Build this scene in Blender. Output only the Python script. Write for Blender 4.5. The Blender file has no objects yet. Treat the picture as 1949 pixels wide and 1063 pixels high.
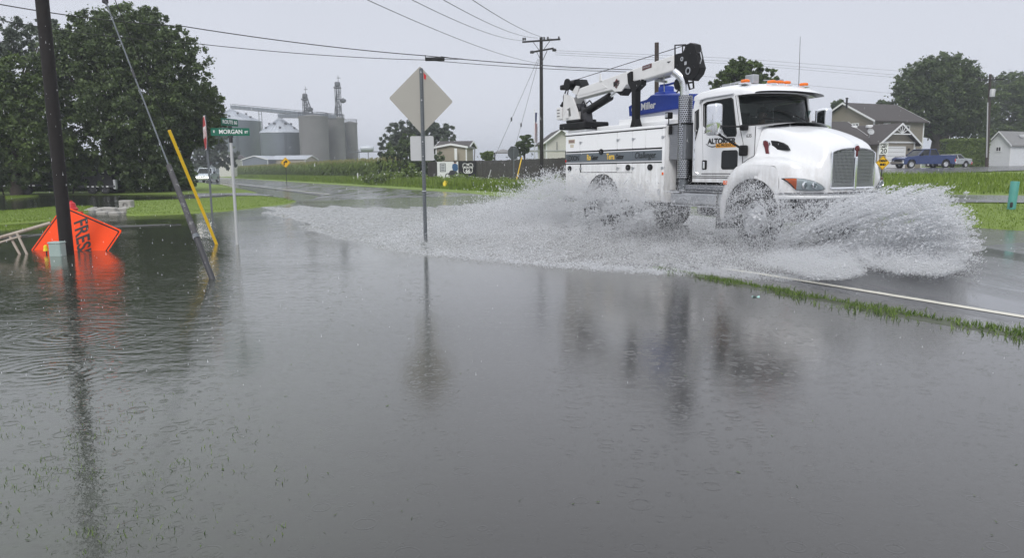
import bpy, bmesh, math, random
import numpy as np
from mathutils import Vector, Matrix
from mathutils.geometry import tessellate_polygon
rng = np.random.default_rng(7); random.seed(7)
PI = math.pi; rad = math.radians
sc = bpy.context.scene; COL = sc.collection

# ------------------------------------------------------------------ camera
F_, CX, CY, EYE = 1400., 974.5, 531.5, 1.45
PITCH, ROLL = rad(8.49), rad(0.5)
_fw = np.array([0, math.cos(PITCH), -math.sin(PITCH)]); _r0 = np.array([1., 0, 0]); _u0 = np.cross(_r0, _fw)
CR = math.cos(ROLL)*_r0 - math.sin(ROLL)*_u0
CU = math.sin(ROLL)*_r0 + math.cos(ROLL)*_u0
CP = np.array([0, 0, EYE])
cam_d = bpy.data.cameras.new('camera'); cam = bpy.data.objects.new('camera', cam_d); COL.objects.link(cam)
cam_d.sensor_width = 36; cam_d.lens = 36*F_/1949; cam_d.clip_start = .05; cam_d.clip_end = 4000
cam.matrix_world = Matrix([[CR[0], CU[0], -_fw[0], 0], [CR[1], CU[1], -_fw[1], 0], [CR[2], CU[2], -_fw[2], EYE], [0, 0, 0, 1]])
sc.camera = cam

# ------------------------------------------------------------------ world: rainy overcast
SUN_EL, SUN_AZ = rad(42), rad(196)
w = bpy.data.worlds.new("World"); sc.world = w; w.use_nodes = True
nt = w.node_tree; N = nt.nodes; L = nt.links; N.clear()
out = N.new('ShaderNodeOutputWorld'); bg = N.new('ShaderNodeBackground')
sky = N.new('ShaderNodeTexSky'); sky.sky_type = 'NISHITA'; sky.sun_disc = False
sky.sun_elevation = SUN_EL; sky.sun_rotation = SUN_AZ; sky.dust_density = 4; sky.air_density = 1.5
geo = N.new('ShaderNodeTexCoord'); sep = N.new('ShaderNodeSeparateXYZ'); L.new(geo.outputs['Generated'], sep.inputs[0])
cr = N.new('ShaderNodeValToRGB'); L.new(sep.outputs['Z'], cr.inputs[0])
e = cr.color_ramp.elements
SKYB = 10.0
e[0].position = 0.0; e[0].color = (.745, .775, .865, 1)
e[1].position = 1.0; e[1].color = (1.0, 1.03, 1.09, 1)
m1 = cr.color_ramp.elements.new(.20); m1.color = (.635, .66, .74, 1)
m2 = cr.color_ramp.elements.new(.45); m2.color = (.88, .91, .98, 1)
tn = N.new('ShaderNodeTexNoise'); tn.inputs['Scale'].default_value = 2.2; tn.inputs['Detail'].default_value = 3
L.new(geo.outputs['Generated'], tn.inputs['Vector'])
mr = N.new('ShaderNodeMapRange'); mr.inputs[3].default_value = .95*SKYB; mr.inputs[4].default_value = 1.05*SKYB
L.new(tn.outputs[0], mr.inputs[0])
sc1 = N.new('ShaderNodeVectorMath'); sc1.operation = 'SCALE'; L.new(cr.outputs[0], sc1.inputs[0]); L.new(mr.outputs[0], sc1.inputs['Scale'])
mx = N.new('ShaderNodeMix'); mx.data_type = 'RGBA'; mx.inputs[0].default_value = .96
L.new(sky.outputs[0], mx.inputs[6]); L.new(sc1.outputs[0], mx.inputs[7])
bg.inputs[1].default_value = .1
L.new(mx.outputs[2], bg.inputs[0]); L.new(bg.outputs[0], out.inputs[0])
sd = bpy.data.lights.new('sun', 'SUN'); sd.energy = 1.5; sd.angle = rad(25); sd.color = (1, .97, .93)
so = bpy.data.objects.new('sun', sd); COL.objects.link(so)
_sv = Vector((math.sin(SUN_AZ)*math.cos(SUN_EL), math.cos(SUN_AZ)*math.cos(SUN_EL), math.sin(SUN_EL)))
so.rotation_euler = _sv.to_track_quat('Z', 'Y').to_euler()
sc.render.engine = 'CYCLES'
sc.view_settings.view_transform = 'Standard'; sc.view_settings.look = 'None'; sc.view_settings.gamma = 1
sc.view_settings.exposure = 0.18; sc.view_settings.use_curve_mapping = False
sc.cycles.volume_step_rate = 4; sc.cycles.max_bounces = 10; sc.cycles.diffuse_bounces = 6; sc.cycles.transparent_max_bounces = 16

# ------------------------------------------------------------------ survey helpers: where a sight line meets a real plane
def ray(px, py): return (px-CX)/F_*CR - (py-CY)/F_*CU + _fw
def G(px, py, z=0.):
    q = ray(px, py); return CP + q*((z-EYE)/q[2])
def V(px, py, Y):
    q = ray(px, py); return CP + q*(Y/q[1])
PHI = rad(26.5)
RD = np.array([-math.sin(PHI), math.cos(PHI), 0]); RN = np.array([math.cos(PHI), math.sin(PHI), 0])   # road direction, road normal
def PO(px, py, off):
    q = ray(px, py); return CP + q*(off/(q @ RN))
def RO(o, s, z=0.):
    p = RN*o + RD*s; return np.array([p[0], p[1], z])
S0 = 10.16
def TR(px, py, y):                      # truck frame (forward, height) on the plane y
    q = PO(px, py, 10.0+y); return (S0-(q @ RD), q[2])

def sst(a, b, x):
    t = np.clip((np.asarray(x, float)-a)/(b-a), 0, 1); return t*t*(3-2*t)
def hgt(x, y):                          # terrain height
    x = np.asarray(x, float); y = np.asarray(y, float)
    o = x*RN[0]+y*RN[1]; s = x*RD[0]+y*RD[1]
    prof = np.interp(o, [17.4, 18.5, 22, 26, 34, 40, 78, 100], [.0, .06, .25, .42, .92, 1.02, 1.2, 1.3])
    k = .35 + .65*sst(.02, .4, x/np.maximum(y, 1.))
    right = prof*k
    left = -.2 + .3*sst(46, 52, y + 0*x)*sst(-2, -6, x + .37*y - 6.)
    far = .02*sst(60, 90, s)
    h = np.where(o > 17.4, right, np.where(o > 7.2, -.1, left))
    h = np.where((s > 60) & (o <= 7.2), np.maximum(h, .05), h)
    return h
def GT(px, py):
    q = ray(px, py); t0 = 2.
    for t in np.concatenate([np.arange(2, 60, .25), np.arange(60, 400, 1.)]):
        p = CP + q*t
        if p[2] < float(hgt(p[0], p[1])):
            lo, hi = t0, t
            for _ in range(12):
                m = (lo+hi)/2; p = CP+q*m
                if p[2] < float(hgt(p[0], p[1])): hi = m
                else: lo = m
            return CP+q*hi
        t0 = t
    return CP+q*400

# ------------------------------------------------------------------ object helpers
def tag(o, label=None, cat=None, group=None, kind=None):
    if label: o['label'] = label
    if cat: o['category'] = cat
    if group: o['group'] = group
    if kind: o['kind'] = kind
    return o
def thing(name, label, cat, loc=(0, 0, 0), rz=0, group=None):
    o = bpy.data.objects.new(name, None); COL.objects.link(o); o.empty_display_size = .2
    o.location = loc; o.rotation_euler = (0, 0, rz); return tag(o, label, cat, group)
def link(name, me, m, parent=None):
    o = bpy.data.objects.new(name, me); COL.objects.link(o)
    if m is not None and not me.materials: me.materials.append(m)
    if parent: o.parent = parent
    return o
def copy_tree(o, parent=None):
    c = o.copy(); COL.objects.link(c); c.parent = parent
    for ch in [x for x in bpy.data.objects if x.parent == o]: copy_tree(ch, c)
    return c
class MB:
    def __init__(s): s.v = []; s.f = []
    def add(s, vs, fs):
        b = len(s.v); s.v += [tuple(map(float, p)) for p in vs]; s.f += [tuple(i+b for i in f) for f in fs]; return s
    def box(s, x0, x1, y0, y1, z0, z1):
        return s.add([(x0,y0,z0),(x1,y0,z0),(x1,y1,z0),(x0,y1,z0),(x0,y0,z1),(x1,y0,z1),(x1,y1,z1),(x0,y1,z1)],
            [(0,3,2,1),(4,5,6,7),(0,1,5,4),(1,2,6,5),(2,3,7,6),(3,0,4,7)])
    def rbox(s, x0, x1, y0, y1, z0, z1, r, seg=2):
        bm = bmesh.new(); bmesh.ops.create_cube(bm, size=1)
        for v in bm.verts: v.co = Vector((x0+(v.co.x+.5)*(x1-x0), y0+(v.co.y+.5)*(y1-y0), z0+(v.co.z+.5)*(z1-z0)))
        bmesh.ops.bevel(bm, geom=bm.edges[:], offset=r, segments=seg, profile=.5, affect='EDGES')
        bm.verts.index_update(); s.add([v.co for v in bm.verts], [[v.index for v in f.verts] for f in bm.faces]); bm.free(); return s
    def tube(s, pts, r, n=8, cap=True):
        pts = [Vector([float(c) for c in p]) for p in pts]; k = len(pts)
        rs = r if isinstance(r, (list, tuple)) else [r]*k
        up = None; vs = []; fs = []
        for i, p in enumerate(pts):
            t = (pts[min(i+1, k-1)]-pts[max(i-1, 0)])
            if t.length < 1e-9: t = Vector((0, 0, 1))
            t.normalize()
            if up is None:
                a = Vector((0, 0, 1)) if abs(t.z) < .9 else Vector((1, 0, 0)); up = t.cross(a).normalized()
            else:
                up = (up - t*up.dot(t));
                up = up.normalized() if up.length > 1e-6 else t.orthogonal().normalized()
            q = t.cross(up)
            for j in range(n):
                an = 2*PI*j/n; vs.append(p + (up*math.cos(an)+q*math.sin(an))*rs[i])
        for i in range(k-1):
            for j in range(n):
                a = i*n+j; b = i*n+(j+1) % n; fs.append((a, b, b+n, a+n))
        if cap: fs.append(tuple(range(n-1, -1, -1))); fs.append(tuple((k-1)*n+j for j in range(n)))
        return s.add(vs, fs)
    def beam(s, p, q, wx, wy, upv=(0, 0, 1)):
        p = Vector([float(c) for c in p]); q = Vector([float(c) for c in q]); t = (q-p).normalized(); u = Vector(upv)
        a = t.cross(u);
        if a.length < 1e-4: a = t.cross(Vector((1, 0, 0)))
        a.normalize(); b = a.cross(t); vs = []
        for c in (p, q):
            for i, j in ((-1,-1),(1,-1),(1,1),(-1,1)): vs.append(c+a*i*wx/2+b*j*wy/2)
        return s.add(vs, [(0,1,2,3),(7,6,5,4),(0,4,5,1),(1,5,6,2),(2,6,7,3),(3,7,4,0)])
    def lathe(s, prof, c=(0,0,0), ax='z', n=24, a0=0, a1=2*PI):
        full = abs(a1-a0-2*PI) < 1e-6; m = n if full else n+1; vs = []; fs = []; k = len(prof)
        for j in range(m):
            an = a0+(a1-a0)*j/n; ca, sa = math.cos(an), math.sin(an)
            for r, h in prof:
                if ax == 'z': vs.append((c[0]+r*ca, c[1]+r*sa, c[2]+h))
                elif ax == 'y': vs.append((c[0]+r*ca, c[1]+h, c[2]+r*sa))
                else: vs.append((c[0]+h, c[1]+r*ca, c[2]+r*sa))
        for j in range(n):
            j2 = (j+1) % m
            for i in range(k-1): fs.append((j*k+i, j2*k+i, j2*k+i+1, j*k+i+1))
        return s.add(vs, fs)
    def grid(s, rows, close=False):
        k = len(rows[0]); vs = [p for r in rows for p in r]; fs = []
        for i in range(len(rows)-1):
            for j in range(k if close else k-1): fs.append((i*k+j, i*k+(j+1) % k, (i+1)*k+(j+1) % k, (i+1)*k+j))
        return s.add(vs, fs)
    def plate(s, outer, holes, f0, f1):          # 2D outline with holes -> solid; f0/f1 map (a,b) to 3D on either face
        loops = [outer]+list(holes); tri = tessellate_polygon([[Vector((p[0], p[1], 0)) for p in l] for l in loops])
        pts = [p for l in loops for p in l]; n = len(pts); vs = [f0(*p) for p in pts]+[f1(*p) for p in pts]; fs = []
        for t in tri: fs.append(tuple(t)); fs.append(tuple(i+n for i in reversed(t)))
        b = 0
        for l in loops:
            m = len(l)
            for i in range(m): fs.append((b+i, b+(i+1) % m, b+(i+1) % m+n, b+i+n))
            b += m
        return s.add(vs, fs)
    def yplate(s, outer, y0, y1, holes=()): return s.plate(outer, holes, lambda a, b: (a, y0, b), lambda a, b: (a, y1, b))
    def xplate(s, outer, x0, x1, holes=()): return s.plate(outer, holes, lambda a, b: (x0, a, b), lambda a, b: (x1, a, b))
    def zplate(s, outer, z0, z1, holes=()): return s.plate(outer, holes, lambda a, b: (a, b, z0), lambda a, b: (a, b, z1))
    def xform(s, M):
        s.v = [tuple(M @ Vector(p)) for p in s.v]; return s
    def build(s, name, m, parent=None, smooth=False, angle=40):
        me = bpy.data.meshes.new(name); me.from_pydata(s.v, [], s.f); me.validate(); me.update()
        bm = bmesh.new(); bm.from_mesh(me); bmesh.ops.recalc_face_normals(bm, faces=bm.faces)
        if smooth:
            for f in bm.faces: f.smooth = True
            for ed in bm.edges:
                if len(ed.link_faces) == 2 and ed.calc_face_angle(0) > rad(angle): ed.smooth = False
        bm.to_mesh(me); bm.free()
        return link(name, me, m, parent)
def ell(cx, cy, rx, ry, n=20, a0=0, a1=2*PI):
    return [(cx+rx*math.cos(a0+(a1-a0)*i/n), cy+ry*math.sin(a0+(a1-a0)*i/n)) for i in range(n if abs(a1-a0-2*PI) < 1e-6 else n+1)]
def rrect(x0, x1, y0, y1, r, n=4):
    o = []
    for cx, cy, a in ((x1-r, y1-r, 0), (x0+r, y1-r, PI/2), (x0+r, y0+r, PI), (x1-r, y0+r, 1.5*PI)):
        for i in range(n+1): o.append((cx+r*math.cos(a+PI/2*i/n), cy+r*math.sin(a+PI/2*i/n)))
    return o
def fast_mesh(name, verts, faces, m, parent=None, tint=None, smooth=False):     # numpy arrays, faces (n,k)
    me = bpy.data.meshes.new(name); nv = len(verts); nf, k = faces.shape
    me.vertices.add(nv); me.vertices.foreach_set('co', np.ascontiguousarray(verts, np.float32).ravel())
    me.loops.add(nf*k); me.loops.foreach_set('vertex_index', np.ascontiguousarray(faces, np.int32).ravel())
    me.polygons.add(nf); me.polygons.foreach_set('loop_start', np.arange(0, nf*k, k, dtype=np.int32))
    me.update(calc_edges=True)
    if tint is not None:
        a = me.attributes.new('tint', 'FLOAT', 'FACE'); a.data.foreach_set('value', np.ascontiguousarray(tint, np.float32))
    if smooth: me.polygons.foreach_set('use_smooth', np.ones(nf, bool))
    return link(name, me, m, parent)
def txt(s, size, m, parent, o, xd, yd, name='lettering', bold=0., ext=.0015, align='CENTER', width=None, shear=0):
    cu = bpy.data.curves.new('t', 'FONT'); cu.body = s; cu.size = size; cu.align_x = align; cu.align_y = 'CENTER'
    cu.offset = bold; cu.extrude = ext; cu.shear = shear; cu.resolution_u = 3
    ob = bpy.data.objects.new('t', cu); COL.objects.link(ob)
    me = bpy.data.meshes.new_from_object(ob.evaluated_get(bpy.context.evaluated_depsgraph_get()))
    bpy.data.objects.remove(ob); bpy.data.curves.remove(cu)
    xs = [v.co.x for v in me.vertices]
    if width and xs: 
        k = width/(max(xs)-min(xs))
        for v in me.vertices: v.co.x *= k
    xd = Vector(xd).normalized(); yd = Vector(yd).normalized(); zd = xd.cross(yd)
    M = Matrix([[xd.x, yd.x, zd.x, o[0]], [xd.y, yd.y, zd.y, o[1]], [xd.z, yd.z, zd.z, o[2]], [0, 0, 0, 1]])
    me.transform(M); me.name = name
    return link(name, me, m, parent)

# ------------------------------------------------------------------ materials
def mat(name, col, rough=.5, metal=0., var=.12, vs=3., bump=0., bs=30., spec=.5, coat=0., dirt=None, dirtamt=0., coords='Object'):
    m = bpy.data.materials.new(name); m.use_nodes = True; t = m.node_tree; n = t.nodes; l = t.links
    b = n['Principled BSDF']; b.inputs['Roughness'].default_value = rough; b.inputs['Metallic'].default_value = metal
    b.inputs['Specular IOR Level'].default_value = spec; b.inputs['Coat Weight'].default_value = coat; b.inputs['Coat Roughness'].default_value = .05
    tc = n.new('ShaderNodeTexCoord'); no = n.new('ShaderNodeTexNoise'); no.inputs['Scale'].default_value = vs; no.inputs['Detail'].default_value = 6
    l.new(tc.outputs[coords], no.inputs['Vector'])
    c = n.new('ShaderNodeMix'); c.data_type = 'RGBA'; c.blend_type = 'MIX'
    lo = [max(0, x*(1-var)) for x in col]; hi = [min(1, x*(1+var)) for x in col]
    c.inputs[6].default_value = (*lo, 1); c.inputs[7].default_value = (*hi, 1); l.new(no.outputs[0], c.inputs[0]); outc = c.outputs[2]
    if dirt:
        n2 = n.new('ShaderNodeTexNoise'); n2.inputs['Scale'].default_value = vs*.7; n2.inputs['Detail'].default_value = 8; n2.inputs['Roughness'].default_value = .7
        l.new(tc.outputs[coords], n2.inputs['Vector'])
        r = n.new('ShaderNodeMapRange'); r.inputs[1].default_value = .55; r.inputs[2].default_value = .75; r.inputs[4].default_value = dirtamt; l.new(n2.outputs[0], r.inputs[0])
        c2 = n.new('ShaderNodeMix'); c2.data_type = 'RGBA'; l.new(r.outputs[0], c2.inputs[0]); l.new(outc, c2.inputs[6]); c2.inputs[7].default_value = (*dirt, 1); outc = c2.outputs[2]
    l.new(outc, b.inputs['Base Color'])
    if bump:
        n3 = n.new('ShaderNodeTexNoise'); n3.inputs['Scale'].default_value = bs; n3.inputs['Detail'].default_value = 5; l.new(tc.outputs[coords], n3.inputs['Vector'])
        bu = n.new('ShaderNodeBump'); bu.inputs['Distance'].default_value = bump; l.new(n3.outputs[0], bu.inputs['Height']); l.new(bu.outputs[0], b.inputs['Normal'])
    return m
def grime(m, z0, z1, amt, col=(.40, .38, .35), sc_=3.):
    t = m.node_tree; n = t.nodes; l = t.links; b = n['Principled BSDF']; src = b.inputs['Base Color'].links[0].from_socket
    tc = n.new('ShaderNodeTexCoord'); sp = n.new('ShaderNodeSeparateXYZ'); l.new(tc.outputs['Object'], sp.inputs[0]); r = n.new('ShaderNodeMapRange'); r.interpolation_type = 'SMOOTHSTEP'; r.inputs[1].default_value = z0; r.inputs[2].default_value = z1; l.new(sp.outputs[2], r.inputs[0])
    mp = n.new('ShaderNodeMapping'); mp.inputs['Scale'].default_value = (1, 1, .25); l.new(tc.outputs['Object'], mp.inputs[0]); no = n.new('ShaderNodeTexNoise'); no.inputs['Scale'].default_value = sc_*3; no.inputs['Detail'].default_value = 8; no.inputs['Roughness'].default_value = .7; l.new(mp.outputs[0], no.inputs['Vector'])
    r2 = n.new('ShaderNodeMapRange'); r2.inputs[1].default_value = .35; r2.inputs[2].default_value = .7; r2.inputs[4].default_value = amt; l.new(no.outputs[0], r2.inputs[0]); mu = n.new('ShaderNodeMath'); mu.operation = 'MULTIPLY'; l.new(r.outputs[0], mu.inputs[0]); l.new(r2.outputs[0], mu.inputs[1])
    c = n.new('ShaderNodeMix'); c.data_type = 'RGBA'; l.new(mu.outputs[0], c.inputs[0]); l.new(src, c.inputs[6]); c.inputs[7].default_value = (*col, 1); l.new(c.outputs[2], b.inputs['Base Color']); ru = n.new('ShaderNodeMapRange'); ru.inputs[3].default_value = b.inputs['Roughness'].default_value; ru.inputs[4].default_value = .75; l.new(mu.outputs[0], ru.inputs[0]); l.new(ru.outputs[0], b.inputs['Roughness']); return m
def leafmat(name, dark, light, transl=.25, rough=.55):
    m = bpy.data.materials.new(name); m.use_nodes = True; t = m.node_tree; n = t.nodes; l = t.links
    b = n['Principled BSDF']; b.inputs['Roughness'].default_value = rough; b.inputs['Specular IOR Level'].default_value = .35
    at = n.new('ShaderNodeAttribute'); at.attribute_name = 'tint'
    c = n.new('ShaderNodeMix'); c.data_type = 'RGBA'; c.inputs[6].default_value = (*dark, 1); c.inputs[7].default_value = (*light, 1)
    l.new(at.outputs['Fac'], c.inputs[0]); l.new(c.outputs[2], b.inputs['Base Color'])
    tr = n.new('ShaderNodeBsdfTranslucent'); l.new(c.outputs[2], tr.inputs[0])
    ms = n.new('ShaderNodeMixShader'); ms.inputs[0].default_value = transl
    l.new(b.outputs[0], ms.inputs[1]); l.new(tr.outputs[0], ms.inputs[2]); l.new(ms.outputs[0], n['Material Output'].inputs[0])
    return m
def glass(name, tint=(.02, .03, .03), op=.55, rough=.02):
    m = bpy.data.materials.new(name); m.use_nodes = True; t = m.node_tree; n = t.nodes; l = t.links
    b = n['Principled BSDF']; b.inputs['Base Color'].default_value = (*tint, 1); b.inputs['Roughness'].default_value = rough; b.inputs['IOR'].default_value = 1.5
    tr = n.new('ShaderNodeBsdfTransparent'); tr.inputs[0].default_value = (.75, .8, .8, 1)
    fr = n.new('ShaderNodeFresnel'); fr.inputs[0].default_value = 1.5
    mx_ = n.new('ShaderNodeMath'); mx_.operation = 'MAXIMUM'; mx_.inputs[1].default_value = op; l.new(fr.outputs[0], mx_.inputs[0])
    ms = n.new('ShaderNodeMixShader'); l.new(mx_.outputs[0], ms.inputs[0]); l.new(tr.outputs[0], ms.inputs[1]); l.new(b.outputs[0], ms.inputs[2])
    l.new(ms.outputs[0], n['Material Output'].inputs[0]); return m
def emis(name, col, st):
    m = mat(name, col, .2); b = m.node_tree.nodes['Principled BSDF']; b.inputs['Emission Color'].default_value = (*col, 1); b.inputs['Emission Strength'].default_value = st; return m

M = {}
M['white'] = mat('truck_white', (.74, .75, .77), .28, var=.03, coat=.5, dirt=(.45, .44, .42), dirtamt=.35, vs=1.3)
M['white_pan'] = mat('body_white', (.85, .86, .87), .35, var=.03, coat=.3, dirt=(.5, .49, .46), dirtamt=.4, vs=1.1)
grime(M['white'], 1.9, .9, .75); grime(M['white_pan'], 2.1, .8, .85)
M['wh2'] = mat('white_paint', (.75, .76, .77), .4, var=.05)
M['cream'] = mat('crane_white', (.70, .70, .70), .4, var=.06, dirt=(.3, .28, .25), dirtamt=.3, vs=3)
M['black'] = mat('black_paint', (.009, .009, .010), .5, var=.2, spec=.25)
M['rub'] = mat('black_rubber', (.016, .016, .016), .75, var=.25, bump=.002)
M['chrome'] = mat('chrome', (.82, .83, .85), .08, 1., var=.05)
M['alu'] = mat('aluminium', (.55, .56, .58), .32, 1., var=.12, vs=8, bump=.001)
M['rim'] = mat('rim_metal', (.62, .63, .65), .35, .8, var=.1)
M['dgrey'] = mat('dark_grey_metal', (.045, .045, .05), .5, .3, var=.2)
M['stripe'] = mat('stripe_grey', (.115, .135, .155), .4, var=.06)
M['steel'] = mat('galvanised', (.14, .155, .17), .5, .5, var=.2, vs=6)
M['amber'] = mat('amber_lens', (.85, .18, .01), .15, var=.05)
M['ambre'] = mat('amber_lens_side', (.75, .13, .02), .2, var=.05)
M['refl'] = mat('lamp_reflector', (.62, .64, .67), .22, .35, var=.12, vs=25)
M['lens'] = glass('lamp_lens', (.7, .72, .75), .25)
M['lampglass'] = glass('headlamp_glass', (.5, .52, .55), .05)
M['glass'] = glass('cab_glass', (.012, .018, .018), .42)
M['glassd'] = glass('dark_glass', (.01, .012, .013), .8)
M['blue'] = mat('blue_vinyl', (.010, .045, .33), .5, var=.12, bump=.012, bs=9)
M['ltr_k'] = mat('black_letter', (.01, .01, .01), .5, var=0)
M['ltr_w'] = mat('white_letter', (.8, .8, .8), .5, var=0)
M['ltr_y'] = mat('yellow_letter', (.75, .50, .08), .5, var=0)
M['orange_bar'] = mat('orange_bar', (.80, .36, .03), .5, var=.03)
M['red'] = mat('red_badge', (.11, .010, .014), .35, var=.1)
M['int'] = mat('cab_interior', (.03, .03, .032), .8, var=.2)
M['signred'] = mat('sign_red', (.50, .012, .02), .35, var=.08)
M['signgreen'] = mat('sign_green', (.004, .125, .075), .35, var=.06)
M['signyel'] = mat('sign_yellow', (.80, .45, .01), .4, var=.05)
M['yel'] = mat('guy_yellow', (.78, .50, .02), .5, var=.08)
M['orange'] = mat('sign_orange', (.78, .060, .004), .55, var=.08, spec=.25, dirt=(.45, .07, .02), dirtamt=.5, bump=.004, bs=5)
M['signback'] = mat('sign_back', (.34, .33, .30), .5, .15, var=.07, vs=2.5, dirt=(.28, .26, .23), dirtamt=.3)
M['signback2'] = mat('sign_back_plate', (.45, .46, .47), .5, .2, var=.06, vs=2.5)
M['wood'] = mat('creosote_wood', (.012, .0095, .0095), .8, var=.5, vs=6, bump=.01, bs=18)
M['wood2'] = mat('pole_wood', (.05, .035, .03), .85, var=.35, vs=4, bump=.01, bs=14)
M['polegrey'] = mat('grey_conduit', (.075, .073, .078), .7, .1, var=.35, vs=14, dirt=(.45, .45, .45), dirtamt=1., spec=.3)
M['bark'] = mat('bark', (.045, .035, .028), .9, var=.4, vs=5, bump=.03, bs=10)
M['concrete'] = mat('concrete', (.33, .32, .30), .85, var=.18, vs=1.5, bump=.01)
M['rust'] = mat('rusty_white_steel', (.36, .31, .26), .6, .1, var=.2, vs=6, dirt=(.10, .035, .015), dirtamt=1.)
M['pedgreen'] = mat('pedestal_grey_green', (.30, .38, .36), .5, var=.08)
M['teal'] = mat('teal_marker', (.08, .30, .27), .5, var=.12, dirt=(.03, .05, .05), dirtamt=.6)
M['wire'] = mat('wire', (.02, .02, .02), .6, var=0)
M['tin'] = mat('bin_tin', (.21, .235, .275), .45, .35, var=.12, vs=.4)
M['tinroof'] = mat('bin_roof', (.47, .50, .55), .45, .25, var=.08, vs=.4)
M['silo'] = mat('silo_concrete', (.165, .163, .160), .9, var=.25, vs=.25, dirt=(.10, .095, .085), dirtamt=.7)
M['farsteel'] = mat('elevator_steel', (.10, .108, .12), .6, .4, var=.1)
M['siding_tan'] = mat('siding_tan', (.25, .225, .185), .7, var=.06)
M['siding_cream'] = mat('siding_cream', (.58, .57, .53), .7, var=.05)
M['siding_shed'] = mat('siding_shed', (.36, .32, .26), .7, var=.08)
M['siding_white'] = mat('siding_white', (.70, .72, .74), .7, var=.04)
M['roof'] = mat('shingle_dark', (.065, .058, .057), .9, var=.25, vs=6)
M['roof2'] = mat('roof_grey', (.20, .20, .20), .6, var=.15)
M['trim'] = mat('white_trim', (.75, .76, .77), .5, var=.03)
M['fence'] = mat('fence_dark', (.045, .041, .038), .85, var=.4, vs=2)
M['bluecar'] = mat('blue_paint', (.006, .028, .145), .2, .3, var=.05, coat=1.)
M['silver'] = mat('silver_paint', (.42, .44, .46), .25, .5, var=.05, coat=1.)
M['palecar'] = mat('pale_blue_paint', (.50, .56, .62), .25, .1, var=.06, coat=.8)
M['headlit'] = emis('headlamp_lit', (1, .97, .9), 9)
M['tail'] = mat('tail_red', (.45, .01, .01), .2, var=0)
M['leaf_dark'] = leafmat('leaf_dark', (.032, .054, .020), (.120, .170, .055))
M['leaf_mid'] = leafmat('leaf_mid', (.034, .058, .018), (.125, .180, .045))
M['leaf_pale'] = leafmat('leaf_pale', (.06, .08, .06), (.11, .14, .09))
M['leaf_bush'] = leafmat('leaf_bush', (.06, .10, .02), (.21, .29, .06))
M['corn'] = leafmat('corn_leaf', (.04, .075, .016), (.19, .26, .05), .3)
M['tassel'] = leafmat('corn_tassel', (.22, .22, .09), (.33, .32, .14), .3)
M['blade'] = leafmat('grass_blade', (.085, .14, .018), (.24, .33, .05), .35)
M['blade2'] = leafmat('grass_blade_wet', (.05, .10, .02), (.20, .28, .07), .3, .35)
M['green_pool'] = mat('yellow_plastic', (.8, .6, .02), .4, var=.03)
# ================================================================== SETTING
def lawn_mat():
    m = mat('lawn', (.15, .215, .035), .9, var=.3, vs=1.2, bump=.03, bs=12, coords='Object', dirt=(.16, .15, .05), dirtamt=.4); return m
M['lawn'] = lawn_mat()
M['mud'] = mat('mud', (.07, .062, .05), .7, var=.25, vs=.8, bump=.02, bs=6)
def asphalt(name, base, wetlo, wethi, pud=.5):
    m = bpy.data.materials.new(name); m.use_nodes = True; t = m.node_tree; n = t.nodes; l = t.links; b = n['Principled BSDF']
    tc = n.new('ShaderNodeTexCoord'); mp = n.new('ShaderNodeMapping'); mp.inputs['Rotation'].default_value = (0, 0, -PHI); mp.inputs['Scale'].default_value = (1, .22, 1)
    l.new(tc.outputs['Object'], mp.inputs[0])
    a = n.new('ShaderNodeTexNoise'); a.inputs['Scale'].default_value = .9; a.inputs['Detail'].default_value = 5; a.inputs['Roughness'].default_value = .65; l.new(mp.outputs[0], a.inputs['Vector'])
    r = n.new('ShaderNodeMapRange'); r.inputs[1].default_value = pud-.08; r.inputs[2].default_value = pud+.1; r.inputs[3].default_value = wetlo; r.inputs[4].default_value = wethi; l.new(a.outputs[0], r.inputs[0]); l.new(r.outputs[0], b.inputs['Roughness'])
    fi = n.new('ShaderNodeTexNoise'); fi.inputs['Scale'].default_value = 60; fi.inputs['Detail'].default_value = 4; l.new(tc.outputs['Object'], fi.inputs['Vector'])
    c = n.new('ShaderNodeMix'); c.data_type = 'RGBA'; c.inputs[6].default_value = (base*.55, base*.55, base*.57, 1); c.inputs[7].default_value = (base*1.5, base*1.48, base*1.45, 1); l.new(fi.outputs[0], c.inputs[0]); l.new(c.outputs[2], b.inputs['Base Color'])
    mm = n.new('ShaderNodeMath'); mm.operation = 'MULTIPLY'; l.new(fi.outputs[0], mm.inputs[0]); l.new(r.outputs[0], mm.inputs[1])
    bu = n.new('ShaderNodeBump'); bu.inputs['Distance'].default_value = .004; bu.inputs['Strength'].default_value = .6; l.new(mm.outputs[0], bu.inputs['Height']); l.new(bu.outputs[0], b.inputs['Normal'])
    b.inputs['Coat Weight'].default_value = .6; b.inputs['Coat Roughness'].default_value = .16; b.inputs['Coat IOR'].default_value = 1.33
    return m
M['asphalt'] = asphalt('wet_asphalt', .05, .05, .42)
M['asphalt2'] = asphalt('wet_side_street', .085, .15, .5)
M['paint_line'] = mat('worn_line_paint', (.62, .60, .52), .5, var=.15, vs=9, dirt=(.10, .10, .10), dirtamt=.6)
M['paint_yel'] = mat('worn_yellow_paint', (.45, .36, .12), .5, var=.15, vs=9, dirt=(.10, .10, .10), dirtamt=.6)

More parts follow.
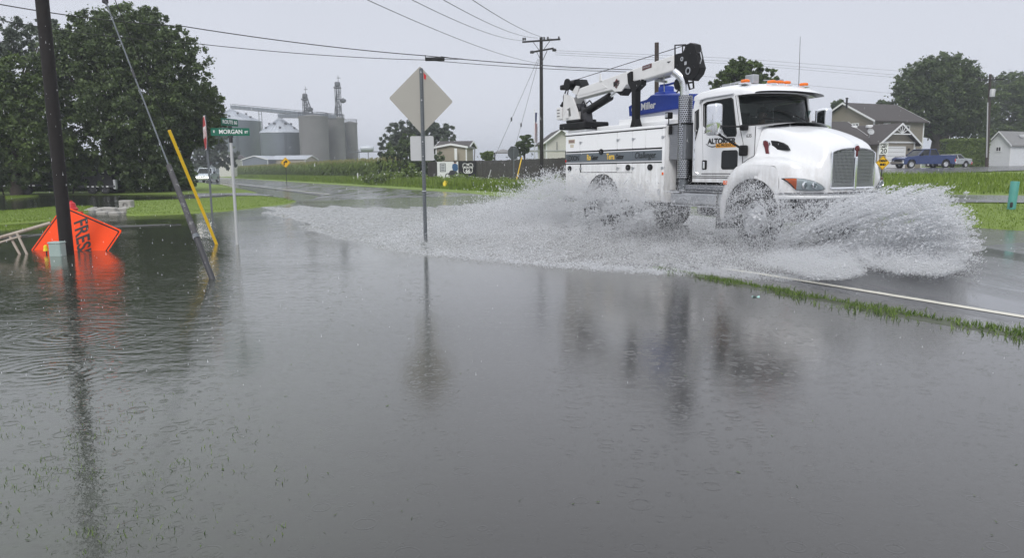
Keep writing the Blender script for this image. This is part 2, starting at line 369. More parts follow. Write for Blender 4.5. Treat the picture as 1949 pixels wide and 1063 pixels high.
def water_mat(name, base, rough, big, small, ringamp, foam=0.):
    m = bpy.data.materials.new(name); m.use_nodes = True; t = m.node_tree; n = t.nodes; l = t.links; b = n['Principled BSDF']
    b.inputs['IOR'].default_value = 1.33; b.inputs['Roughness'].default_value = rough
    tc = n.new('ShaderNodeTexCoord')
    def noise(scale, det, vec=None, ro=.55, dist=0.):
        a = n.new('ShaderNodeTexNoise'); a.inputs['Scale'].default_value = scale; a.inputs['Detail'].default_value = det; a.inputs['Roughness'].default_value = ro; a.inputs['Distortion'].default_value = dist
        l.new(vec or tc.outputs['Object'], a.inputs['Vector']); return a.outputs[0]
    def M2(op, a, b_=None, c_=None):
        q = n.new('ShaderNodeMath'); q.operation = op
        for i, x in enumerate((a, b_, c_)):
            if x is None: continue
            if isinstance(x, (int, float)): q.inputs[i].default_value = x
            else: l.new(x, q.inputs[i])
        return q.outputs[0]
    mp = n.new('ShaderNodeMapping'); mp.inputs['Rotation'].default_value = (0, 0, rad(14)); mp.inputs['Scale'].default_value = (.55, 1.25, 1); l.new(tc.outputs['Object'], mp.inputs[0])
    patch = noise(.35, 2); pa = n.new('ShaderNodeMapRange'); pa.inputs[1].default_value = .42; pa.inputs[2].default_value = .62; pa.inputs[3].default_value = .35; pa.inputs[4].default_value = 1.; l.new(patch, pa.inputs[0])
    sx = n.new('ShaderNodeSeparateXYZ'); l.new(tc.outputs['Object'], sx.inputs[0])
    lf = n.new('ShaderNodeMapRange'); lf.interpolation_type = 'SMOOTHSTEP'; lf.inputs[1].default_value = -1.; lf.inputs[2].default_value = -3.5; lf.inputs[3].default_value = .7; lf.inputs[4].default_value = 6.5; l.new(sx.outputs[0], lf.inputs[0])
    g1 = noise(5.5, 3, mp.outputs[0], .5, .4); g2 = noise(24, 4); g3 = noise(2.2, 2, mp.outputs[0])
    h = M2('ADD', M2('MULTIPLY', M2('MULTIPLY', g1, big), lf.outputs[0]), M2('MULTIPLY', M2('MULTIPLY', g2, small), M2('ADD', M2('MULTIPLY', lf.outputs[0], .3), .7))); h = M2('MULTIPLY', h, pa.outputs[0]); h = M2('ADD', h, M2('MULTIPLY', noise(75, 3), small*.30))
    if not foam:
        rg = n.new('ShaderNodeMapRange'); rg.interpolation_type = 'SMOOTHSTEP'; rg.inputs[1].default_value = -3.2; rg.inputs[2].default_value = .3; rg.inputs[3].default_value = .03; rg.inputs[4].default_value = rough; l.new(sx.outputs[0], rg.inputs[0]); l.new(rg.outputs[0], b.inputs['Roughness'])
    oc_ = n.new('ShaderNodeVectorMath'); oc_.operation = 'DOT_PRODUCT'; oc_.inputs[1].default_value = (RN[0], RN[1], 0); l.new(tc.outputs['Object'], oc_.inputs[0])
    rf = n.new('ShaderNodeMapRange'); rf.inputs[1].default_value = 7.; rf.inputs[2].default_value = 9.; rf.inputs[3].default_value = 1.; rf.inputs[4].default_value = 3.2; l.new(oc_.outputs['Value'], rf.inputs[0]); h = M2('MULTIPLY', h, rf.outputs[0])
    h = M2('ADD', h, M2('MULTIPLY', g3, big*.8))
    # expanding rain rings
    for k, (scl, R, seed) in enumerate(((5.2, .060, 0.), (9., .034, 3.7), (17., .018, 8.3))):
        off = n.new('ShaderNodeVectorMath'); off.operation = 'ADD'; off.inputs[1].default_value = (seed, seed*1.7, 0); l.new(tc.outputs['Object'], off.inputs[0])
        vo = n.new('ShaderNodeTexVoronoi'); vo.voronoi_dimensions = '2D'; vo.inputs['Scale'].default_value = scl; l.new(off.outputs[0], vo.inputs['Vector'])
        d = M2('DIVIDE', vo.outputs['Distance'], scl); sp = n.new('ShaderNodeSeparateColor'); l.new(vo.outputs['Color'], sp.inputs[0])
        rr = M2('MULTIPLY', sp.outputs[0], R); q = M2('DIVIDE', M2('SUBTRACT', d, rr), R*.16)
        env = M2('EXPONENT', M2('MULTIPLY', M2('MULTIPLY', q, q), -1.)); wv = M2('COSINE', M2('MULTIPLY', q, 3.2))
        on = M2('GREATER_THAN', sp.outputs[1], .5); amp = M2('MULTIPLY', on, ringamp*(1, .7, .45)[k])
        h = M2('ADD', h, M2('MULTIPLY', M2('MULTIPLY', env, wv), amp))
    # two wide ring systems at the left edge
    for cx_, cy_, R in ((-3.95, 6.55, .5), (-3.45, 5.3, .38)):
        sb = n.new('ShaderNodeVectorMath'); sb.operation = 'DISTANCE'; sb.inputs[1].default_value = (cx_, cy_, 0); l.new(tc.outputs['Object'], sb.inputs[0])
        d = sb.outputs['Value']; env = M2('EXPONENT', M2('MULTIPLY', d, -1/R)); wv = M2('SINE', M2('MULTIPLY', d, 62.))
        h = M2('ADD', h, M2('MULTIPLY', M2('MULTIPLY', env, wv), .0012))
    bu = n.new('ShaderNodeBump'); bu.inputs['Distance'].default_value = 1.; bu.inputs['Strength'].default_value = 1.; l.new(h, bu.inputs['Height']); l.new(bu.outputs[0], b.inputs['Normal'])
    c = n.new('ShaderNodeMix'); c.data_type = 'RGBA'; c.inputs[6].default_value = (base[0]*.8, base[1]*.8, base[2]*.8, 1); c.inputs[7].default_value = (base[0]*1.2, base[1]*1.2, base[2]*1.2, 1)
    cn = noise(.9, 5); l.new(cn, c.inputs[0]); col = c.outputs[2]
    # grassy bed showing through on the left
    gm = n.new('ShaderNodeMapRange'); gm.interpolation_type = 'SMOOTHSTEP'; gm.inputs[1].default_value = .3; gm.inputs[2].default_value = -2.2; l.new(sx.outputs[0], gm.inputs[0])
    c2 = n.new('ShaderNodeMix'); c2.data_type = 'RGBA'; l.new(M2('MULTIPLY', gm.outputs[0], noise(7, 6, None, .7)), c2.inputs[0]); l.new(col, c2.inputs[6]); c2.inputs[7].default_value = (.055, .07, .045, 1); col = c2.outputs[2]
    if foam:
        fn = noise(28, 6, None, .7); fm = n.new('ShaderNodeMapRange'); fm.inputs[1].default_value = .52; fm.inputs[2].default_value = .64; fm.inputs[4].default_value = foam; l.new(fn, fm.inputs[0])
        c3 = n.new('ShaderNodeMix'); c3.data_type = 'RGBA'; l.new(fm.outputs[0], c3.inputs[0]); l.new(col, c3.inputs[6]); c3.inputs[7].default_value = (.75, .77, .8, 1); col = c3.outputs[2]
    df = n.new('ShaderNodeBsdfDiffuse'); l.new(col, df.inputs[0]); gl = n.new('ShaderNodeBsdfGlossy'); gl.inputs[0].default_value = (1, .99, .965, 1); l.new(bu.outputs[0], gl.inputs['Normal'])
    if b.inputs['Roughness'].links: l.new(b.inputs['Roughness'].links[0].from_socket, gl.inputs['Roughness'])
    else: gl.inputs['Roughness'].default_value = rough
    lw = n.new('ShaderNodeLayerWeight'); lw.inputs[0].default_value = .5; l.new(bu.outputs[0], lw.inputs['Normal']); fc = M2('ADD', M2('MULTIPLY', M2('POWER', lw.outputs['Facing'], 3.9), .93), .045); fc = M2('MINIMUM', fc, .95)
    if foam: fc = M2('MULTIPLY', fc, M2('SUBTRACT', 1., fm.outputs[0]))
    ms = n.new('ShaderNodeMixShader'); l.new(fc, ms.inputs[0]); l.new(df.outputs[0], ms.inputs[1]); l.new(gl.outputs[0], ms.inputs[2]); l.new(ms.outputs[0], n['Material Output'].inputs[0]); n.remove(b)
    return m
M['water'] = water_mat('flood_water', (.030, .029, .029), .12, .0013, .00095, .00042)
M['churn'] = water_mat('churned_water', (.11, .11, .112), .12, .004, .002, .0, foam=.75)

# terrain sheet to the horizon, in road coordinates
os_ = np.unique(np.concatenate([np.linspace(-900, -100, 12), np.linspace(-100, -10, 19), np.linspace(-10, 7.1, 18), [7.3, 17.35, 17.5], np.linspace(18, 50, 33), np.linspace(52, 110, 20), np.linspace(150, 1000, 10)]))
ss_ = np.unique(np.concatenate([np.linspace(-400, -20, 10), np.linspace(-20, 120, 71), np.linspace(124, 300, 30), np.linspace(350, 1400, 14)]))
OO, SS = np.meshgrid(os_, ss_); XX = OO*RN[0]+SS*RD[0]; YY = OO*RN[1]+SS*RD[1]; ZZ = hgt(XX, YY)
vs = np.stack([XX, YY, ZZ], -1).reshape(-1, 3); a = (np.arange(len(ss_)-1)[:, None]*len(os_)+np.arange(len(os_)-1)[None]).ravel()
tag(fast_mesh('ground', vs, np.stack([a, a+1, a+1+len(os_), a+len(os_)], 1), M['lawn'], smooth=True), kind='structure')
# flood water
tag(MB().grid([[RO(o, s, 0) for o in (-200, -60, -20, 0, 7.6, 12, 17.45)] for s in (-60, -10, 10, 30, 60, 120, 300)]).build('flood_water', M['water']), kind='structure')

def road_o0(s): return float(np.interp(s, [-60, 6, 14, 24, 34, 44, 300], [6.9, 6.9, 6.9, 6.6, 6.2, 9.5, 10.5]))
def road_o1(s): return float(np.interp(s, [-60, 10, 30, 52, 300], [17.35, 17.35, 18.3, 19.9, 19.9]))
def road_z(o, s):
    base = float(np.interp(s, [-60, 7.0, 9.5, 30, 42, 300], [.010, .008, -.02, -.02, .012, .03]))
    if s <= 9.5: base += .004*min(1, max(0, (o-7.2)/2)) - .035*min(1, max(0, (7.25-o)/.3))**2
    return base
rows = []
for s in list(np.arange(-60, 0, 6))+list(np.arange(0, 60, 1.5))+list(np.arange(60, 301, 10)):
    a0, a1 = road_o0(s), road_o1(s); fr_ = [0, .008, .017, .03]+[k/12 for k in range(1, 13)]; rows.append([RO(a0+(a1-a0)*k, s, road_z(a0+(a1-a0)*k, s)) for k in fr_])
tag(MB().grid(rows).build('road', M['asphalt']), kind='structure')
# edge line and centre line
def line(name, o0, wd, s0, s1, m, gap=None):
    b = MB(); s = s0
    while s < s1:
        ds = .8; o = o0; b.grid([[RO(o, s, road_z(o, s)+.004), RO(o+wd, s, road_z(o+wd, s)+.004)], [RO(o, s+ds, road_z(o, s+ds)+.004), RO(o+wd, s+ds, road_z(o+wd, s+ds)+.004)]]); s += ds
    return tag(b.build(name, m), kind='structure')
line('road_edge_line', 7.40, .12, -20, 9, M['paint_line'])
line('road_edge_line', 10.3, .12, 46, 150, M['paint_line'])
line('road_edge_line', 17.0, .10, 3.2, 8.6, M['paint_line'])

def drape(name, top, bot, m, dz=.01, nr=4, nc=24, kind='structure'):
    def at(l, t):
        xs = [p[0] for p in l]; ys = [p[1] for p in l]; x = xs[0]+(xs[-1]-xs[0])*t; return x, float(np.interp(x, xs, ys))
    rows = []
    for i in range(nr+1):
        r = []
        for j in range(nc+1):
            xt, yt = at(top, j/nc); xb, yb = at(bot, j/nc); u = i/nr; p = GT(xt+(xb-xt)*u, yt+(yb-yt)*u); r.append((p[0], p[1], float(hgt(p[0], p[1]))+dz))
        rows.append(r)
    return tag(MB().grid(rows).build(name, m, smooth=True), kind=kind)
drape('footpath', [(1600, 371), (1700, 371.5), (1800, 372.5), (2300, 377)], [(1600, 385), (1700, 386), (1800, 386.5), (2300, 391)], M['asphalt2'], .03)
drape('side_street', [(1560, 321), (1700, 319.5), (1820, 320), (1880, 314.5), (2300, 306)], [(1560, 340), (1700, 334), (1800, 331.5), (1949, 325.5), (2300, 322)], M['asphalt2'], .05, 8)

def blades(name, pts, h, wd, m, parent=None, lean=.5, kind='stuff', label=None, cat=None):
    n_ = len(pts); a = rng.uniform(0, 2*PI, n_); hh = h*rng.uniform(.5, 1.25, n_); ww = wd*rng.uniform(.6, 1.3, n_)
    la = rng.uniform(0, 2*PI, n_); ll = lean*hh*rng.uniform(.1, 1, n_)
    dx = np.stack([np.cos(a), np.sin(a), 0*a], 1)*ww[:, None]/2; tip = np.stack([np.cos(la)*ll, np.sin(la)*ll, hh], 1)
    mid = tip*np.array([.35, .35, .55]); vs = np.concatenate([pts-dx, pts+dx, pts+mid+dx*.8, pts+mid-dx*.8, pts+tip], 0)
    i = np.arange(n_); q = np.stack([i, i+n_, i+2*n_, i+3*n_], 1); tr_ = np.stack([i+3*n_, i+2*n_, i+4*n_, i+4*n_], 1)
    me_v = vs; f1 = np.stack([i, i+n_, i+2*n_], 1); f2 = np.stack([i, i+2*n_, i+3*n_], 1); f3 = np.stack([i+3*n_, i+2*n_, i+4*n_], 1)
    t = rng.uniform(0, 1, n_); ob = fast_mesh(name, me_v, np.concatenate([f1, f2, f3]), m, parent, np.tile(t, 3))
    return tag(ob, label, cat, kind=kind)
def vnoise(x, y, s=1., seed=0):
    return .5+.25*(np.sin(x*s*1.3+seed)+np.sin(y*s*1.7+seed*2.1))*.9+.18*np.sin((x+y)*s*2.9+seed)*np.cos((x-y)*s*2.3)

# emergent grass strip beside the edge line
s = rng.uniform(-3., 8.6, 8500); o = 6.62+rng.normal(0, .15, 8500) + .05*np.sin(s*2.1)+.04*np.sin(s*5.3)
wid = np.interp(s, [-3, 3, 6, 8.6], [1.25, 1.15, .7, .35]); o = 6.60+(o-6.6)*wid
nz = vnoise(s*3, o*6, 1.4); k = nz > np.interp(s, [-3, 9], [.42, .3]); s, o = s[k], o[k]
p = RN[None]*o[:, None]+RD[None]*s[:, None]; p[:, 2] = -.014
blades('grass_strip', p, .058, .011, M['blade2'], lean=.9, label='strip of green grass poking out of the flood water along the road edge line', cat='grass')
pb = MB(); rows = []
for s_ in np.linspace(-3, 8.8, 60):
    wd_ = .26*np.interp(s_, [-3, 6, 8.8], [1, .7, .2])*(1+.25*math.sin(s_*3.1)); rows.append([RO(6.6-wd_, s_, -.01), RO(6.6-wd_*.4, s_, .004), RO(6.6+wd_*.4, s_, .004), RO(6.6+wd_, s_, -.01)])
tag(pb.grid(rows).build('verge_soil', mat('wet_soil', (.05, .06, .03), .5, var=.4, vs=5, bump=.02, bs=20)), kind='structure')
# sparse blades in the shallow foreground, left
n_ = 26000; x = rng.uniform(-3.8, -.3, n_); y = rng.uniform(1.7, 5.4, n_)
dens = np.clip((-x/y-.28)*2.6+.06, .0, 1)*np.clip((4.9-y)/1.6, 0, 1)*np.clip(vnoise(x*4, y*4, 1.7, 3)*1.6-.45, 0, 1)+np.clip((2.5-y), 0, 1)*.10*(x < .1)
k = rng.uniform(0, 1, n_) < dens*.9; p = np.stack([x[k], y[k], np.full(k.sum(), -.012)], 1)
blades('submerged_grass', p, .027, .0045, M['blade2'], lean=1.2, label='thin grass blades just breaking the water in the near left corner', cat='grass')

# floating scraps carried by the flood
n_ = 420; x = rng.uniform(-5, 5, n_); y = rng.uniform(2.2, 9.5, n_); k = (x*RN[0]+y*RN[1] < 6.2) & (vnoise(x*1.7, y*1.7, 1.1, 5) > .45); x, y = x[k], y[k]; a = rng.uniform(0, PI, len(x)); ln = rng.uniform(.004, .016, len(x)); wd = ln*rng.uniform(.2, .5, len(x))
dx = np.stack([np.cos(a)*ln, np.sin(a)*ln, 0*a], 1); dy = np.stack([-np.sin(a)*wd, np.cos(a)*wd, 0*a], 1); c = np.stack([x, y, 0*x+.003], 1)
tag(fast_mesh('floating_scraps', np.stack([c-dx, c-dy, c+dx+np.array([0, 0, .003]), c+dy], 1).reshape(-1, 3), np.arange(len(x)*4).reshape(-1, 4), M['leaf_dark'], None, rng.uniform(0, 1, len(x))), 'tiny leaf and grass scraps floating on the foreground flood', 'debris', kind='stuff')
# lawn islands on the left, standing a few centimetres out of the flood
def island(name, pix, z=.045, dens=900, blade_h=.05):
    pts = []; m_ = len(pix)
    for i in range(m_):
        a = G(*pix[i]); b = G(*pix[(i+1) % m_]); L_ = np.linalg.norm(b-a); k = max(2, int(L_/.5))
        for j in range(k): q = a+(b-a)*j/k; pts.append(q[:2]+rng.normal(0, .02, 2)*min(1, L_))
    pts = np.array(pts); c = pts.mean(0); b = MB(); n_ = len(pts)
    rings = [[(*q, -.03) for q in pts], [(*(q+(c-q)/max(np.linalg.norm(c-q), .1)*.12), z*.6) for q in pts], [(*(c+(q-c)*.8), z) for q in pts]]
    b.grid(rings, close=True); b.zplate([tuple(c+(q-c)*.8) for q in pts], z, z-.002)
    ob = tag(b.build(name, M['lawn'], smooth=True), kind='structure')
    lo, hi = pts.min(0), pts.max(0); k = min(24000, int((hi-lo).prod()*dens)); q = rng.uniform(lo, hi, (k, 2))
    ins = np.zeros(k, bool); x, y = q[:, 0], q[:, 1]
    for i in range(n_):
        x1, y1 = pts[i]; x2, y2 = pts[(i+1) % n_]; cr_ = ((y1 > y) != (y2 > y)) & (x < (x2-x1)*(y-y1)/(y2-y1+1e-12)+x1); ins ^= cr_
    q = q[ins]; return np.column_stack([q, np.full(len(q), z-.01)])
IS = []
IS.append(island('lawn_island', [(240, 411), (330, 409), (430, 402), (500, 394), (545, 389), (566, 384), (540, 378), (495, 374), (440, 375), (380, 379), (300, 382), (240, 384)]))
IS.append(island('lawn_island', [(-60, 432), (60, 424), (108, 419), (182, 401), (178, 394), (120, 394), (40, 401), (-60, 407)]))
IS.append(island('lawn_island', [(-60, 443), (10, 438), (80, 433), (95, 429), (40, 430), (-60, 435)], .02))
IS.append(island('lawn_island', [(285, 369), (360, 364), (425, 362), (440, 357), (420, 352), (370, 353), (300, 364)], .06))
IS.append(island('lawn_island', [(12, 379), (75, 373), (70, 370), (10, 374)], .03))
blades('lawn_grass', np.concatenate(IS), .05, .012, M['blade'], label='short bright lawn blades on the dry patches left of the road', cat='grass')
def slab(name, pix, z, m):
    pts = [G(*q)[:2] for q in pix]; return tag(MB().zplate([tuple(q) for q in pts], -.1, z).build(name, m), kind='structure')
slab('driveway', [(352, 379), (430, 372), (520, 374), (500, 371), (455, 366), (440, 362), (380, 368), (330, 376)], .03, M['asphalt2'])
slab('kerb', [(206, 434), (345, 428), (340, 426.5), (206, 431)], .012, M['asphalt2'])
slab('kerb', [(-30, 458), (92, 448), (90, 445), (-30, 453)], .012, M['asphalt2'])
# rubble at the culvert end
rb = MB()
for i in range(26):
    q = G(random.uniform(168, 246), random.uniform(396, 407)); r_ = random.uniform(.05, .16); rb.rbox(q[0]-r_*1.3, q[0]+r_*1.3, q[1]-r_, q[1]+r_, -.05, r_*random.uniform(.4, .9), r_*.3, 1)
tag(rb.build('rubble', M['concrete']), 'low heap of broken grey concrete rubble beside the left lawn patch', 'rubble', kind='stuff')
cb = thing('culvert_block', 'grey concrete culvert block at the corner of the left lawn', 'block', G(243, 396))
MB().rbox(-.28, .22, -.18, .18, -.1, .32, .04).build('block', M['concrete'], cb); MB().lathe([(.10, 0), (.10, .03), (.07, .03), (.07, .0)], (.0, -.2, .12), 'y', 12).build('pipe_end', M['black'], cb)

# right bank grass, blades
def bank(n_, o0, o1, s0, s1, h, wd, nm, lab, dens=None):
    o = rng.uniform(o0, o1, n_); s = rng.uniform(s0, s1, n_); p = RN[None]*o[:, None]+RD[None]*s[:, None]; 
    u = p[:, 0]/np.maximum(p[:, 1], .1); k = (p[:, 1] > 6) & (u < .85); p = p[k]
    yb = np.array([0.]); p[:, 2] = hgt(p[:, 0], p[:, 1])-.01
    pr = (p-CP); z = pr @ _fw; X = CX+F_*(pr @ CR)/z; Y = CY-F_*(pr @ CU)/z
    hide = ((Y > 370.5) & (Y < 389) & (X > 1560)) | ((Y < 334+(1700-X)*.03) & (X > 1500))
    p = p[~hide]; return blades(nm, p, h, wd, M['blade'], lean=.8, label=lab, cat='grass')
bank(52000, 17.45, 26, -8, 30, .075, .014, 'bank_grass', 'mown green grass on the bank beyond the road at right')
bank(26000, 25, 36, 0, 40, .26, .03, 'tall_bank_grass', 'taller rough grass on the slope above the right footpath')
# verge in front of the corn
o = rng.uniform(19.95, 23.5, 46000); s = 20+rng.uniform(0, 1, 46000)**1.5*170; p = RN[None]*o[:, None]+RD[None]*s[:, None]; p[:, 2] = hgt(p[:, 0], p[:, 1])
hh = np.interp(o, [19.9, 21.5, 23.5], [.16, .35, .85])
p2 = p.copy(); blades('verge_grass', p2[hh < .27], .22, .05, M['blade'], lean=.8, label='rough green verge between the far road edge and the corn', cat='grass')
blades('verge_weeds', p2[hh >= .27], .70, .05, M['blade'], lean=.6, label='tall weeds growing at the foot of the corn field', cat='weeds')

# ------------------------------------------------------------------ leaves
def leaf_cloud(centers, radii, per, size, flat=.75, seed=0, droop=.35):
    n_ = len(centers); tot = n_*per; ci = np.repeat(np.arange(n_), per)
    v = rng.normal(0, 1, (tot, 3)); v /= np.linalg.norm(v, axis=1)[:, None]; r = np.abs(rng.normal(0, .62, tot))
    c = centers[ci]+v*r[:, None]*radii[ci][:, None]*np.array([1, 1, flat])
    nrm = v*.7+rng.normal(0, .7, (tot, 3))+np.array([0, 0, .5]); nrm /= np.linalg.norm(nrm, axis=1)[:, None]
    a = np.cross(nrm, rng.normal(0, 1, (tot, 3))); a /= np.linalg.norm(a, axis=1)[:, None]; b = np.cross(nrm, a)
    sz = size*rng.uniform(.55, 1.35, tot)[:, None]; a = a*sz; b = b*sz*.62
    vs = np.stack([c-a, c+b*.9-a*.1, c+a, c-b*.9+a*.1], 1).reshape(-1, 3)
    tint = np.clip(np.repeat(rng.uniform(.15, .85, n_), per)*.55+rng.uniform(0, .5, tot), 0, 1)
    return vs, np.arange(tot*4).reshape(-1, 4), tint
def crown_centers(lobes, k):
    cs = []; rs = []
    vol = np.array([l[3]*l[4]*l[5] for l in lobes])**.75; vol /= vol.sum()
    for l, f in zip(lobes, vol):
        m_ = max(10, int(k*f*5)); v = rng.normal(0, 1, (m_, 3)); v /= np.linalg.norm(v, axis=1)[:, None]; r = rng.uniform(.12, 1.12, m_)**.5*(1+.16*np.sin(v[:, 0]*5+v[:, 2]*7+l[0])*np.cos(v[:, 1]*6+v[:, 2]*4))
        cs.append(np.array(l[:3])+v*r[:, None]*np.array(l[3:6])); rs.append(rng.uniform(.08, .19, m_)*((l[3]*l[4]*l[5])**(1/3)))
    return np.concatenate(cs), np.concatenate(rs)
def tree(name, label, base, H, lobes, m, k=90, per=380, size=.16, trunk=.35, lean=(0, 0), group=None, limbs=6, cat='tree', flat=.75):
    """lobes relative to base: (x,y,z,rx,ry,rz)"""
    t = thing(name, label, cat, base, 0, group)
    b = MB(); top = Vector((lean[0], lean[1], H*.62)); pts = [Vector((0, 0, -.3)), Vector((lean[0]*.2, lean[1]*.2, H*.18)), Vector((lean[0]*.6, lean[1]*.6, H*.4)), top]
    b.tube(pts, [trunk*1.25, trunk*.9, trunk*.65, trunk*.25], 9)
    for i in range(limbs):
        l = lobes[i % len(lobes)]; st = Vector(pts[1]).lerp(pts[2], random.uniform(0, 1)); en = Vector((l[0]+random.uniform(-.6, .6)*l[3], l[1]+random.uniform(-.6, .6)*l[4], l[2]+random.uniform(-.2, .5)*l[5]))
        mid = st.lerp(en, .5)+Vector((0, 0, H*.04)); b.tube([st, mid, en], [trunk*.42, trunk*.25, trunk*.06], 6)
    b.build('trunk', M['bark'], t, smooth=True)
    cs, rs = crown_centers(lobes, k); vs, fs, ti = leaf_cloud(cs, rs, max(8, int(per/5)), size, flat)
    fast_mesh('crown', vs, fs, m, t, ti); return t
def lobe_px(base, px, py, Y, rxp, rzp, ry=None):      # lobe from sight line + radii in photo pixels
    c = V(px, py, Y)-np.array(base); k = Y/F_; return (c[0], c[1], c[2], rxp*k, ry or rxp*k*.8, rzp*k)
def base_px(px, Y): 
    p = V(px, 325, Y); return np.array([p[0], p[1], float(hgt(p[0], p[1]))])
GL = 'broadleaf trees at the left'
b_ = base_px(215, 52)
tree('broadleaf_tree', 'tallest dark broadleaf tree, rising behind the leaning guy wire at left', b_, 13, [lobe_px(b_, 230, 95, 52, 95, 75), lobe_px(b_, 150, 150, 52, 90, 90), lobe_px(b_, 310, 130, 52, 75, 75), lobe_px(b_, 260, 45, 53, 60, 38), lobe_px(b_, 230, 220, 51, 110, 80), lobe_px(b_, 175, 62, 54, 45, 35)], M['leaf_dark'], 330, 420, .115, .5, group=GL, limbs=14)
b_ = base_px(30, 49)
tree('broadleaf_tree', 'dark broadleaf tree behind the wooden pole at the left edge', b_, 11, [lobe_px(b_, 45, 190, 49, 75, 80), lobe_px(b_, -30, 220, 49, 90, 110), lobe_px(b_, 70, 270, 48, 70, 60), lobe_px(b_, -90, 160, 50, 80, 90)], M['leaf_mid'], 230, 400, .115, .4, group=GL, limbs=9)
b_ = base_px(20, 62)
tree('broadleaf_tree', 'open thin crowned tree with sky showing through, at the top left corner', b_, 14, [lobe_px(b_, 25, 80, 62, 50, 45), lobe_px(b_, -40, 110, 62, 60, 60), lobe_px(b_, 100, 60, 60, 35, 30)], M['leaf_pale'], 90, 260, .13, .35, group=GL, limbs=14)
b_ = base_px(355, 56)
tree('broadleaf_tree', 'broadleaf tree with rounded crown overhanging the road beside the stop sign', b_, 10, [lobe_px(b_, 350, 215, 56, 65, 65), lobe_px(b_, 385, 225, 57, 44, 50), lobe_px(b_, 315, 280, 55, 48, 45), lobe_px(b_, 395, 185, 58, 30, 34), lobe_px(b_, 340, 90, 56, 32, 40)], M['leaf_mid'], 210, 380, .115, .35, group=GL, limbs=12)
for px, Yd, rx, rz, py, lab in ((20, 50, 75, 38, 322, 'dark understorey shrub behind the parked trailers at the far left'), (120, 51, 60, 45, 315, 'dark understorey shrub behind the wooden pole'), (250, 52, 70, 50, 315, 'dark understorey shrub behind the black covered trailer'), (325, 53, 40, 30, 328, 'low shrub at the right end of the left tree line'), (0, 57, 60, 26, 346, 'lowest dark shrub behind the white disc at the far left'), (75, 57, 45, 24, 348, 'low dark shrub behind the end of the flatbed trailer'), (160, 57, 45, 26, 347, 'low dark shrub between the two parked trailers'), (232, 56, 45, 24, 347, 'low dark shrub right behind the black covered trailer'), (300, 56, 40, 22, 347, 'low dark shrub left of the yellow guy guard under the trees')):
    b_ = base_px(px, Yd); t = thing('shrub', lab, 'shrub', b_, 0, 'understorey shrubs'); k = Yd/F_
    lb = [lobe_px(b_, px, py, Yd, rx, rz), lobe_px(b_, px-rx*.5, py+12, Yd-1, rx*.7, rz*.7), lobe_px(b_, px+rx*.5, py+12, Yd-.5, rx*.7, rz*.7)]
    cs, rs = crown_centers(lb, 60); vs, fs, ti = leaf_cloud(cs, rs*1.2, 70, .13); fast_mesh('crown', vs, fs, M['leaf_dark'], t, ti)
    bb = MB(); [bb.tube([(dx, 0, -.1), (dx*1.6, .1, 1.1), (dx*2.5, .2, 2.)], [.05, .035, .01], 5) for dx in (-.6, -.1, .5)]; bb.build('stem', M['bark'], t)
def stree(px, Y, lobs, m, lab, k=50, per=300, size=.2, trunk=.25, H=6, grp=None, limbs=6, name='tree', cat='tree'):
    b_ = base_px(px, Y); return tree(name, lab, b_, H, [lobe_px(b_, *l[:2], Y, *l[2:]) for l in lobs], m, k, per, size, trunk, group=grp, limbs=limbs, cat=cat)
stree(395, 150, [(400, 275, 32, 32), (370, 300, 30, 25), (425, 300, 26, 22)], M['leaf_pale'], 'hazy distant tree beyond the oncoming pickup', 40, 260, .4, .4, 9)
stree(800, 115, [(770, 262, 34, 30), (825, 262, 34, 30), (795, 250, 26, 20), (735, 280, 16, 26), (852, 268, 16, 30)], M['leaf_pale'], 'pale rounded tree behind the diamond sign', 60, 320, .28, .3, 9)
stree(775, 84, [(775, 300, 40, 32), (745, 312, 28, 26), (815, 318, 34, 30), (780, 275, 24, 20)], M['leaf_dark'], 'dark bushy tree beside the end of the corn field', 60, 330, .2, .25, 6)
stree(999, 78, [(1000, 272, 16, 17), (992, 282, 12, 12)], M['leaf_dark'], 'small open tree above the dark fence left of the flagpole', 26, 110, .16, .12, 5)
stree(925, 88, [(928, 297, 12, 9)], M['leaf_bush'], 'small light green bush behind the fence, left of the gazebo', 14, 200, .2, .1, 3)
stree(1415, 62, [(1415, 148, 40, 32), (1385, 160, 30, 24), (1448, 155, 28, 26), (1412, 128, 30, 16)], M['leaf_mid'], 'green treetop showing above the truck cab', 60, 300, .17, .3, 10, limbs=10)
stree(1787, 103, [(1785, 180, 78, 62), (1740, 205, 44, 50), (1840, 200, 48, 60), (1790, 135, 60, 28), (1850, 160, 26, 24), (1715, 235, 24, 16), (1780, 240, 50, 22), (1840, 245, 40, 22)], M['leaf_dark'], 'huge spreading oak with thick dark trunk behind the blue pickup', 330, 330, .19, 1.5, 13, limbs=18)
stree(1925, 128, [(1925, 215, 60, 70), (1960, 190, 60, 50), (1890, 250, 30, 34), (1960, 250, 60, 40)], M['leaf_mid'], 'leafy green tree behind the white shed at the right edge', 120, 320, .24, .5, 11, limbs=10)
stree(1915, 140, [(1910, 165, 34, 24), (1945, 155, 24, 22), (1880, 180, 20, 20)], M['leaf_pale'], 'thin feathery treetop behind the right utility pole', 46, 200, .26, .35, 14, limbs=12)
stree(1600, 120, [(1595, 200, 14, 10)], M['leaf_dark'], 'small treetop behind the left roof edge of the brown house', 12, 160, .2, .15, 8)
stree(1690, 125, [(1678, 200, 12, 8)], M['leaf_dark'], 'small dark treetop just above the brown house ridge', 12, 160, .2, .15, 8)

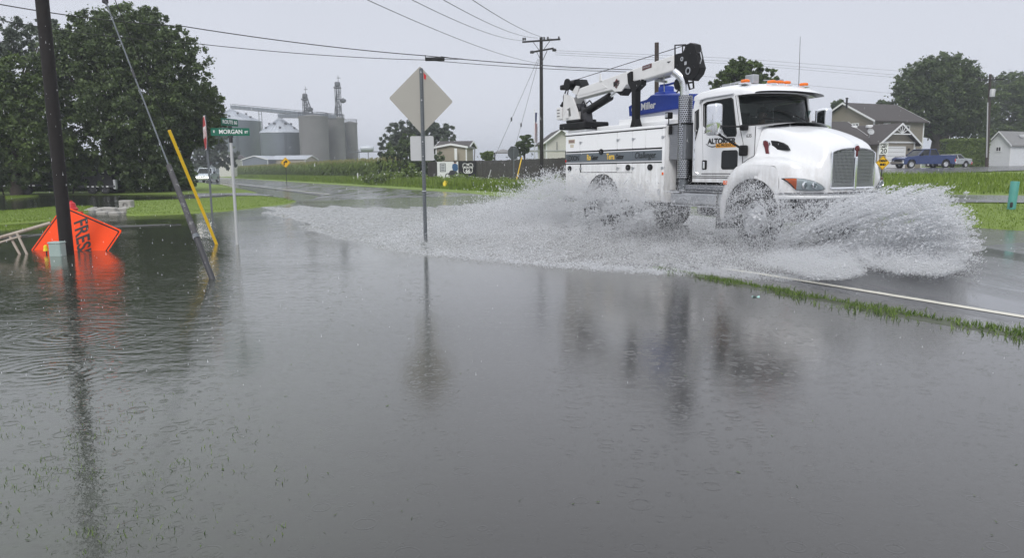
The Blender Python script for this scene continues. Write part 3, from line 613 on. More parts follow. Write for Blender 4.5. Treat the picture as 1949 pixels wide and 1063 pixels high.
# clipped hedge
hb = thing('hedge', 'clipped green hedge between the oak trunk and the right utility pole', 'hedge', base_px(1835, 96))
hv = V(1797, 268, 96)-np.array(hb.location); hw_ = V(1874, 268, 96)-np.array(hb.location); n_ = 26000
q = np.stack([rng.uniform(hv[0], hw_[0], n_), rng.uniform(-1, 1, n_), rng.uniform(0, hv[2], n_)], 1); fa = rng.integers(0, 2, n_); q[fa == 0, 1] = -1+rng.normal(0, .07, (fa == 0).sum()); top = rng.uniform(0, 1, n_) < .3; q[top, 2] = hv[2]+rng.normal(0, .07, top.sum())
vs, fs, ti = leaf_cloud(q, np.full(n_, .12), 1, .14); fast_mesh('foliage', vs, fs, M['leaf_bush'], hb, ti)
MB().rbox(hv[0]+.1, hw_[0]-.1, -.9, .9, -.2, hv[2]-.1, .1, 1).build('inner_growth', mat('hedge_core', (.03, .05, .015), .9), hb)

# roadside weeds in front of the fence
wp = []; wr = []
for px, py, r_ in [(700, 340, 9), (730, 340, 10), (760, 338, 14), (775, 330, 14), (800, 338, 12), (740, 333, 9), (830, 342, 9), (860, 343, 10), (880, 340, 12), (900, 343, 8), (930, 345, 6), (960, 344, 7), (1040, 348, 8), (1060, 340, 8)]:
    Yd = 72; c = V(px, py, Yd); c[2] = max(c[2], .3); wp.append(c); wr.append(r_*Yd/F_)
wp = np.array(wp); wr = np.array(wr); cc = []; rr_ = []
for c, r_ in zip(wp, wr):
    for _ in range(9): cc.append(c+rng.normal(0, .5, 3)*r_*np.array([1.3, 1, .7])); rr_.append(r_*rng.uniform(.35, .7))
vs, fs, ti = leaf_cloud(np.array(cc), np.array(rr_), 170, .13); tag(fast_mesh('roadside_weeds', vs, fs, M['leaf_bush'], None, ti), 'tangle of light green roadside weeds in front of the dark fence', 'weeds', kind='stuff')
n_ = 500; ci = rng.integers(0, len(cc), n_); q = np.array(cc)[ci]+rng.normal(0, .5, (n_, 3))*np.array([1, 1, .5]); q[:, 1] -= .6
vs, fs, ti = leaf_cloud(q, np.full(n_, .05), 1, .06); tag(fast_mesh('white_wildflowers', vs, fs, M['wh2'], None, ti), 'scattered white flower heads among the roadside weeds', 'flowers', kind='stuff')

# corn field
n_ = 9000; s = 78+rng.uniform(0, 1, n_)**.8*140; dd = rng.uniform(0, 1, n_)**2.2*40; o = 24.0+dd
rowo = np.round(o/.76)*.76+rng.normal(0, .06, n_); p = RN[None]*rowo[:, None]+RD[None]*s[:, None]
pr = p-CP; X = CX+F_*(pr @ CR)/(pr @ _fw); p = p[(X > 425) & (X < 765)]; n_ = len(p); p[:, 2] = hgt(p[:, 0], p[:, 1])
Hc = rng.uniform(2.2, 2.75, n_); V_ = []; T_ = []
for j in range(11):
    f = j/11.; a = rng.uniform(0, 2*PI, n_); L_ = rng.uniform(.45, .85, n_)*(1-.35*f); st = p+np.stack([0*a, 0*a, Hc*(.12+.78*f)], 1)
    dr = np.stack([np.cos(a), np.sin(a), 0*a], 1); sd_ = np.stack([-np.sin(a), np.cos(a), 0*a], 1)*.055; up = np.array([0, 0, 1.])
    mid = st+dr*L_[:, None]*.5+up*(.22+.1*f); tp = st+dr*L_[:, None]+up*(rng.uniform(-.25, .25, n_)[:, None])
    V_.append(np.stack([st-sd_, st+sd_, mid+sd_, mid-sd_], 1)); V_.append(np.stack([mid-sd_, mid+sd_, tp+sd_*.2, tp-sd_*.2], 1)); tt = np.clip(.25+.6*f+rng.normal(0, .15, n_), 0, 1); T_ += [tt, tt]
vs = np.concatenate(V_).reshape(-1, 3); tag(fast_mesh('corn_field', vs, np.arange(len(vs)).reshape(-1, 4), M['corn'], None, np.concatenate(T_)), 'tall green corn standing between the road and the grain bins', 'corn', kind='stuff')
V_ = []
for j in range(4):
    a = rng.uniform(0, 2*PI, n_); st = p+np.stack([0*a, 0*a, Hc*.95], 1); tp = st+np.stack([np.cos(a)*.12, np.sin(a)*.12, 0*a+.32], 1); sd_ = np.stack([-np.sin(a), np.cos(a), 0*a], 1)*.018; V_.append(np.stack([st-sd_, st+sd_, tp+sd_, tp-sd_], 1))
vs = np.concatenate(V_).reshape(-1, 3); tag(fast_mesh('corn_tassels', vs, np.arange(len(vs)).reshape(-1, 4), M['tassel'], None, rng.uniform(0, 1, len(vs)//4)), 'pale tassels topping the corn field', 'corn', kind='stuff')
# far tree line
n_ = 700; az = rng.uniform(-50, 50, n_); R_ = rng.uniform(480, 620, n_); q = np.stack([R_*np.sin(np.radians(az)), R_*np.cos(np.radians(az)), rng.uniform(1, 7, n_)*(.5+.5*vnoise(az, az, .6))], 1)
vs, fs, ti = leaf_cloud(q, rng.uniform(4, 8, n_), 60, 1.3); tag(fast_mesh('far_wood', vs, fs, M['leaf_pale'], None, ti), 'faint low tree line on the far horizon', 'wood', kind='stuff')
# ================================================================== FAR STRUCTURES
GB = 'grain elevator bins and silos'
def zat(px, py, Y): return V(px, py, Y)[2]
def bin_(px, hw, eave, apex, Y, lab):
    c = V(px, 320, Y); R = hw*Y/F_; ze, za = zat(px, eave, Y), zat(px, apex, Y); t = thing('grain_bin', lab, 'grain bin', (c[0], c[1], 0), 0, GB)
    prof = []; n_ = int(ze/.55)
    for i in range(n_+1):
        z = ze*i/n_; prof += [(R, z), (R+.07, z+.12)] if i < n_ else [(R, z)]
    MB().lathe(prof, n=48).build('wall', M['tin'], t, smooth=True, angle=50)
    b = MB().lathe([(R+.25, ze-.15), (R+.2, ze+.05), (.8, za-.4), (.8, za), (.3, za+.4), (0, za+.4)], n=32); b.build('roof', M['tinroof'], t)
    rb = MB()
    for j in range(32): a = 2*PI*j/32; rb.beam((math.cos(a)*(R+.15), math.sin(a)*(R+.15), ze+.12), (math.cos(a)*.9, math.sin(a)*.9, za-.3), .10, .12)
    o = rb.build('roof_rib', M['tinroof'], t); o['kind'] = 'stuff'
    for j in range(12):
        a = 2*PI*(j+.5)/12; f = .25 if j % 2 else .55; r_ = R+(0.8-R)*f; z = ze+(za-ze)*f; v = MB(); v.rbox(-.3, .3, -.3, .3, 0, .55, .08, 1); v.xform(Matrix.Translation((math.cos(a)*r_, math.sin(a)*r_, z))); v.build('roof_vent', M['farsteel'], t)
    lb = MB()
    for dx in (-.25, .25): lb.beam((dx, -R-.15, 0), (dx, -R-.15, ze), .06, .06)
    for i in range(int(ze/.4)): lb.box(-.25, .25, -R-.17, -R-.13, i*.4, i*.4+.04)
    lb.xform(Matrix.Rotation(.5, 4, 'Z')); lb.build('ladder', M['farsteel'], t); return t
bin_(447, 52, 231, 208, 245, 'largest ribbed metal grain bin, tallest roof, left end of the elevator')
bin_(538, 37, 253, 225, 232, 'lower ribbed metal grain bin left of the concrete silos')
def silo(px, hw, top, Y, lab):
    c = V(px, 320, Y); R = hw*Y/F_; z = zat(px, top, Y); t = thing('concrete_silo', lab, 'silo', (c[0], c[1], 0), 0, GB)
    MB().lathe([(R, -1), (R, z-.5), (R+.12, z-.5), (R+.12, z), (R-.3, z)], n=40).build('wall', M['silo'], t, smooth=True)
    MB().lathe([(R-.2, z-.1), (R*.4, z+.5), (0, z+.6)], n=30).build('roof', M['silo'], t)
    rl = MB(); 
    for j in range(24): a = 2*PI*j/24; rl.tube([(R*math.cos(a), R*math.sin(a), z), (R*math.cos(a), R*math.sin(a), z+1.1)], .04, 4)
    rl.lathe([(R-.04, z+1.06), (R+.04, z+1.06), (R+.04, z+1.14), (R-.04, z+1.14), (R-.04, z+1.06)], n=24); o = rl.build('guard_rail', M['farsteel'], t); return t
silo(600.5, 26.5, 222, 225, 'widest tan concrete silo, leftmost of the three')
silo(642, 16.5, 225, 236, 'middle tan concrete silo under the tall elevator tower')
silo(670, 12.5, 234, 246, 'shortest concrete silo, at the right end of the elevator')
def tower(px, top, bot, Y, wpx, lab, legs):
    c = V(px, 320, Y); k = Y/F_; zt, zb = zat(px, top, Y), zat(px, bot, Y); t = thing('elevator_tower', lab, 'elevator tower', (c[0], c[1], 0), 0, 'grain elevator towers'); w_ = wpx*k/2
    b = MB()
    for sx in (-1, 1):
        for sy in (-1, 1): b.beam((sx*w_, sy*w_, 0), (sx*w_, sy*w_, zt-2.2), .16, .16)
    z = 0; i = 0
    while z < zt-4:
        for sy in (-1, 1): b.beam((-w_, sy*w_, z), (w_, sy*w_, z), .14, .14); b.beam(((-w_, w_)[i % 2], sy*w_, z), ((w_, -w_)[i % 2], sy*w_, z+2.4), .12, .12)
        for sx in (-1, 1): b.beam((sx*w_, -w_, z), (sx*w_, w_, z), .14, .14)
        z += 2.4; i += 1
    b.build('frame', M['farsteel'], t)
    MB().box(-w_*.5, -w_*.2, -.2, .2, 0, zt-1.6).box(w_*.15, w_*.45, -.2, .2, 0, zt-1.6).build('leg_casing', M['farsteel'], t)
    h = MB(); h.rbox(-w_*1.1, w_*1.1, -.7, .7, zt-2.4, zt-.9, .4, 2); h.rbox(-w_*1.5, w_*1.3, -1, 1, zt-2.9, zt-2.6, .05, 1); h.build('head', M['farsteel'], t)
    p_ = MB(); p_.box(w_*.3, w_*.45, -.1, .1, zt-1, zt+1.2); p_.box(-w_*.2, w_*1.3, -.1, .1, zt+.2, zt+.35); p_.build('jib', M['farsteel'], t)
    s_ = MB()
    for (x1, z1, x2, z2, r) in legs: s_.tube([(x1*k, -.6, zt-z1), (x2*k, -.6, zt-z2)], r, 6)
    s_.build('spout', M['farsteel'], t); d = MB(); d.lathe([(.1, 0), (1., .5), (1., 1.1), (.2, 1.6)], (w_*2.0, 0, zt*.75), n=10); d.build('distributor', M['farsteel'], t); return t
tower(587, 172, 222, 232, 8, 'shorter elevator tower rising behind the widest silo', [(4, 2, 12, 6, .18), (12, 6, 30, 13, .16), (12, 6, 14, 13, .14)])
tower(649, 150, 225, 240, 9, 'tallest elevator tower with splayed spouts over the middle silo', [(-2, 4, -16, 24, .10), (-1, 4, -11, 24, .12), (0, 5, -6, 24, .08), (5, 9, 17, 22, .15)])
def convey(p1, p2, Y, lab, supp=()):
    a, b_ = V(*p1, Y), V(*p2, Y); t = thing('conveyor', lab, 'conveyor', a, 0, 'elevated grain conveyors'); d = Vector(b_)-Vector(a)
    MB().beam((0, 0, 0), d, .9, .9).build('trough', M['tin'], t); r = MB()
    for dy in (-.6, .6): r.beam((0, dy, .8), (d.x, d.y+dy, d.z+.8), .08, .08); r.beam((0, dy, -.6), (d.x, d.y+dy, d.z-.6), .12, .12)
    for i in range(24): q = d*(i/23); r.beam((q.x, q.y-.6, q.z-.6), (q.x, q.y-.6, q.z+.8), .06, .06)
    r.build('rail', M['farsteel'], t)
    for px in supp:
        q = V(px, 300, Y)-a; zt = d.z*(q[0]/d.x); s_ = MB()
        for dx in (-.5, .5): s_.beam((q[0]+dx*.8, 0, zt), (q[0]+dx*1.5, 0, -a[2]), .15, .15)
        for i in range(14): zz = zt-(zt+a[2])*i/14; s_.beam((q[0]-.6, 0, zz), (q[0]+.6, 0, zz), .08, .08)
        s_.build('support', M['farsteel'], t)
convey((440, 203), (640, 222), 238, 'long sloping conveyor from the largest bin across to the silos', (500,))
convey((530, 220), (640, 222), 229, 'short level conveyor above the lower metal bin')

def house_block(t, o, yaw, Lx, Dy, z0, ze, zr, axis, wallm, over=.4, wins=(), name='wall', roofm=None, sid=True):
    """block with origin corner o (near-left), x along the front, y going back"""
    Mx = Matrix.Translation((o[0], o[1], 0)) @ Matrix.Rotation(yaw, 4, 'Z')
    loc = Vector(t.location); Mx = Matrix.Translation(-loc) @ Mx; roofm = roofm or M['roof']
    b = MB(); b.box(0, Lx, 0, Dy, z0-.4, ze)
    if axis == 'x': b.add([(0,0,ze),(0,Dy,ze),(0,Dy/2,zr),(Lx,0,ze),(Lx,Dy,ze),(Lx,Dy/2,zr)], [(0,1,2),(3,5,4),(0,2,5,3),(1,4,5,2)])
    else: b.add([(0,0,ze),(Lx,0,ze),(Lx/2,0,zr),(0,Dy,ze),(Lx,Dy,ze),(Lx/2,Dy,zr)], [(0,1,2),(3,5,4),(0,2,5,3),(1,4,5,2)])
    b.xform(Mx).build(name, wallm, t)
    r = MB(); k = over; th = .16
    half = (Dy if axis == 'x' else Lx)/2; sl = (zr-ze)/half
    for sg in (-1, 1):
        pts = []
        e_in = half+k; z_e = ze-sl*k
        for u in (-k, (Lx if axis == 'x' else Dy)+k):
            for (q, z) in ((0, zr+.03), (sg*e_in, z_e+.03)):
                for dz in (0, th): pts.append((u, half+q, z+dz) if axis == 'x' else (half+q, u, z+dz))
        r.add(pts, [(0,1,3,2),(4,6,7,5),(0,4,5,1),(2,3,7,6),(1,5,7,3),(0,2,6,4)])
    r.xform(Mx).build('roof', roofm, t)
    for u in ((-k-.05, -k-.002), ((Lx if axis == 'x' else Dy)+k+.002, (Lx if axis == 'x' else Dy)+k+.05)):
        for sg in (-1, 1):
            tr_ = MB(); a = [(half+sg*.002, zr+.20), (half+sg*.002, zr-.02), (half+sg*(half+k), ze-sl*k-.02), (half+sg*(half+k), ze-sl*k+.20)]
            if axis == 'x': tr_.xplate(a, u[0], u[1])
            else: tr_.plate(a, [], lambda p, q: (p, u[0], q), lambda p, q: (p, u[1], q))
            tr_.xform(Mx).build('gable_trim', M['trim'], t)
    if sid:                                    # lap siding courses
        s_ = MB(); z = z0
        while z < ze-.1: s_.box(-.02, Lx+.02, -.02, .0-.001, z, z+.03); s_.box(-.02, -.001, 0, Dy, z, z+.03); z += .2
        zz = ze
        while zz < zr-.15:
            f = (zz-ze)/(zr-ze)
            if axis == 'x': s_.box(-.02, -.001, half*f, Dy-half*f, zz, zz+.03)
            else: s_.box(half*f, Lx-half*f, -.02, -.001, zz, zz+.03)
            zz += .2
        o2 = s_.xform(Mx).build('siding', wallm, t); o2['kind'] = 'stuff'
    for c0, c1 in ((0, 0), (Lx, 0), (0, Dy)):
        MB().box(c0-.07, c0+.07, c1-.07, c1+.07, z0-.3, ze).xform(Mx).build('corner_trim', M['trim'], t)
    for (f, a0, a1, b0, b1) in wins:           # f: 'front' or 'side'
        wf = MB(); gl = MB()
        def rect(B, x0, x1, z0_, z1_, d0, d1):
            if f == 'front': B.box(x0, x1, -d1, -d0, z0_, z1_)
            else: B.box(-d1, -d0, x0, x1, z0_, z1_)
        rect(gl, a0, a1, b0, b1, .021, .045)
        for q in ((a0-.1, a1+.1, b1, b1+.12), (a0-.1, a1+.1, b0-.12, b0), (a0-.1, a0, b0, b1), (a1, a1+.1, b0, b1), ((a0+a1)/2-.03, (a0+a1)/2+.03, b0, b1)): rect(wf, *q, .022, .09)
        w_ = wf.xform(Mx).build('window', M['trim'], t); gl.xform(Mx).build('pane', M['glassd'], w_)
    return Mx
yaw = rad(25); g0 = 1.2
hs = thing('brown_house', 'brown two storey house with dark shingle roofs and an attached garage, behind the truck hood', 'house', (V(1660, 300, 88)[0], 88, g0))
c0 = V(1660, 300, 88); ex = Vector((math.cos(yaw), math.sin(yaw), 0)); ey = Vector((-math.sin(yaw), math.cos(yaw), 0))
ze = zat(1660, 229, 88); zr = zat(1605, 198.5, 92)
Mm = house_block(hs, c0, yaw, 8.6, 8.6, g0, ze, zr, 'x', M['siding_tan'], .45, [('side', 2.2, 3., ze-.8, ze-.3), ('front', 1.6, 2.6, ze-1.2, ze-.35), ('front', 5.0, 6.0, ze-2.6, ze-.6)])
o2 = Vector(c0[:3])+ex*-3.8+ey*-6.0; o2 = (o2.x, o2.y); zg = zat(1670, 271, 80); gz = zat(1709, 235, 80)
og = V(1671, 300, 80)
house_block(hs, og, yaw, 5.6, 8, g0, zg, gz-.1, 'y', M['siding_tan'], .55)
o3 = Vector(og[:3])-ex*4.8+ey*1.2
house_block(hs, (o3.x, o3.y), yaw, 5.2, 7.5, g0, zg, zat(1640, 234, 84), 'x', M['siding_tan'], .5)
o4 = Vector(og[:3])+ex*6.1+ey*2.5
house_block(hs, (o4.x, o4.y), yaw, 3.0, 5, g0, zg-.2, zg+.9, 'x', M['siding_tan'], .4)
Mg = Matrix.Translation(-Vector(hs.location)) @ Matrix.Translation((og[0], og[1], 0)) @ Matrix.Rotation(yaw, 4, 'Z')
dr = MB()
for i in range(5): dr.rbox(1.25, 4.0, -.09, -.03, g0+.05+i*.43, g0+.45+i*.43, .02, 1)
dr.xform(Mg).build('garage_door', M['trim'], hs)
MB().box(1.1, 1.25, -.12, -.02, g0, g0+2.35).box(4.0, 4.15, -.12, -.02, g0, g0+2.35).box(1.1, 4.15, -.12, -.02, g0+2.2, g0+2.36).xform(Mg).build('door_frame', M['trim'], hs)
MB().box(-.2, 5.8, -.1, -.02, zg-.06, zg+.1).xform(Mg).build('gable_band', M['trim'], hs)
fb = MB(); hx = 2.8; bz = gz-1.15; fb.box(hx-1.35, hx+1.35, -.62, -.5, bz, bz+.12)
for a in (30, 60, 90, 120, 150): fb.beam((hx, -.56, bz+.1), (hx+math.cos(rad(a))*(.95), -.56, bz+.1+math.sin(rad(a))*.8), .07, .06)
fb.xform(Mg).build('gable_bracket', M['trim'], hs)
ld = MB(); ld.box(4.55, 4.7, -.2, -.03, g0+1.9, g0+2.15); ld.xform(Mg).build('wall_lamp', M['black'], hs)
for px, py, Y in ((1625, 239, 84), (1655, 238, 84), (1688, 236, 84)):
    q = Vector(V(px, py, Y))-Vector(hs.location); MB().rbox(q.x-.3, q.x+.3, q.y-.3, q.y+.3, q.z-.35, q.z, .06, 1).build('roof_vent', M['trim'], hs)
q = Vector(V(1612, 188, 91))-Vector(hs.location); MB().tube([(q.x, q.y, q.z-1.1), (q.x, q.y, q.z)], .12, 8).lathe([(.17, 0), (.17, .12), (0, .12)], (q.x, q.y, q.z), n=8).build('flue_pipe', M['black'], hs)
def dish(par, p, r, m=None):
    d = MB(); d.lathe([(0, -.12*r*2), (r*.5, -.1*r*2), (r*.9, .0), (r, .08), (r*.97, .08), (r*.5, -.05*r*2), (0, -.08*r*2)], (0, 0, 0), 'y', 18); d.xform(Matrix.Translation(p) @ Matrix.Rotation(rad(-25), 4, 'X') @ Matrix.Rotation(rad(180), 4, 'Z')); d.tube([p, (p[0], p[1]+.3, p[2]-r*1.7)], .03, 5); d.tube([p, (p[0]+.15, p[1]-r*1.1, p[2]-r*.4)], .02, 4); return d.build('satellite_dish', m or M['signback2'], par)
dish(hs, Vector(V(1657, 251, 80))-Vector(hs.location), .36)

ws = thing('white_shed', 'small white gabled outbuilding with a grey roof at the right edge', 'outbuilding', (V(1883, 300, 108)[0], 108, g0))
Y = 105; ow = V(1922, 300, Y); hm_ = house_block(ws, ow, rad(25), 9, 3.3, g0, zat(1922, 275, Y), zat(1901, 252.5, 107), 'x', M['siding_white'], .3, [('side', 1.35, 1.95, zat(1900, 287, Y), zat(1900, 280, Y))], roofm=M['roof2'])
for px, py in ((1944, 258), (1940, 266)): dish(ws, Vector(V(px, py, 107))-Vector(ws.location), .34)

cs_ = thing('tan_shed', 'tan sided shed with dark low roof behind the painted fence panel', 'shed', (V(835, 310, 86)[0], 86, .4))
Y = 86; k = Y/F_; house_block(cs_, V(831, 320, Y), rad(-6), 57*k, 5, .3, zat(832, 282, Y), zat(860, 276.5, Y), 'y', M['siding_shed'], .25, roofm=M['roof2'])
house_block(cs_, V(838, 320, Y+5), rad(-6), 53*k, 5, .3, zat(838, 280, Y+5), zat(838, 270.5, Y+5), 'x', M['siding_shed'], .5)
q = V(868, 300, Y-.6); MB().box(q[0]-.15-cs_.location.x, q[0]+.15-cs_.location.x, -1.0, -.85, zat(868, 305, Y)-.4, zat(868, 283, Y)-.4).build('corner_trim', M['trim'], cs_)

ch = thing('cream_house', 'cream sided house gable showing left of the truck body', 'house', (V(1035, 310, 88)[0], 88, .4))
Y = 88; k = Y/F_; house_block(ch, V(1040, 320, Y), rad(4), 56*k, 9, .4, zat(1040, 270, Y), zat(1068, 248, Y), 'y', M['siding_cream'], .5)
q = Vector(V(1060, 288, Y-.2))-Vector(ch.location); MB().tube([q, q+Vector((0, 0, 1.1))], .05, 6).build('meter_mast', M['farsteel'], ch)
# low metal shed by the bins, tan barn
ms_ = thing('metal_shed', 'low grey metal shed with pale roof in front of the grain bins', 'shed', (V(490, 320, 205)[0], 205, 0))
Y = 205; k = Y/F_; house_block(ms_, V(462, 325, Y), rad(-14), 54*k, 14, 0, zat(462, 305, Y), zat(490, 297.5, Y), 'y', M['tin'], .3, roofm=M['tinroof'], sid=False)
house_block(ms_, V(516, 325, Y+2), rad(-6), 68*k, 9, 0, zat(516, 304, Y), zat(540, 296.5, Y), 'x', M['siding_shed'], .3, roofm=M['tinroof'], sid=False)
tb = thing('tan_barn', 'distant tan barn with white gable behind the oncoming pickup', 'barn', (V(425, 320, 215)[0], 215, 0))
house_block(tb, V(418, 325, 215), rad(-20), 5, 6, 0, zat(420, 303, 215), zat(425, 296, 215), 'y', M['siding_cream'], .3, sid=False)
# pipe rack right of the silos
pr_ = thing('pipe_rack', 'pale pipework and tank on posts right of the silos', 'pipework', (V(690, 320, 220)[0], 220, 0)); k = 220/F_
b = MB(); ox = pr_.location.x
for px in (672, 690, 713): b.tube([(V(px, 0, 220)[0]-ox, 0, 0), (V(px, 0, 220)[0]-ox, 0, zat(px, 285, 220))], .12, 5)
b.tube([(V(655, 0, 220)[0]-ox, 0, zat(655, 290, 220)), (V(724, 0, 220)[0]-ox, 0, zat(724, 288.5, 220))], .15, 6); b.build('frame', M['farsteel'], pr_)
MB().lathe([(0, -2), (.8, -1.8), (1., -1), (1., 1.2), (.7, 1.9), (0, 2)], (V(688, 0, 220)[0]-ox, 0, zat(688, 283, 220)), 'x', 12).build('tank', M['tinroof'], pr_, smooth=True)

# ------------------------------------------------------------------ fence and painted panels
fe = thing('board_fence', 'long dark board fence behind the weeds, ending in a painted panel', 'fence', (V(820, 320, 76)[0], 76, .3))
fp = [(815, 75.0, 309), (832, 75.5, 308), (872, 76, 306.5), (960, 76, 305), (1040, 75, 302), (1110, 73, 299)]
def fpt(px):
    Y = float(np.interp(px, [p[0] for p in fp], [p[1] for p in fp])); ty = float(np.interp(px, [p[0] for p in fp], [p[2] for p in fp])); q = V(px, ty, Y); return q
prev = None; ox = Vector(fe.location); fb = MB(); x = fpt(815)[0]; pxs = np.linspace(815, 1110, 122)
for i, px in enumerate(pxs):
    q = fpt(px); w_ = .125; 
    if 832 < px < 872 or px < 1e9: fb.box(q[0]-ox.x-.066, q[0]-ox.x+.060, q[1]-ox.y-.012*((i % 2)), q[1]-ox.y+.02, -.2, q[2]-ox.z+random.uniform(-.02, .02))
    if i % 14 == 0: MB().box(q[0]-ox.x-.06, q[0]-ox.x+.06, q[1]-ox.y+.05, q[1]-ox.y+.17, -.3, q[2]-ox.z-.02).build('post', M['fence'], fe)
o_ = fb.build('board', M['fence'], fe); o_['kind'] = 'stuff'
def fpanel(name, lab, cat, x0, x1, ty, by, m):
    a, b_ = fpt(x0), fpt(x1); t = thing(name, lab, cat, (a[0], a[1]-.1, V(x0, by, a[1])[2])); dv = Vector((b_[0]-a[0], b_[1]-a[1], 0)); h = V(x0, ty, a[1])[2]-V(x0, by, a[1])[2]
    MB().beam((0, -.03, h/2), (dv.x, dv.y-.03, h/2), .05, h).build('board', m, t); return t, dv, h
t, dv, h = fpanel('painted_panel', 'white painted fence panel showing a motorcycle rider and a small framed notice', 'mural', 832, 872, 308, 347, M['trim'])
W_ = dv.length; e_ = dv.normalized(); nn = Vector((e_.y, -e_.x, 0))
def on(x, z, d=.07): return tuple(e_*x+nn*(d)+Vector((0, 0, z)))
def flat(name, m, pts, d=.065): b = MB(); b.plate(pts, [], lambda a, c: on(a, c, d), lambda a, c: on(a, c, d+.004)); return b.build(name, m, t)
s_ = W_/40.  # metres per photo pixel
def PX(px, py): return ((px-832)*s_, h-(py-308)*s_)
flat('notice_frame', M['dgrey'], [PX(837, 311), PX(848, 311), PX(848, 327), PX(837, 327)]); flat('notice', mat('notice_grey', (.5, .52, .55), .5), [PX(838, 312), PX(847, 312), PX(847, 326), PX(838, 326)], .072)
for i in range(4): flat('notice_line', M['dgrey'], [PX(839.5, 314+i*3), PX(845.5, 314+i*3), PX(845.5, 315+i*3), PX(839.5, 315+i*3)], .078)
bl = mat('mural_blue', (.02, .09, .22), .6, var=.2); sk = mat('mural_skin', (.45, .25, .17), .6)
flat('rider_jacket', bl, [PX(861, 313), PX(866, 311), PX(871, 314), PX(871.5, 322), PX(869, 326), PX(862, 325), PX(860, 319)])
flat('rider_face', sk, [PX(864, 307.8+1), PX(868, 307.8+1), PX(868, 311.5), PX(864, 311.5)], .07); flat('rider_cap', M['black'], [PX(863.2, 308), PX(869, 308), PX(868.6, 309.8), PX(863.4, 309.8)], .075)
for cx_, cy_, r_ in ((852, 335, 5.5), (868, 334, 5.2)):
    o_ = ell(*PX(cx_, cy_), r_*s_, r_*s_, 18); i_ = ell(*PX(cx_, cy_), r_*s_*.72, r_*s_*.72, 18); b = MB(); b.plate(o_, [i_], lambda a, c: on(a, c, .066), lambda a, c: on(a, c, .071)); b.build('painted_wheel', M['black'], t)
flat('painted_motorcycle', M['dgrey'], [PX(852, 333), PX(856, 325), PX(861, 324), PX(868, 326), PX(871, 330), PX(866, 333), PX(858, 334)], .076)
t, dv, h = fpanel('route_panel', 'black panel with a white ROUTE 66 shield on the dark fence', 'sign', 873, 906, 306.5, 336, M['black'])
W_ = dv.length; e_ = dv.normalized(); nn = Vector((e_.y, -e_.x, 0)); s_ = W_/33.
def PX(px, py): return ((px-873)*s_, h-(py-306.5)*s_)
so_ = [PX(*q) for q in ((881, 312), (884, 310.8), (890, 312), (896, 310.8), (900, 312), (900.6, 317), (899, 322), (899.6, 327), (896, 330), (885, 330), (881.5, 327), (882, 322), (880.3, 317))]
cx_ = sum(p[0] for p in so_)/len(so_); cy_ = sum(p[1] for p in so_)/len(so_); si_ = [(cx_+(a-cx_)*.9, cy_+(c-cy_)*.9) for a, c in so_]
b = MB(); b.plate(so_, [si_], lambda a, c: on(a, c, .066), lambda a, c: on(a, c, .072)); b.build('shield_outline', M['ltr_w'], t)
for s1, sz, y_ in (('THE', .16, 314), ('ROUTE', .26, 319), ('66', .50, 325.6)): q = PX(890.5, y_); txt(s1, sz, M['ltr_w'], t, on(q[0], q[1], .075), e_, (0, 0, 1), bold=.012)
# gazebo
gz_ = thing('gazebo', 'pale roofed garden gazebo behind the fence', 'gazebo', (V(958, 310, 84)[0], 84, .4)); k = 84/F_
MB().lathe([(19*k, zat(958, 292, 84)-.4), (19*k, zat(958, 290.5, 84)-.4), (5*k, zat(958, 285, 84)-.4), (0, zat(958, 284, 84)-.4)], n=8, a0=PI/8, a1=2*PI+PI/8-1e-5).build('roof', M['roof2'], gz_)
for sx in (-1, 1):
    for sy in (-1, 1): MB().box(sx*16*k-.05, sx*16*k+.05, sy*.9-.05, sy*.9+.05, -.3, zat(958, 291, 84)-.4).build('post', M['dgrey'], gz_)
lf_ = thing('patio_cover', 'low pale patio roof behind the fence beside the cream house', 'patio cover', (V(1000, 300, 82)[0], 82, .4)); k = 82/F_; x0 = V(985, 0, 82)[0]-V(1000, 0, 82)[0]; x1 = V(1082, 0, 82)[0]-V(1000, 0, 82)[0]; zz = zat(1000, 289, 82)-.4
MB().box(x0, x1, -1.6, 1.6, zz, zz+.12).build('roof', M['signback2'], lf_)
for f in (.05, .5, .95): MB().box(x0+(x1-x0)*f-.06, x0+(x1-x0)*f+.06, -1.5, -1.38, -.3, zz).build('post', M['dgrey'], lf_)
# flagpole
fl = thing('flagpole', 'thin flagpole with a limp striped flag left of the utility pole', 'flagpole', (V(1018, 300, 79)[0], 79, .4)); zt = zat(1018, 210, 79)-.4
MB().tube([(0, 0, -.3), (0, 0, zt)], [.06, .035], 8).lathe([(0, .1), (.08, .05), (.08, 0), (0, -.05)], (0, 0, zt+.05), n=8).build('pole', M['wh2'], fl)
fo = thing('flag', 'limp red and white striped flag with a blue corner hanging on the flagpole', 'flag', (fl.location.x, 79, .4))
for nm, z0_, z1_, mm in (('canton', zt-1.2, zt-.2, mat('flag_blue', (.02, .03, .12), .8)), ('stripes', zt-3.3, zt-1.2, None)):
    for j in range(1 if mm else 6):
        b = MB(); x0, x1 = (0.05, .26) if mm else (.05+j*.04, .05+(j+1)*.04)
        b.grid([[(x0+(x1-x0)*i/4*(1-.3*kk/8), .10*math.sin(x0*14+i*1.5+kk*.4), z1_+(z0_-z1_)*kk/8-(x0*.8)) for i in range(5)] for kk in range(9)]); b.build('canton' if mm else 'stripe', mm or (M['signred'] if j % 2 == 0 else M['trim']), fo)

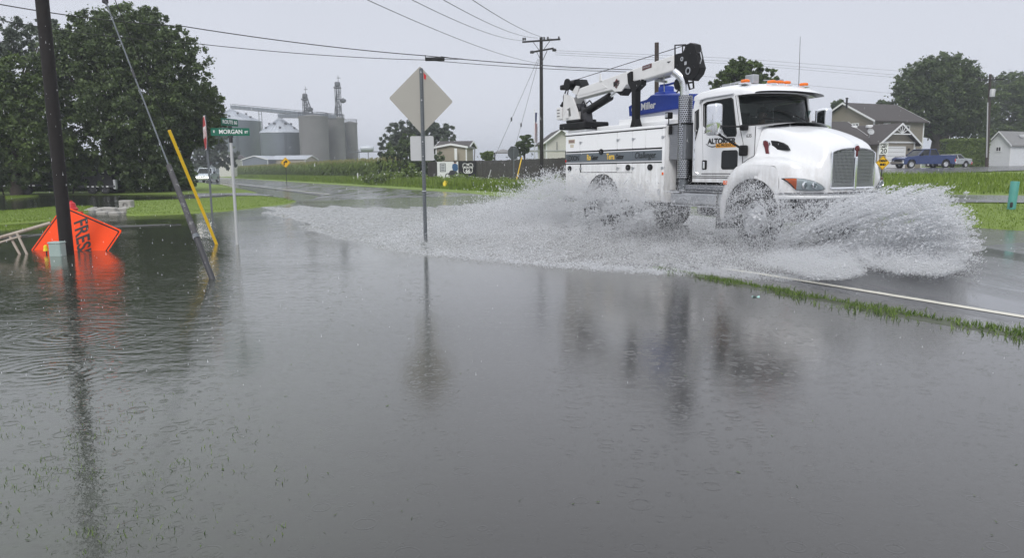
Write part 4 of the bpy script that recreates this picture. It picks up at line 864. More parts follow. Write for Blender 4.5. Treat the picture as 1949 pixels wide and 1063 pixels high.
# ------------------------------------------------------------------ poles and wires
GP = 'wooden utility poles'
def pole(name, lab, base, top, r0, r1, m, group=GP):
    b = Vector(base); t = thing(name, lab, 'utility pole', b, 0, group); d = Vector(top)-b; MB().tube([(-d.x*.05, -d.y*.05, -.6), d*.5, d], [r0, (r0+r1)/2, r1], 12).build('pole', m, t, smooth=True); return t, d
pb_ = G(128, 482); pt_ = V(80, 0, 13.3); dd_ = (pt_-pb_)/(pt_[2]-pb_[2]); ptop = pb_+dd_*10.0
p1, d1 = pole('utility_pole', 'nearest dark wooden utility pole, standing in the flood behind the orange sign', pb_, ptop, .112, .100, M['wood'])
p2b = V(1031, 348, 62); p2b[2] = .2; p2t = V(1030, 71, 62)
p2, d2 = pole('utility_pole', 'tall utility pole with two crossarms standing left of the truck crane', p2b, p2t, .17, .13, M['wood'])
def arm(par, base, cpx, cy, half_l, Y, dirx, ins=True, r=.11, tilt=0.):
    c = Vector(V(cpx, cy, Y))-Vector(base); b = MB(); dv = Vector(dirx).normalized(); a_ = c-dv*half_l+Vector((0, -.2, -tilt)); e2 = c+dv*half_l+Vector((0, -.2, tilt)); b.beam(a_, e2, r, r*1.15); b.build('crossarm', M['wood'], par)
    br = MB()
    for sg in (-1, 1): br.beam(c+dv*sg*half_l*.45+Vector((0, -.2, -.05)), c+Vector((0, -.15, -.95)), .04, .04)
    br.build('brace', M['dgrey'], par)
    if ins:
        for f in (-.95, -.85, .15, .35, .92):
            q = c+dv*half_l*f+Vector((0, -.2, .06)); MB().lathe([(.0, .24), (.05, .22), (.08, .15), (.05, .12), (.09, .06), (.03, 0)], q, n=8).build('insulator', M['dgrey'], par)
    return a_, e2
arm(p2, p2b, 1030, 78, 35*62/F_, 62, (1, -.15, 0), tilt=.06); arm(p2, p2b, 1031, 96.5, 22*62/F_, 62, (1, -.25, 0), False, tilt=.12)
for px, py in ((1055, 95), (1013, 99)): q = Vector(V(px, py, 62))-Vector(p2b); MB().lathe([(0, -.18), (.13, -.14), (.10, -.05), (.15, 0), (.10, .06), (.13, .14), (0, .18)], q, 'x', 10).build('insulator', M['dgrey'], p2)
p3b = V(1250, 340, 45); p3b[2] = .1; p3, _ = pole('utility_pole', 'bare topped utility pole behind the truck crane boom', p3b, V(1250, 81, 45), .14, .125, M['wood2'])
p4b = V(1878, 318, 82); p4t = V(1885, 141, 82); p4, _ = pole('utility_pole', 'utility pole with a transformer near the white shed at right', p4b, p4t, .18, .13, M['wood2'])
arm(p4, p4b, 1884, 152, 23*82/F_, 82, (1, -.1, 0))
q = Vector(V(1889, 177, 81.6))-Vector(p4b); MB().lathe([(0, .45), (.2, .42), (.26, .35), (.26, -.4), (0, -.42)], q, n=14).build('transformer', M['signback2'], p4, smooth=True)
q = Vector(V(1884, 150, 82))-Vector(p4b); MB().tube([Vector(V(1880, 195, 81.7))-Vector(p4b), Vector(V(1878, 300, 81.7))-Vector(p4b)], .06, 6).build('riser_pipe', M['signback2'], p4)
p5b = V(901, 300, 250); 
p5, _ = pole('utility_pole', 'tiny distant utility pole above the tan shed', (p5b[0], 250, 0), V(904, 276, 250), .2, .15, M['wood2'])
MB().box(-1.1, 1.1, -.1, .1, zat(904, 277, 250)-.5, zat(904, 277, 250)-.2).build('crossarm', M['wood2'], p5)
def cable(pts, r, lab, grp='overhead wires', sag=0., n=24, name='overhead_wire', m=None):
    P = [Vector(p) for p in pts]; o = []
    for i in range(len(P)-1):
        for j in range(n): f = j/n; q = P[i].lerp(P[i+1], f); q.z -= sag*4*f*(1-f); o.append(q)
    o.append(P[-1]); return tag(MB().tube(o, r, 5).build(name, m or M['wire'], None), lab, 'wire', grp)
cable([V(-350, -34, 26), V(0, 8, 30), V(350, 50, 34), V(810, 106, 40), V(1250, 134, 45)], .022, 'upper heavy overhead cable carrying the splice box', sag=.12)
cable([V(-350, -10, 26), V(0, 38, 30), V(375, 83, 34), V(810, 114, 40), V(1250, 138, 45)], .016, 'lower heavy overhead cable crossing the frame below the splice box', sag=.12)
for a, c, l_ in ((( 640, -28, 22), (1030, 121, 62), 'lowest thin wire running up left from the crossarm pole'), ((735, -26, 22), (996, 77, 62), 'thin wire from the left tip of the upper crossarm'), ((800, -26, 22), (1024, 72, 62), 'thin wire from the middle of the upper crossarm'), ((862, -26, 22), (1055, 74, 62), 'thin wire from the right half of the upper crossarm')):
    cable([V(*a), V(*c)], .012, l_, sag=.35)
for y0, y1, l_ in ((96, 134, 'faint highest wire over the truck toward the right pole'), (100, 142, 'faint second wire over the truck toward the right pole'), (104, 147, 'faint third wire over the truck toward the right pole'), (128, 178, 'faint lowest wire passing behind the cab to the right')):
    cable([V(1057, y0, 62), V(1400, (y0+y1)/2-4, 72), V(1700, y1, 80), V(1884, y1+14, 82)], .010, l_)
for a, c, l_ in (((1024, 112, 62), (948, 285, 74), 'left guy wire of the crossarm pole'), ((1026, 112, 62), (975, 300, 76), 'right guy wire of the crossarm pole')):
    P0, P1 = Vector(V(*a)), Vector(V(*c)); e1 = P1+(P1-P0).normalized()*(P1.z-.2)/max(.1, -(P1-P0).normalized().z); t = thing('guy_wire', l_, 'guy wire', P0, 0, 'guy wires of the far pole'); MB().tube([(0, 0, 0), e1-P0], .014, 5).build('strand', M['wire'], t); q = (P1-P0)*.62; MB().lathe([(0, -.2), (.07, -.15), (.07, .15), (0, .2)], q, n=8).build('insulator', M['dgrey'], t)
sb_ = thing('splice_box', 'black splice box hanging on the upper overhead cable', 'splice box', V(828, 112, 40.0)); MB().rbox(-.52, .5, -.09, .09, -.10, .08, .03).build('case', M['black'], sb_)
MB().tube([(-.5, 0, .2), (-.5, 0, -.05)], .02, 5).tube([(.3, 0, .12), (.9, 0, .03), (1.5, 0, -.02)], .02, 5).tube([(.5, 0, -.02), (1.0, 0, -.03), (1.5, 0, -.02)], .015, 5).build('bracket', M['dgrey'], sb_)

# leaning guy wire with grey conduit guard, yellow guard
gb = Vector(G(404, 531)); q_ = V(200, 0, 12.6)
gy = thing('guy_wire', 'guy wire in a scuffed grey guard leaning out of the flood in the foreground', 'guy wire', gb)
dirv = (Vector(q_)-gb); dl = dirv.length; dn = dirv/dl
mid = Vector(V(323, 320, 10.03+(12.6-10.03)*.37)); g_len = (mid-gb).length
MB().tube([-dn*.5, dn*g_len*.36], .040, 12).build('lower_guard', M['dgrey'], gy, smooth=True)
MB().tube([dn*g_len*.35, dn*g_len], [.044, .038], 12).build('guard', M['polegrey'], gy, smooth=True)
MB().tube([dn*g_len*.34, dn*g_len*.37], .05, 12).build('clamp', M['steel'], gy)
MB().tube([dn*g_len, dn*dl*1.55], .012, 6).build('strand', M['steel'], gy)
for f in (1.0, .70): MB().tube([dn*dl*f-dn*.10, dn*dl*f+dn*.10], [.02, .02], 8).build('strand_grip', M['dgrey'], gy)
MB().lathe([(0, -.06), (.05, -.04), (.05, .04), (0, .06)], dn*dl*1.0, n=8).build('strand_knob', M['dgrey'], gy)
yb = Vector(G(412, 465)); y1_ = Vector(V(322, 248, 14.0)); y2_ = Vector(V(285, 165, 13.7))
ygt = thing('guy_wire', 'guy wire with a bright yellow guard, thin strand continuing up past the trees', 'guy wire', yb)
MB().tube([(yb-y1_)*.08, (y1_-yb)], .030, 10).build('guard', M['yel'], ygt, smooth=True)
dq = (y1_-yb).normalized(); MB().tube([(y1_-yb), (y1_-yb)+dq*6.5], .007, 5).build('strand', M['wire'], ygt)

# ------------------------------------------------------------------ signs and posts
def rpoly(pts, r, n=4):
    o = []; m_ = len(pts)
    for i in range(m_):
        p = Vector(pts[i]); a = (Vector(pts[i-1])-p).normalized(); c = (Vector(pts[(i+1) % m_])-p).normalized(); ang = a.angle(c); dist = r/math.tan(ang/2)
        p0 = p+a*dist; p1_ = p+c*dist
        for j in range(n+1): f = j/n; q = p0*(1-f)**2+p*2*f*(1-f)+p1_*f*f; o.append((q.x, q.y))
    return o
def uchan(t, h, m, w_=.075, d=.035, holes=True, name='post'):
    b = MB(); o = [(-w_/2, 0), (-w_*.32, 0), (-w_*.22, -d), (w_*.22, -d), (w_*.32, 0), (w_/2, 0), (w_/2, .006), (w_*.28, .006), (w_*.18, -d+.006), (-w_*.18, -d+.006), (-w_*.28, .006), (-w_/2, .006)]
    b.plate(o, [], lambda a, c: (a, c, -.4), lambda a, c: (a, c, h)); r = b.build(name, m, t)
    if holes:
        hb_ = MB()
        for i in range(int(h/.05)): hb_.box(-.006, .006, -d-.0015, -d+.001, .03+i*.05, .05+i*.05)
        x = hb_.build('bolt_hole', M['black'], r); x['kind'] = 'stuff'
    return r
db = Vector(G(810, 459)); dy = db.y; k = dy/F_
ds = thing('diamond_sign', 'large diamond sign seen from behind with a plate below, on a post in the flood', 'road sign', db)
hz = zat(808, 128, dy); cz = zat(808, 191, dy); s2 = 59.5*k
uchan(ds, hz-.02, M['steel'])
dp = rpoly([(0, s2*1.04), (s2, -.03), (0, -s2*1.04), (-s2, .05)], .04); MB().yplate([(a-.02, c+cz) for a, c in dp], .008, .013).build('panel', M['signback'], ds)
MB().yplate(rrect((786-810)*k, (830-810)*k, zat(808, 306, dy), zat(808, 259, dy), .03), .008, .012).build('lower_plate', M['signback2'], ds)
MB().yplate([(.045, hz-.10), (.10, hz-.16), (.085, hz-.24), (.05, hz-.22)], .003, .0075).build('sticker', M['signred'], ds)
for z in (hz-.1, cz, zat(808, 270, dy), zat(808, 298, dy)): MB().lathe([(0, -.012), (.012, -.01), (.012, 0)], (0, -.036, z), 'y', 8).build('bolt', M['alu'], ds)
MB().box(-.04, .04, -.04, .01, 1.02, 1.035).build('splice_collar', M['chrome'], ds)

sb = Vector(G(419, 448)); sg = thing('stop_sign', 'STOP sign seen almost edge on, on a post standing in the flood', 'road sign', sb, rad(-63)); Y = sb.y; k = Y/F_
zc = zat(404, 252.5, Y); R = .41
uchan(sg, zc+.4, M['steel'], holes=False)
oc = [(R*math.cos(PI/8+i*PI/4), R*math.sin(PI/8+i*PI/4)) for i in range(8)]; offx = 0
sg.location.x = V(406, 448, Y)[0]+.02; 
MB().yplate([(a, c+zc) for a, c in oc], -.042, -.038).build('panel', M['ltr_w'], sg); MB().yplate([(a*.94, c*.94+zc) for a, c in oc], -.045, -.0425).build('face', M['signred'], sg)
txt('STOP', .34, M['ltr_w'], sg, (0, -.048, zc), (1, 0, 0), (0, 0, 1), bold=.012, width=.62)
sg.rotation_euler = (0, rad(-2.2), rad(-63))

st = Vector(G(452, 466)); ss = thing('street_sign', 'green street name signs MORGAN and ROUTE 66 crossed on one grey post', 'street sign', st); Y = st.y; k = Y/F_
zt = zat(447, 262, Y); MB().tube([(0, 0, -.4), (0, 0, zt-.02)], .03, 12).build('post', M['signback2'], ss, smooth=True)
MB().lathe([(.034, -.10), (.038, -.02), (.03, .03), (0, .03)], (0, 0, zt), n=12).box(-.05, .05, -.012, .012, zt+.0, zt+.04).build('cap_bracket', M['dgrey'], ss)
bw = .72/2; z0_ = zt+.035; hb2 = .155; rot = rad(-14)
def blade_(z0, half, hh, az, name='name_blade'):
    b = MB(); b.plate(rrect(-half, half, z0, z0+hh, .012, 2), [], lambda a, c: (a*math.cos(az), a*math.sin(az)-.004, c), lambda a, c: (a*math.cos(az), a*math.sin(az)+.004, c)); return b.build(name, M['signgreen'], ss)
az = rad(12); blade_(z0_, .36, .150, az)
def bt(s_, size, x, z, az, wd=None): return txt(s_, size, M['ltr_w'], ss, (x*math.cos(az)+math.sin(az)*.006, x*math.sin(az)-math.cos(az)*.008, z), (math.cos(az), math.sin(az), 0), (0, 0, 1), bold=.002, width=wd)
bt('MORGAN', .115, .01, z0_+.075, az, .43); bt('E', .06, -.30, z0_+.08, az); bt('ST', .06, .30, z0_+.07, az)
MB().box(-.035, .035, -.02, .02, z0_+.15, z0_+.19).build('cross_bracket', M['dgrey'], ss)
az2 = rad(76); blade_(z0_+.19, .27, .14, az2); bt('ROUTE 66', .10, 0, z0_+.26, az2, .46)

def dsign(px, py, half, Y, name, lab, cols, words, gy, post_r=.03, arrow=False, rz=0):
    c = V(px, py, Y); t = thing(name, lab, 'road sign', (c[0], c[1], gy), rz); h = c[2]-gy; s2 = half*Y/F_
    MB().tube([(0, .03, -.4), (0, .03, h+s2*.9)], post_r, 8).build('post', M['dgrey'], t)
    o = rpoly([(0, s2), (s2, 0), (0, -s2), (-s2, 0)], s2*.08); MB().yplate([(a, q+h) for a, q in o], -.012, -.004).build('panel', M['signyel'], t)
    o2 = [(a*.93, q*.93) for a, q in o]; i2 = [(a*.88, q*.88) for a, q in o]; MB().yplate([(a, q+h) for a, q in o2], -.015, -.0125, [[(a, q+h) for a, q in i2]]).build('border', M['black'], t)
    for w_, dz, sz in words: txt(w_, sz*s2, M['ltr_k'], t, (0, -.018, h+dz*s2), (1, 0, 0), (0, 0, 1), bold=.03*s2)
    if arrow:
        a = [(-.38, -.5), (-.38, -.05), (-.30, .15), (-.12, .27), (.02, .30), (.02, .52), (.42, .17), (.02, -.18), (.02, .05), (-.1, .03), (-.16, -.08), (-.16, -.5)]; MB().yplate([(q[0]*s2, q[1]*s2+h) for q in a], -.0175, -.013).build('arrow', M['ltr_k'], t)
    return t
dsign(543.5, 309.5, 10, 78, 'curve_sign', 'yellow diamond sign with a black right curve arrow in front of the corn', None, [], .1, arrow=True)
Y = 34; tds = dsign(1680, 310, 13.3, Y, 'dead_end_sign', 'yellow DEAD END diamond sign under a speed limit plate beside the truck nose', None, [('DEAD', .26, .40), ('END', -.26, .40)], float(hgt(V(1680, 310, Y)[0], Y)))
k = Y/F_; hc = V(1680, 310, Y)[2]-tds.location.z; z1_, z0_ = hc+37*k, hc+15.5*k
sl = thing('speed_limit_sign', 'white SPEED LIMIT 20 plate above the yellow dead end sign', 'road sign', tds.location)
MB().yplate(rrect(-8.2*k, 8.2*k, z0_, z1_, .02), -.012, -.004).build('panel', M['trim'], sl); MB().box(-.02, .02, 0, .02, hc+.2, z1_-.05).build('post', M['dgrey'], sl)
for w_, sz, f in (('SPEED', .125, .86), ('LIMIT', .125, .64), ('20', .30, .27)): txt(w_, sz, M['ltr_k'], sl, (0, -.016, z0_+(z1_-z0_)*f), (1, 0, 0), (0, 0, 1), bold=.005)
# back of far stop sign + yellow guard near the far pole
Y = 58; sb2 = V(977, 290, Y); t = thing('stop_sign', 'grey back of a distant stop sign on the far side of the road', 'road sign', (sb2[0], Y, .1), rad(35)); h = sb2[2]-.1; R = 14*Y/F_*.95
MB().yplate([(R*math.cos(PI/8+i*PI/4), h-.05+R*math.sin(PI/8+i*PI/4)) for i in range(8)], .0, .01).build('panel', M['farsteel'], t); MB().tube([(0, -.03, -.4), (0, -.03, h+.4)], .05, 8).build('post', M['steel'], t)
a, c = Vector(V(983, 343, 59)), Vector(V(993, 300, 60)); t = thing('guy_guard', 'slanted yellow guy wire guard beside the distant stop sign', 'guy guard', a); MB().tube([(a-c)*.1, c-a], .05, 6).build('guard', M['yel'], t)
a = Vector(V(927, 345, 66)); t = thing('guy_guard', 'grey leaning guy guard in the grass in front of the dark fence', 'guy guard', a); MB().tube([(0, 0, -.2), (.35, .2, 1.)], .04, 6).build('guard', M['signback2'], t)
a = Vector(V(681, 340, 82)); t = thing('marker_post', 'short white marker post among the weeds by the corn', 'marker post', (a.x, a.y, .1)); MB().rbox(-.06, .06, -.03, .03, 0, 1.1, .02, 1).build('post', M['trim'], t)
a = Vector(V(847, 353, 57)); t = thing('yellow_jug', 'small yellow plastic jug lying on the verge below the painted panel', 'jug', (a.x, a.y, .1)); MB().lathe([(0, 0), (.16, .02), (.17, .35), (.08, .48), (.05, .50), (.05, .56), (0, .56)], n=12).build('body', M['green_pool'], t, smooth=True); MB().tube([(.06, 0, .5), (.2, 0, .46), (.18, 0, .3)], .025, 6).build('handle', M['green_pool'], t)
# teal marker
tm = V(1927, 372, 20.5); gz2 = float(hgt(tm[0], tm[1])); t = thing('teal_marker', 'blue green utility marker post leaning on the right lawn', 'marker post', (V(1925, 395, 20.5)[0], 20.5, gz2)); k = 20.5/F_
MB().lathe([(7*k, -.2), (7.6*k, 52*k), (7.2*k, 53*k), (0, 53*k)], n=14).xform(Matrix.Rotation(rad(3), 4, 'Y')).build('tube', M['teal'], t, smooth=True); MB().rbox(-7.6*k, -2*k, -8*k, -5*k, 4*k, 14*k, .02, 1).build('patch', M['dgrey'], t)

# orange work sign
A = Vector(V(121, 391, 14.45)); B_ = Vector(V(233, 439, 13.95)); e1 = (B_-A); Ls = e1.length; e1n = e1/Ls
e2 = Vector((-.546, -.415, -.838)); e2 = (e2-e1n*e2.dot(e1n)).normalized(); nrm = e1n.cross(e2)
if nrm.y > 0: nrm = -nrm
os2 = thing('work_sign', 'orange FRESH OIL work sign tipped half under the flood behind the wooden pole', 'road sign', A)
def op(a, c, d): return tuple(e1n*a+e2*c+nrm*d)
L2 = Ls; MB().plate(rpoly([(0, 0), (L2, 0), (L2, L2), (0, L2)], .06), [], lambda a, c: op(a, c, 0), lambda a, c: op(a, c, .006)).build('panel', M['orange'], os2)
bo = rpoly([(.03, .03), (L2-.03, .03), (L2-.03, L2-.03), (.03, L2-.03)], .05); bi = rpoly([(.055, .055), (L2-.055, .055), (L2-.055, L2-.055), (.055, L2-.055)], .04)
MB().plate(bo, [bi], lambda a, c: op(a, c, .0065), lambda a, c: op(a, c, .009)).build('border', M['black'], os2)
td = (e1n+e2).normalized(); tu = (e1n-e2).normalized(); c0_ = e1n*L2/2+e2*L2/2
if td.cross(tu).dot(nrm) < 0: tu = -tu
for w_, f in (('FRESH', .17), ('OIL', -.17)):
    q = c0_+tu*(f+.12)-td*.13+nrm*.009; txt(w_, .38, M['ltr_k'], os2, q, td, tu, bold=.008, width=.92 if w_ == 'FRESH' else .5)
rl = thing('sign_stand', 'rusty white tubular sign stand lying tilted at the left edge of the flood', 'stand', G(45, 486)); lo = Vector(rl.location)
MB().tube([Vector(V(-60, 470, 13.2))-lo, Vector(V(96, 425, 13.6))-lo], .032, 8).tube([Vector(V(-60, 480, 13.1))-lo, Vector(V(40, 450, 13.4))-lo], .02, 8).build('rail', M['rust'], rl, smooth=True)
for a, c in (((18, 449), (40, 489)), ((32, 444), (53, 488))): MB().tube([Vector(V(*a, 13.4))-lo, Vector(V(*c, 13.3))-lo], .022, 8).build('leg', M['rust'], rl)
pd = G(110, 487); t = thing('pedestal', 'small grey green utility pedestal in front of the wooden pole', 'pedestal', pd); k = pd[1]/F_
MB().rbox(-11*k, 12*k, -.09, .09, -.2, 24*k, .02).build('body', M['pedgreen'], t); MB().rbox(-12.5*k, 13*k, -.1, .1, 23*k, 27*k, .02).build('lid', M['pedgreen'], t)
fd = G(88, 484); t = thing('marker_stake', 'small yellow capped stake poking out of the water left of the pedestal', 'stake', fd); MB().tube([(0, 0, -.2), (.01, 0, .07)], .012, 6).build('stake', M['dgrey'], t); MB().lathe([(0, .17), (.03, .15), (.035, .09), (.045, .06), (0, .05)], (.0, 0, 0), n=10).build('cap', M['green_pool'], t)
hy = V(137, 400, 18); t = thing('fire_hydrant', 'red fire hydrant top showing above the orange sign', 'fire hydrant', (hy[0], 18, 0)); zt = zat(137, 382, 18)
MB().lathe([(.14, -.2), (.14, .05), (.11, .06), (.11, zt-.24), (.14, zt-.23), (.14, zt-.19), (.11, zt-.17), (.08, zt-.06), (.03, zt-.03), (.03, zt), (0, zt)], n=18).build('barrel', M['signred'], t, smooth=True)
for sx in (-1, 1): MB().lathe([(.05, 0), (.05, .1), (.06, .1), (.06, .14), (0, .14)], (0, 0, 0), 'x', 10).xform(Matrix.Scale(sx, 4, (1, 0, 0)) @ Matrix.Translation((.1, 0, zt-.32))).build('nozzle', M['signred'], t)
db_ = G(1438, 566); t = thing('litter', 'small pale green scrap of litter floating near the grass strip', 'litter', (db_[0], db_[1], .0)); MB().grid([[(-.045+.03*i, -.012+.012*j, .006+.01*math.sin(i*1.9+j)) for i in range(4)] for j in range(3)]).build('scrap', mat('scrap', (.35, .6, .55), .5), t)
mp_ = G(332, 343); t = thing('marker_post', 'thin dark leaning marker post by the road near the oncoming pickup', 'marker post', Vector(V(373, 345, 75))); t.location.z = 0; MB().tube([(0, 0, -.2), (-.35, 0, 1.2)], .035, 6).build('post', M['dgrey'], t)

# ------------------------------------------------------------------ trailers and disc under the trees
def wheel_(par, x, y, z, r, w_, m=None, side=-1):
    o = MB().lathe([(r*.62, -w_/2), (r*.92, -w_/2), (r, -w_*.32), (r, w_*.32), (r*.92, w_/2), (r*.62, w_/2), (r*.62, -w_/2)], (x, y, z), 'y', 24).build('tyre', M['rub'], None, smooth=True); wh = bpy.data.objects.new('wheel', None); COL.objects.link(wh); wh.parent = par; o.parent = wh
    MB().lathe([(0, side*w_*.2), (r*.2, side*w_*.25), (r*.3, side*w_*.1), (r*.55, side*w_*.15), (r*.63, side*w_*.45)], (x, y, z), 'y', 20).build('rim', m or M['rim'], wh, smooth=True); return wh
Y = 50; dsc = thing('disc_sign', 'round white disc with a black centre on a post at the far left', 'sign', (V(31, 360, Y)[0], Y, 0)); zc = zat(31, 353.5, Y); r = 6.7*Y/F_
MB().lathe([(0, 0), (r, 0), (r, .03), (0, .03)], (0, 0, zc), 'y', 24).build('disc', M['trim'], dsc); MB().lathe([(0, -.01), (r*.25, -.01), (r*.25, -.003), (0, -.003)], (0, 0, zc), 'y', 12).build('centre', M['black'], dsc); MB().tube([(0, .05, -.3), (0, .05, zc)], .04, 6).build('post', M['dgrey'], dsc)
Y = 50; ft = thing('flatbed_trailer', 'dark low flatbed trailer parked under the trees beside the white disc', 'trailer', (V(65, 370, Y)[0], Y, .05)); k = Y/F_
MB().rbox(-44*k, 26*k, -1, 1, .55, .68, .03).build('deck', M['dgrey'], ft); MB().beam((26*k, 0, .5), (44*k, 0, .55), .1, .1).tube([(38*k, 0, .55), (38*k, 0, 0)], .03, 6).build('tongue', M['dgrey'], ft)
for i in range(7): MB().rbox((-38+9*i)*k, (-33+9*i)*k, -1.01, -.98, .56, .66, .005, 1).build('reflector', M['trim'], ft)
for sx in (-.6, .2): wheel_(ft, sx, -.95, .32, .33, .2, M['dgrey'])
MB().rbox(-20*k, 14*k, -.8, .8, .70, 1.0, .05).build('load', M['farsteel'], ft)
ct = thing('covered_trailer', 'black covered trailer with a white square tag parked against the trees', 'trailer', (V(205, 370, 51)[0], 51, .05)); k = 51/F_
MB().yplate([(-30*k, .55), (28*k, .55), (24*k, 1.25), (14*k, 1.65), (-22*k, 1.65), (-33*k, 1.35)], -1, 1).build('cover', M['black'], ct); MB().rbox(-38*k, 30*k, -1.02, 1.02, .42, .56, .02).build('frame', M['dgrey'], ct)
MB().rbox(6*k, 12*k, -1.05, -1.01, 1.38, 1.6, .01, 1).build('tag', M['trim'], ct); MB().beam((-38*k, 0, .48), (-52*k, 0, .5), .1, .1).build('tongue', M['dgrey'], ct)
for i in range(5): MB().rbox((-22+9*i)*k, (-18+9*i)*k, -1.05, -1.021, .45, .53, .005, 1).build('reflector', M['trim'], ct)
MB().rbox(26*k, 31*k, -1.0, -.7, .3, .95, .05).build('mud_flap', M['signback2'], ct)
for sx in (-.5, .4): wheel_(ct, sx, -.93, .32, .33, .2, M['dgrey'])

# ------------------------------------------------------------------ pickups
def car(name, lab, cat, loc, rz, paint, prof, arches, cab, W=1.95, wr=.4, grp=None, lit=False, pickup=True, sz=1.):
    t = thing(name, lab, cat, loc, rz, grp); hw = W/2
    o = list(prof); b = MB(); secs = [(-hw, .0), (-hw+.06, .0)]
    ar = []
    out = []
    # insert wheel arches into lower edge (prof given clockwise top from rear to front; lower edge built here)
    zb = .38
    lower = [(prof[-1][0], zb)]
    for cx_ in sorted(arches, reverse=True): lower += [(cx_+ (wr+.08)*math.cos(a), max(zb, wr+(wr+.08)*math.sin(a))) for a in np.linspace(0, PI, 12)]
    lower += [(prof[0][0], zb)]
    outl = list(prof)+lower; b.yplate(outl, -hw, hw); body = b.build('body', paint, t)
    bv = body.modifiers.new('b', 'BEVEL'); bv.width = .05; bv.segments = 2; bv.limit_method = 'ANGLE'; bv.angle_limit = rad(50)
    # greenhouse: cab = (x0b,x0t,x1t,x1b,zb,zt)
    x0b, x0t, x1t, x1b, z0, z1 = cab; wi = hw-.22; g = MB()
    g.add([(x0b,-hw+.06,z0),(x1b,-hw+.06,z0),(x1b,hw-.06,z0),(x0b,hw-.06,z0),(x0t,-wi,z1),(x1t,-wi,z1),(x1t,wi,z1),(x0t,wi,z1)], [(0,1,5,4),(1,2,6,5),(2,3,7,6),(3,0,4,7)]); g.build('window', M['glassd'], t)
    MB().rbox(x0t-.08, x1t+.10, -wi-.05, wi+.05, z1-.03, z1+.05, .03).build('roof', paint, t)
    pl = MB()
    for sy in (-1, 1):
        for f in (0, .46, 1): xb = x0b+(x1b-x0b)*f; xt = x0t+(x1t-x0t)*f; pl.beam((xb, sy*(hw-.055), z0), (xt, sy*(wi+.005), z1), .09, .05)
    pl.build('pillar', paint, t)
    for cx_ in arches:
        for sy in (-1, 1): wheel_(t, cx_, sy*(hw-.13), wr, wr, .25, side=sy)
    xf = prof[-1][0]; xr = prof[0][0]; zf = prof[-1][1]
    for sy in (-1, 1):
        MB().rbox(xf-.12, xf+.03, sy*(hw-.24)-.17, sy*(hw-.24)+.17, zf-.42, zf-.18, .04).build('headlight', M['headlit'] if lit else M['chrome'], t)
        MB().rbox(xr-.03, xr+.10, sy*(hw-.09)-.09, sy*(hw-.09)+.11, zf-.35, zf-.05, .03).build('tail_light', M['tail'], t)
        MB().rbox(x1b-.35, x1b-.22, sy*(hw+.13)-.1, sy*(hw+.13)+.1, z0-.02, z0+.2, .03).build('mirror', M['black'], t)
    gr = MB().rbox(xf-.02, xf+.04, -hw+.45, hw-.45, zf-.48, zf-.12, .02).build('grille', M['chrome'] if lit else M['black'], t)
    MB().rbox(xf-.02, xf+.16, -hw+.02, hw-.02, .45, .68, .05).build('front_bumper', M['chrome'] if pickup else paint, t); MB().rbox(xr-.16, xr+.02, -hw+.02, hw-.02, .45, .66, .05).build('rear_bumper', M['chrome'] if pickup else paint, t)
    for sy in (-1, 1):
        for f in (.25, .72): x = x0b+(x1b-x0b)*f; MB().rbox(x-.09, x+.09, sy*(hw+.01)-.02, sy*(hw+.01)+.02, z0-.18, z0-.14, .008, 1).build('door_handle', M['black'], t)
        sm = MB()
        for f in (.02, .48, .98): x = x0b+(x1b-x0b)*f; sm.box(x-.008, x+.008, sy*(hw+.001)-.002, sy*(hw+.001)+.002, .5, z0-.02)
        sm.build('door_seam', M['black'], t)
    if lit: MB().rbox(x1b-.02, x1b+.0, -.02, .02, z0, z0+.02, .004, 1).build('wiper_base', M['black'], t)
    return t
PK = [(-2.88, 1.28), (-.95, 1.30), (1.25, 1.27), (2.45, 1.16), (2.78, .98)]
c = V(1757, 300, 76); car('blue_pickup', 'blue four door pickup parked in front of the brown garage', 'pickup', (c[0], c[1], 1.20), PI+rad(8), M['bluecar'], PK, (-1.85, 1.95), (-1.05, -.75, .55, 1.25, 1.25, 1.88), 2.0, .41)
SD = [(-2.2, .95), (-1.3, 1.0), (1.0, .95), (1.9, .82), (2.2, .68)]
c = V(1808, 300, 80); car('silver_car', 'low silver car parked behind the tail of the blue pickup', 'car', (c[0], c[1], 1.20), PI+rad(20), M['silver'], SD, (-1.35, 1.35), (-1.2, -.7, .4, 1.0, .96, 1.38), 1.8, .33, pickup=False)
c = V(394, 335, 98); car('oncoming_pickup', 'pale pickup with a lit headlight coming along the wet road beside the stop sign', 'pickup', (c[0], c[1], .03), rad(-90+10), M['palecar'], PK, (-1.85, 1.95), (-1.05, -.75, .55, 1.25, 1.25, 1.88), 2.0, .42, lit=True)
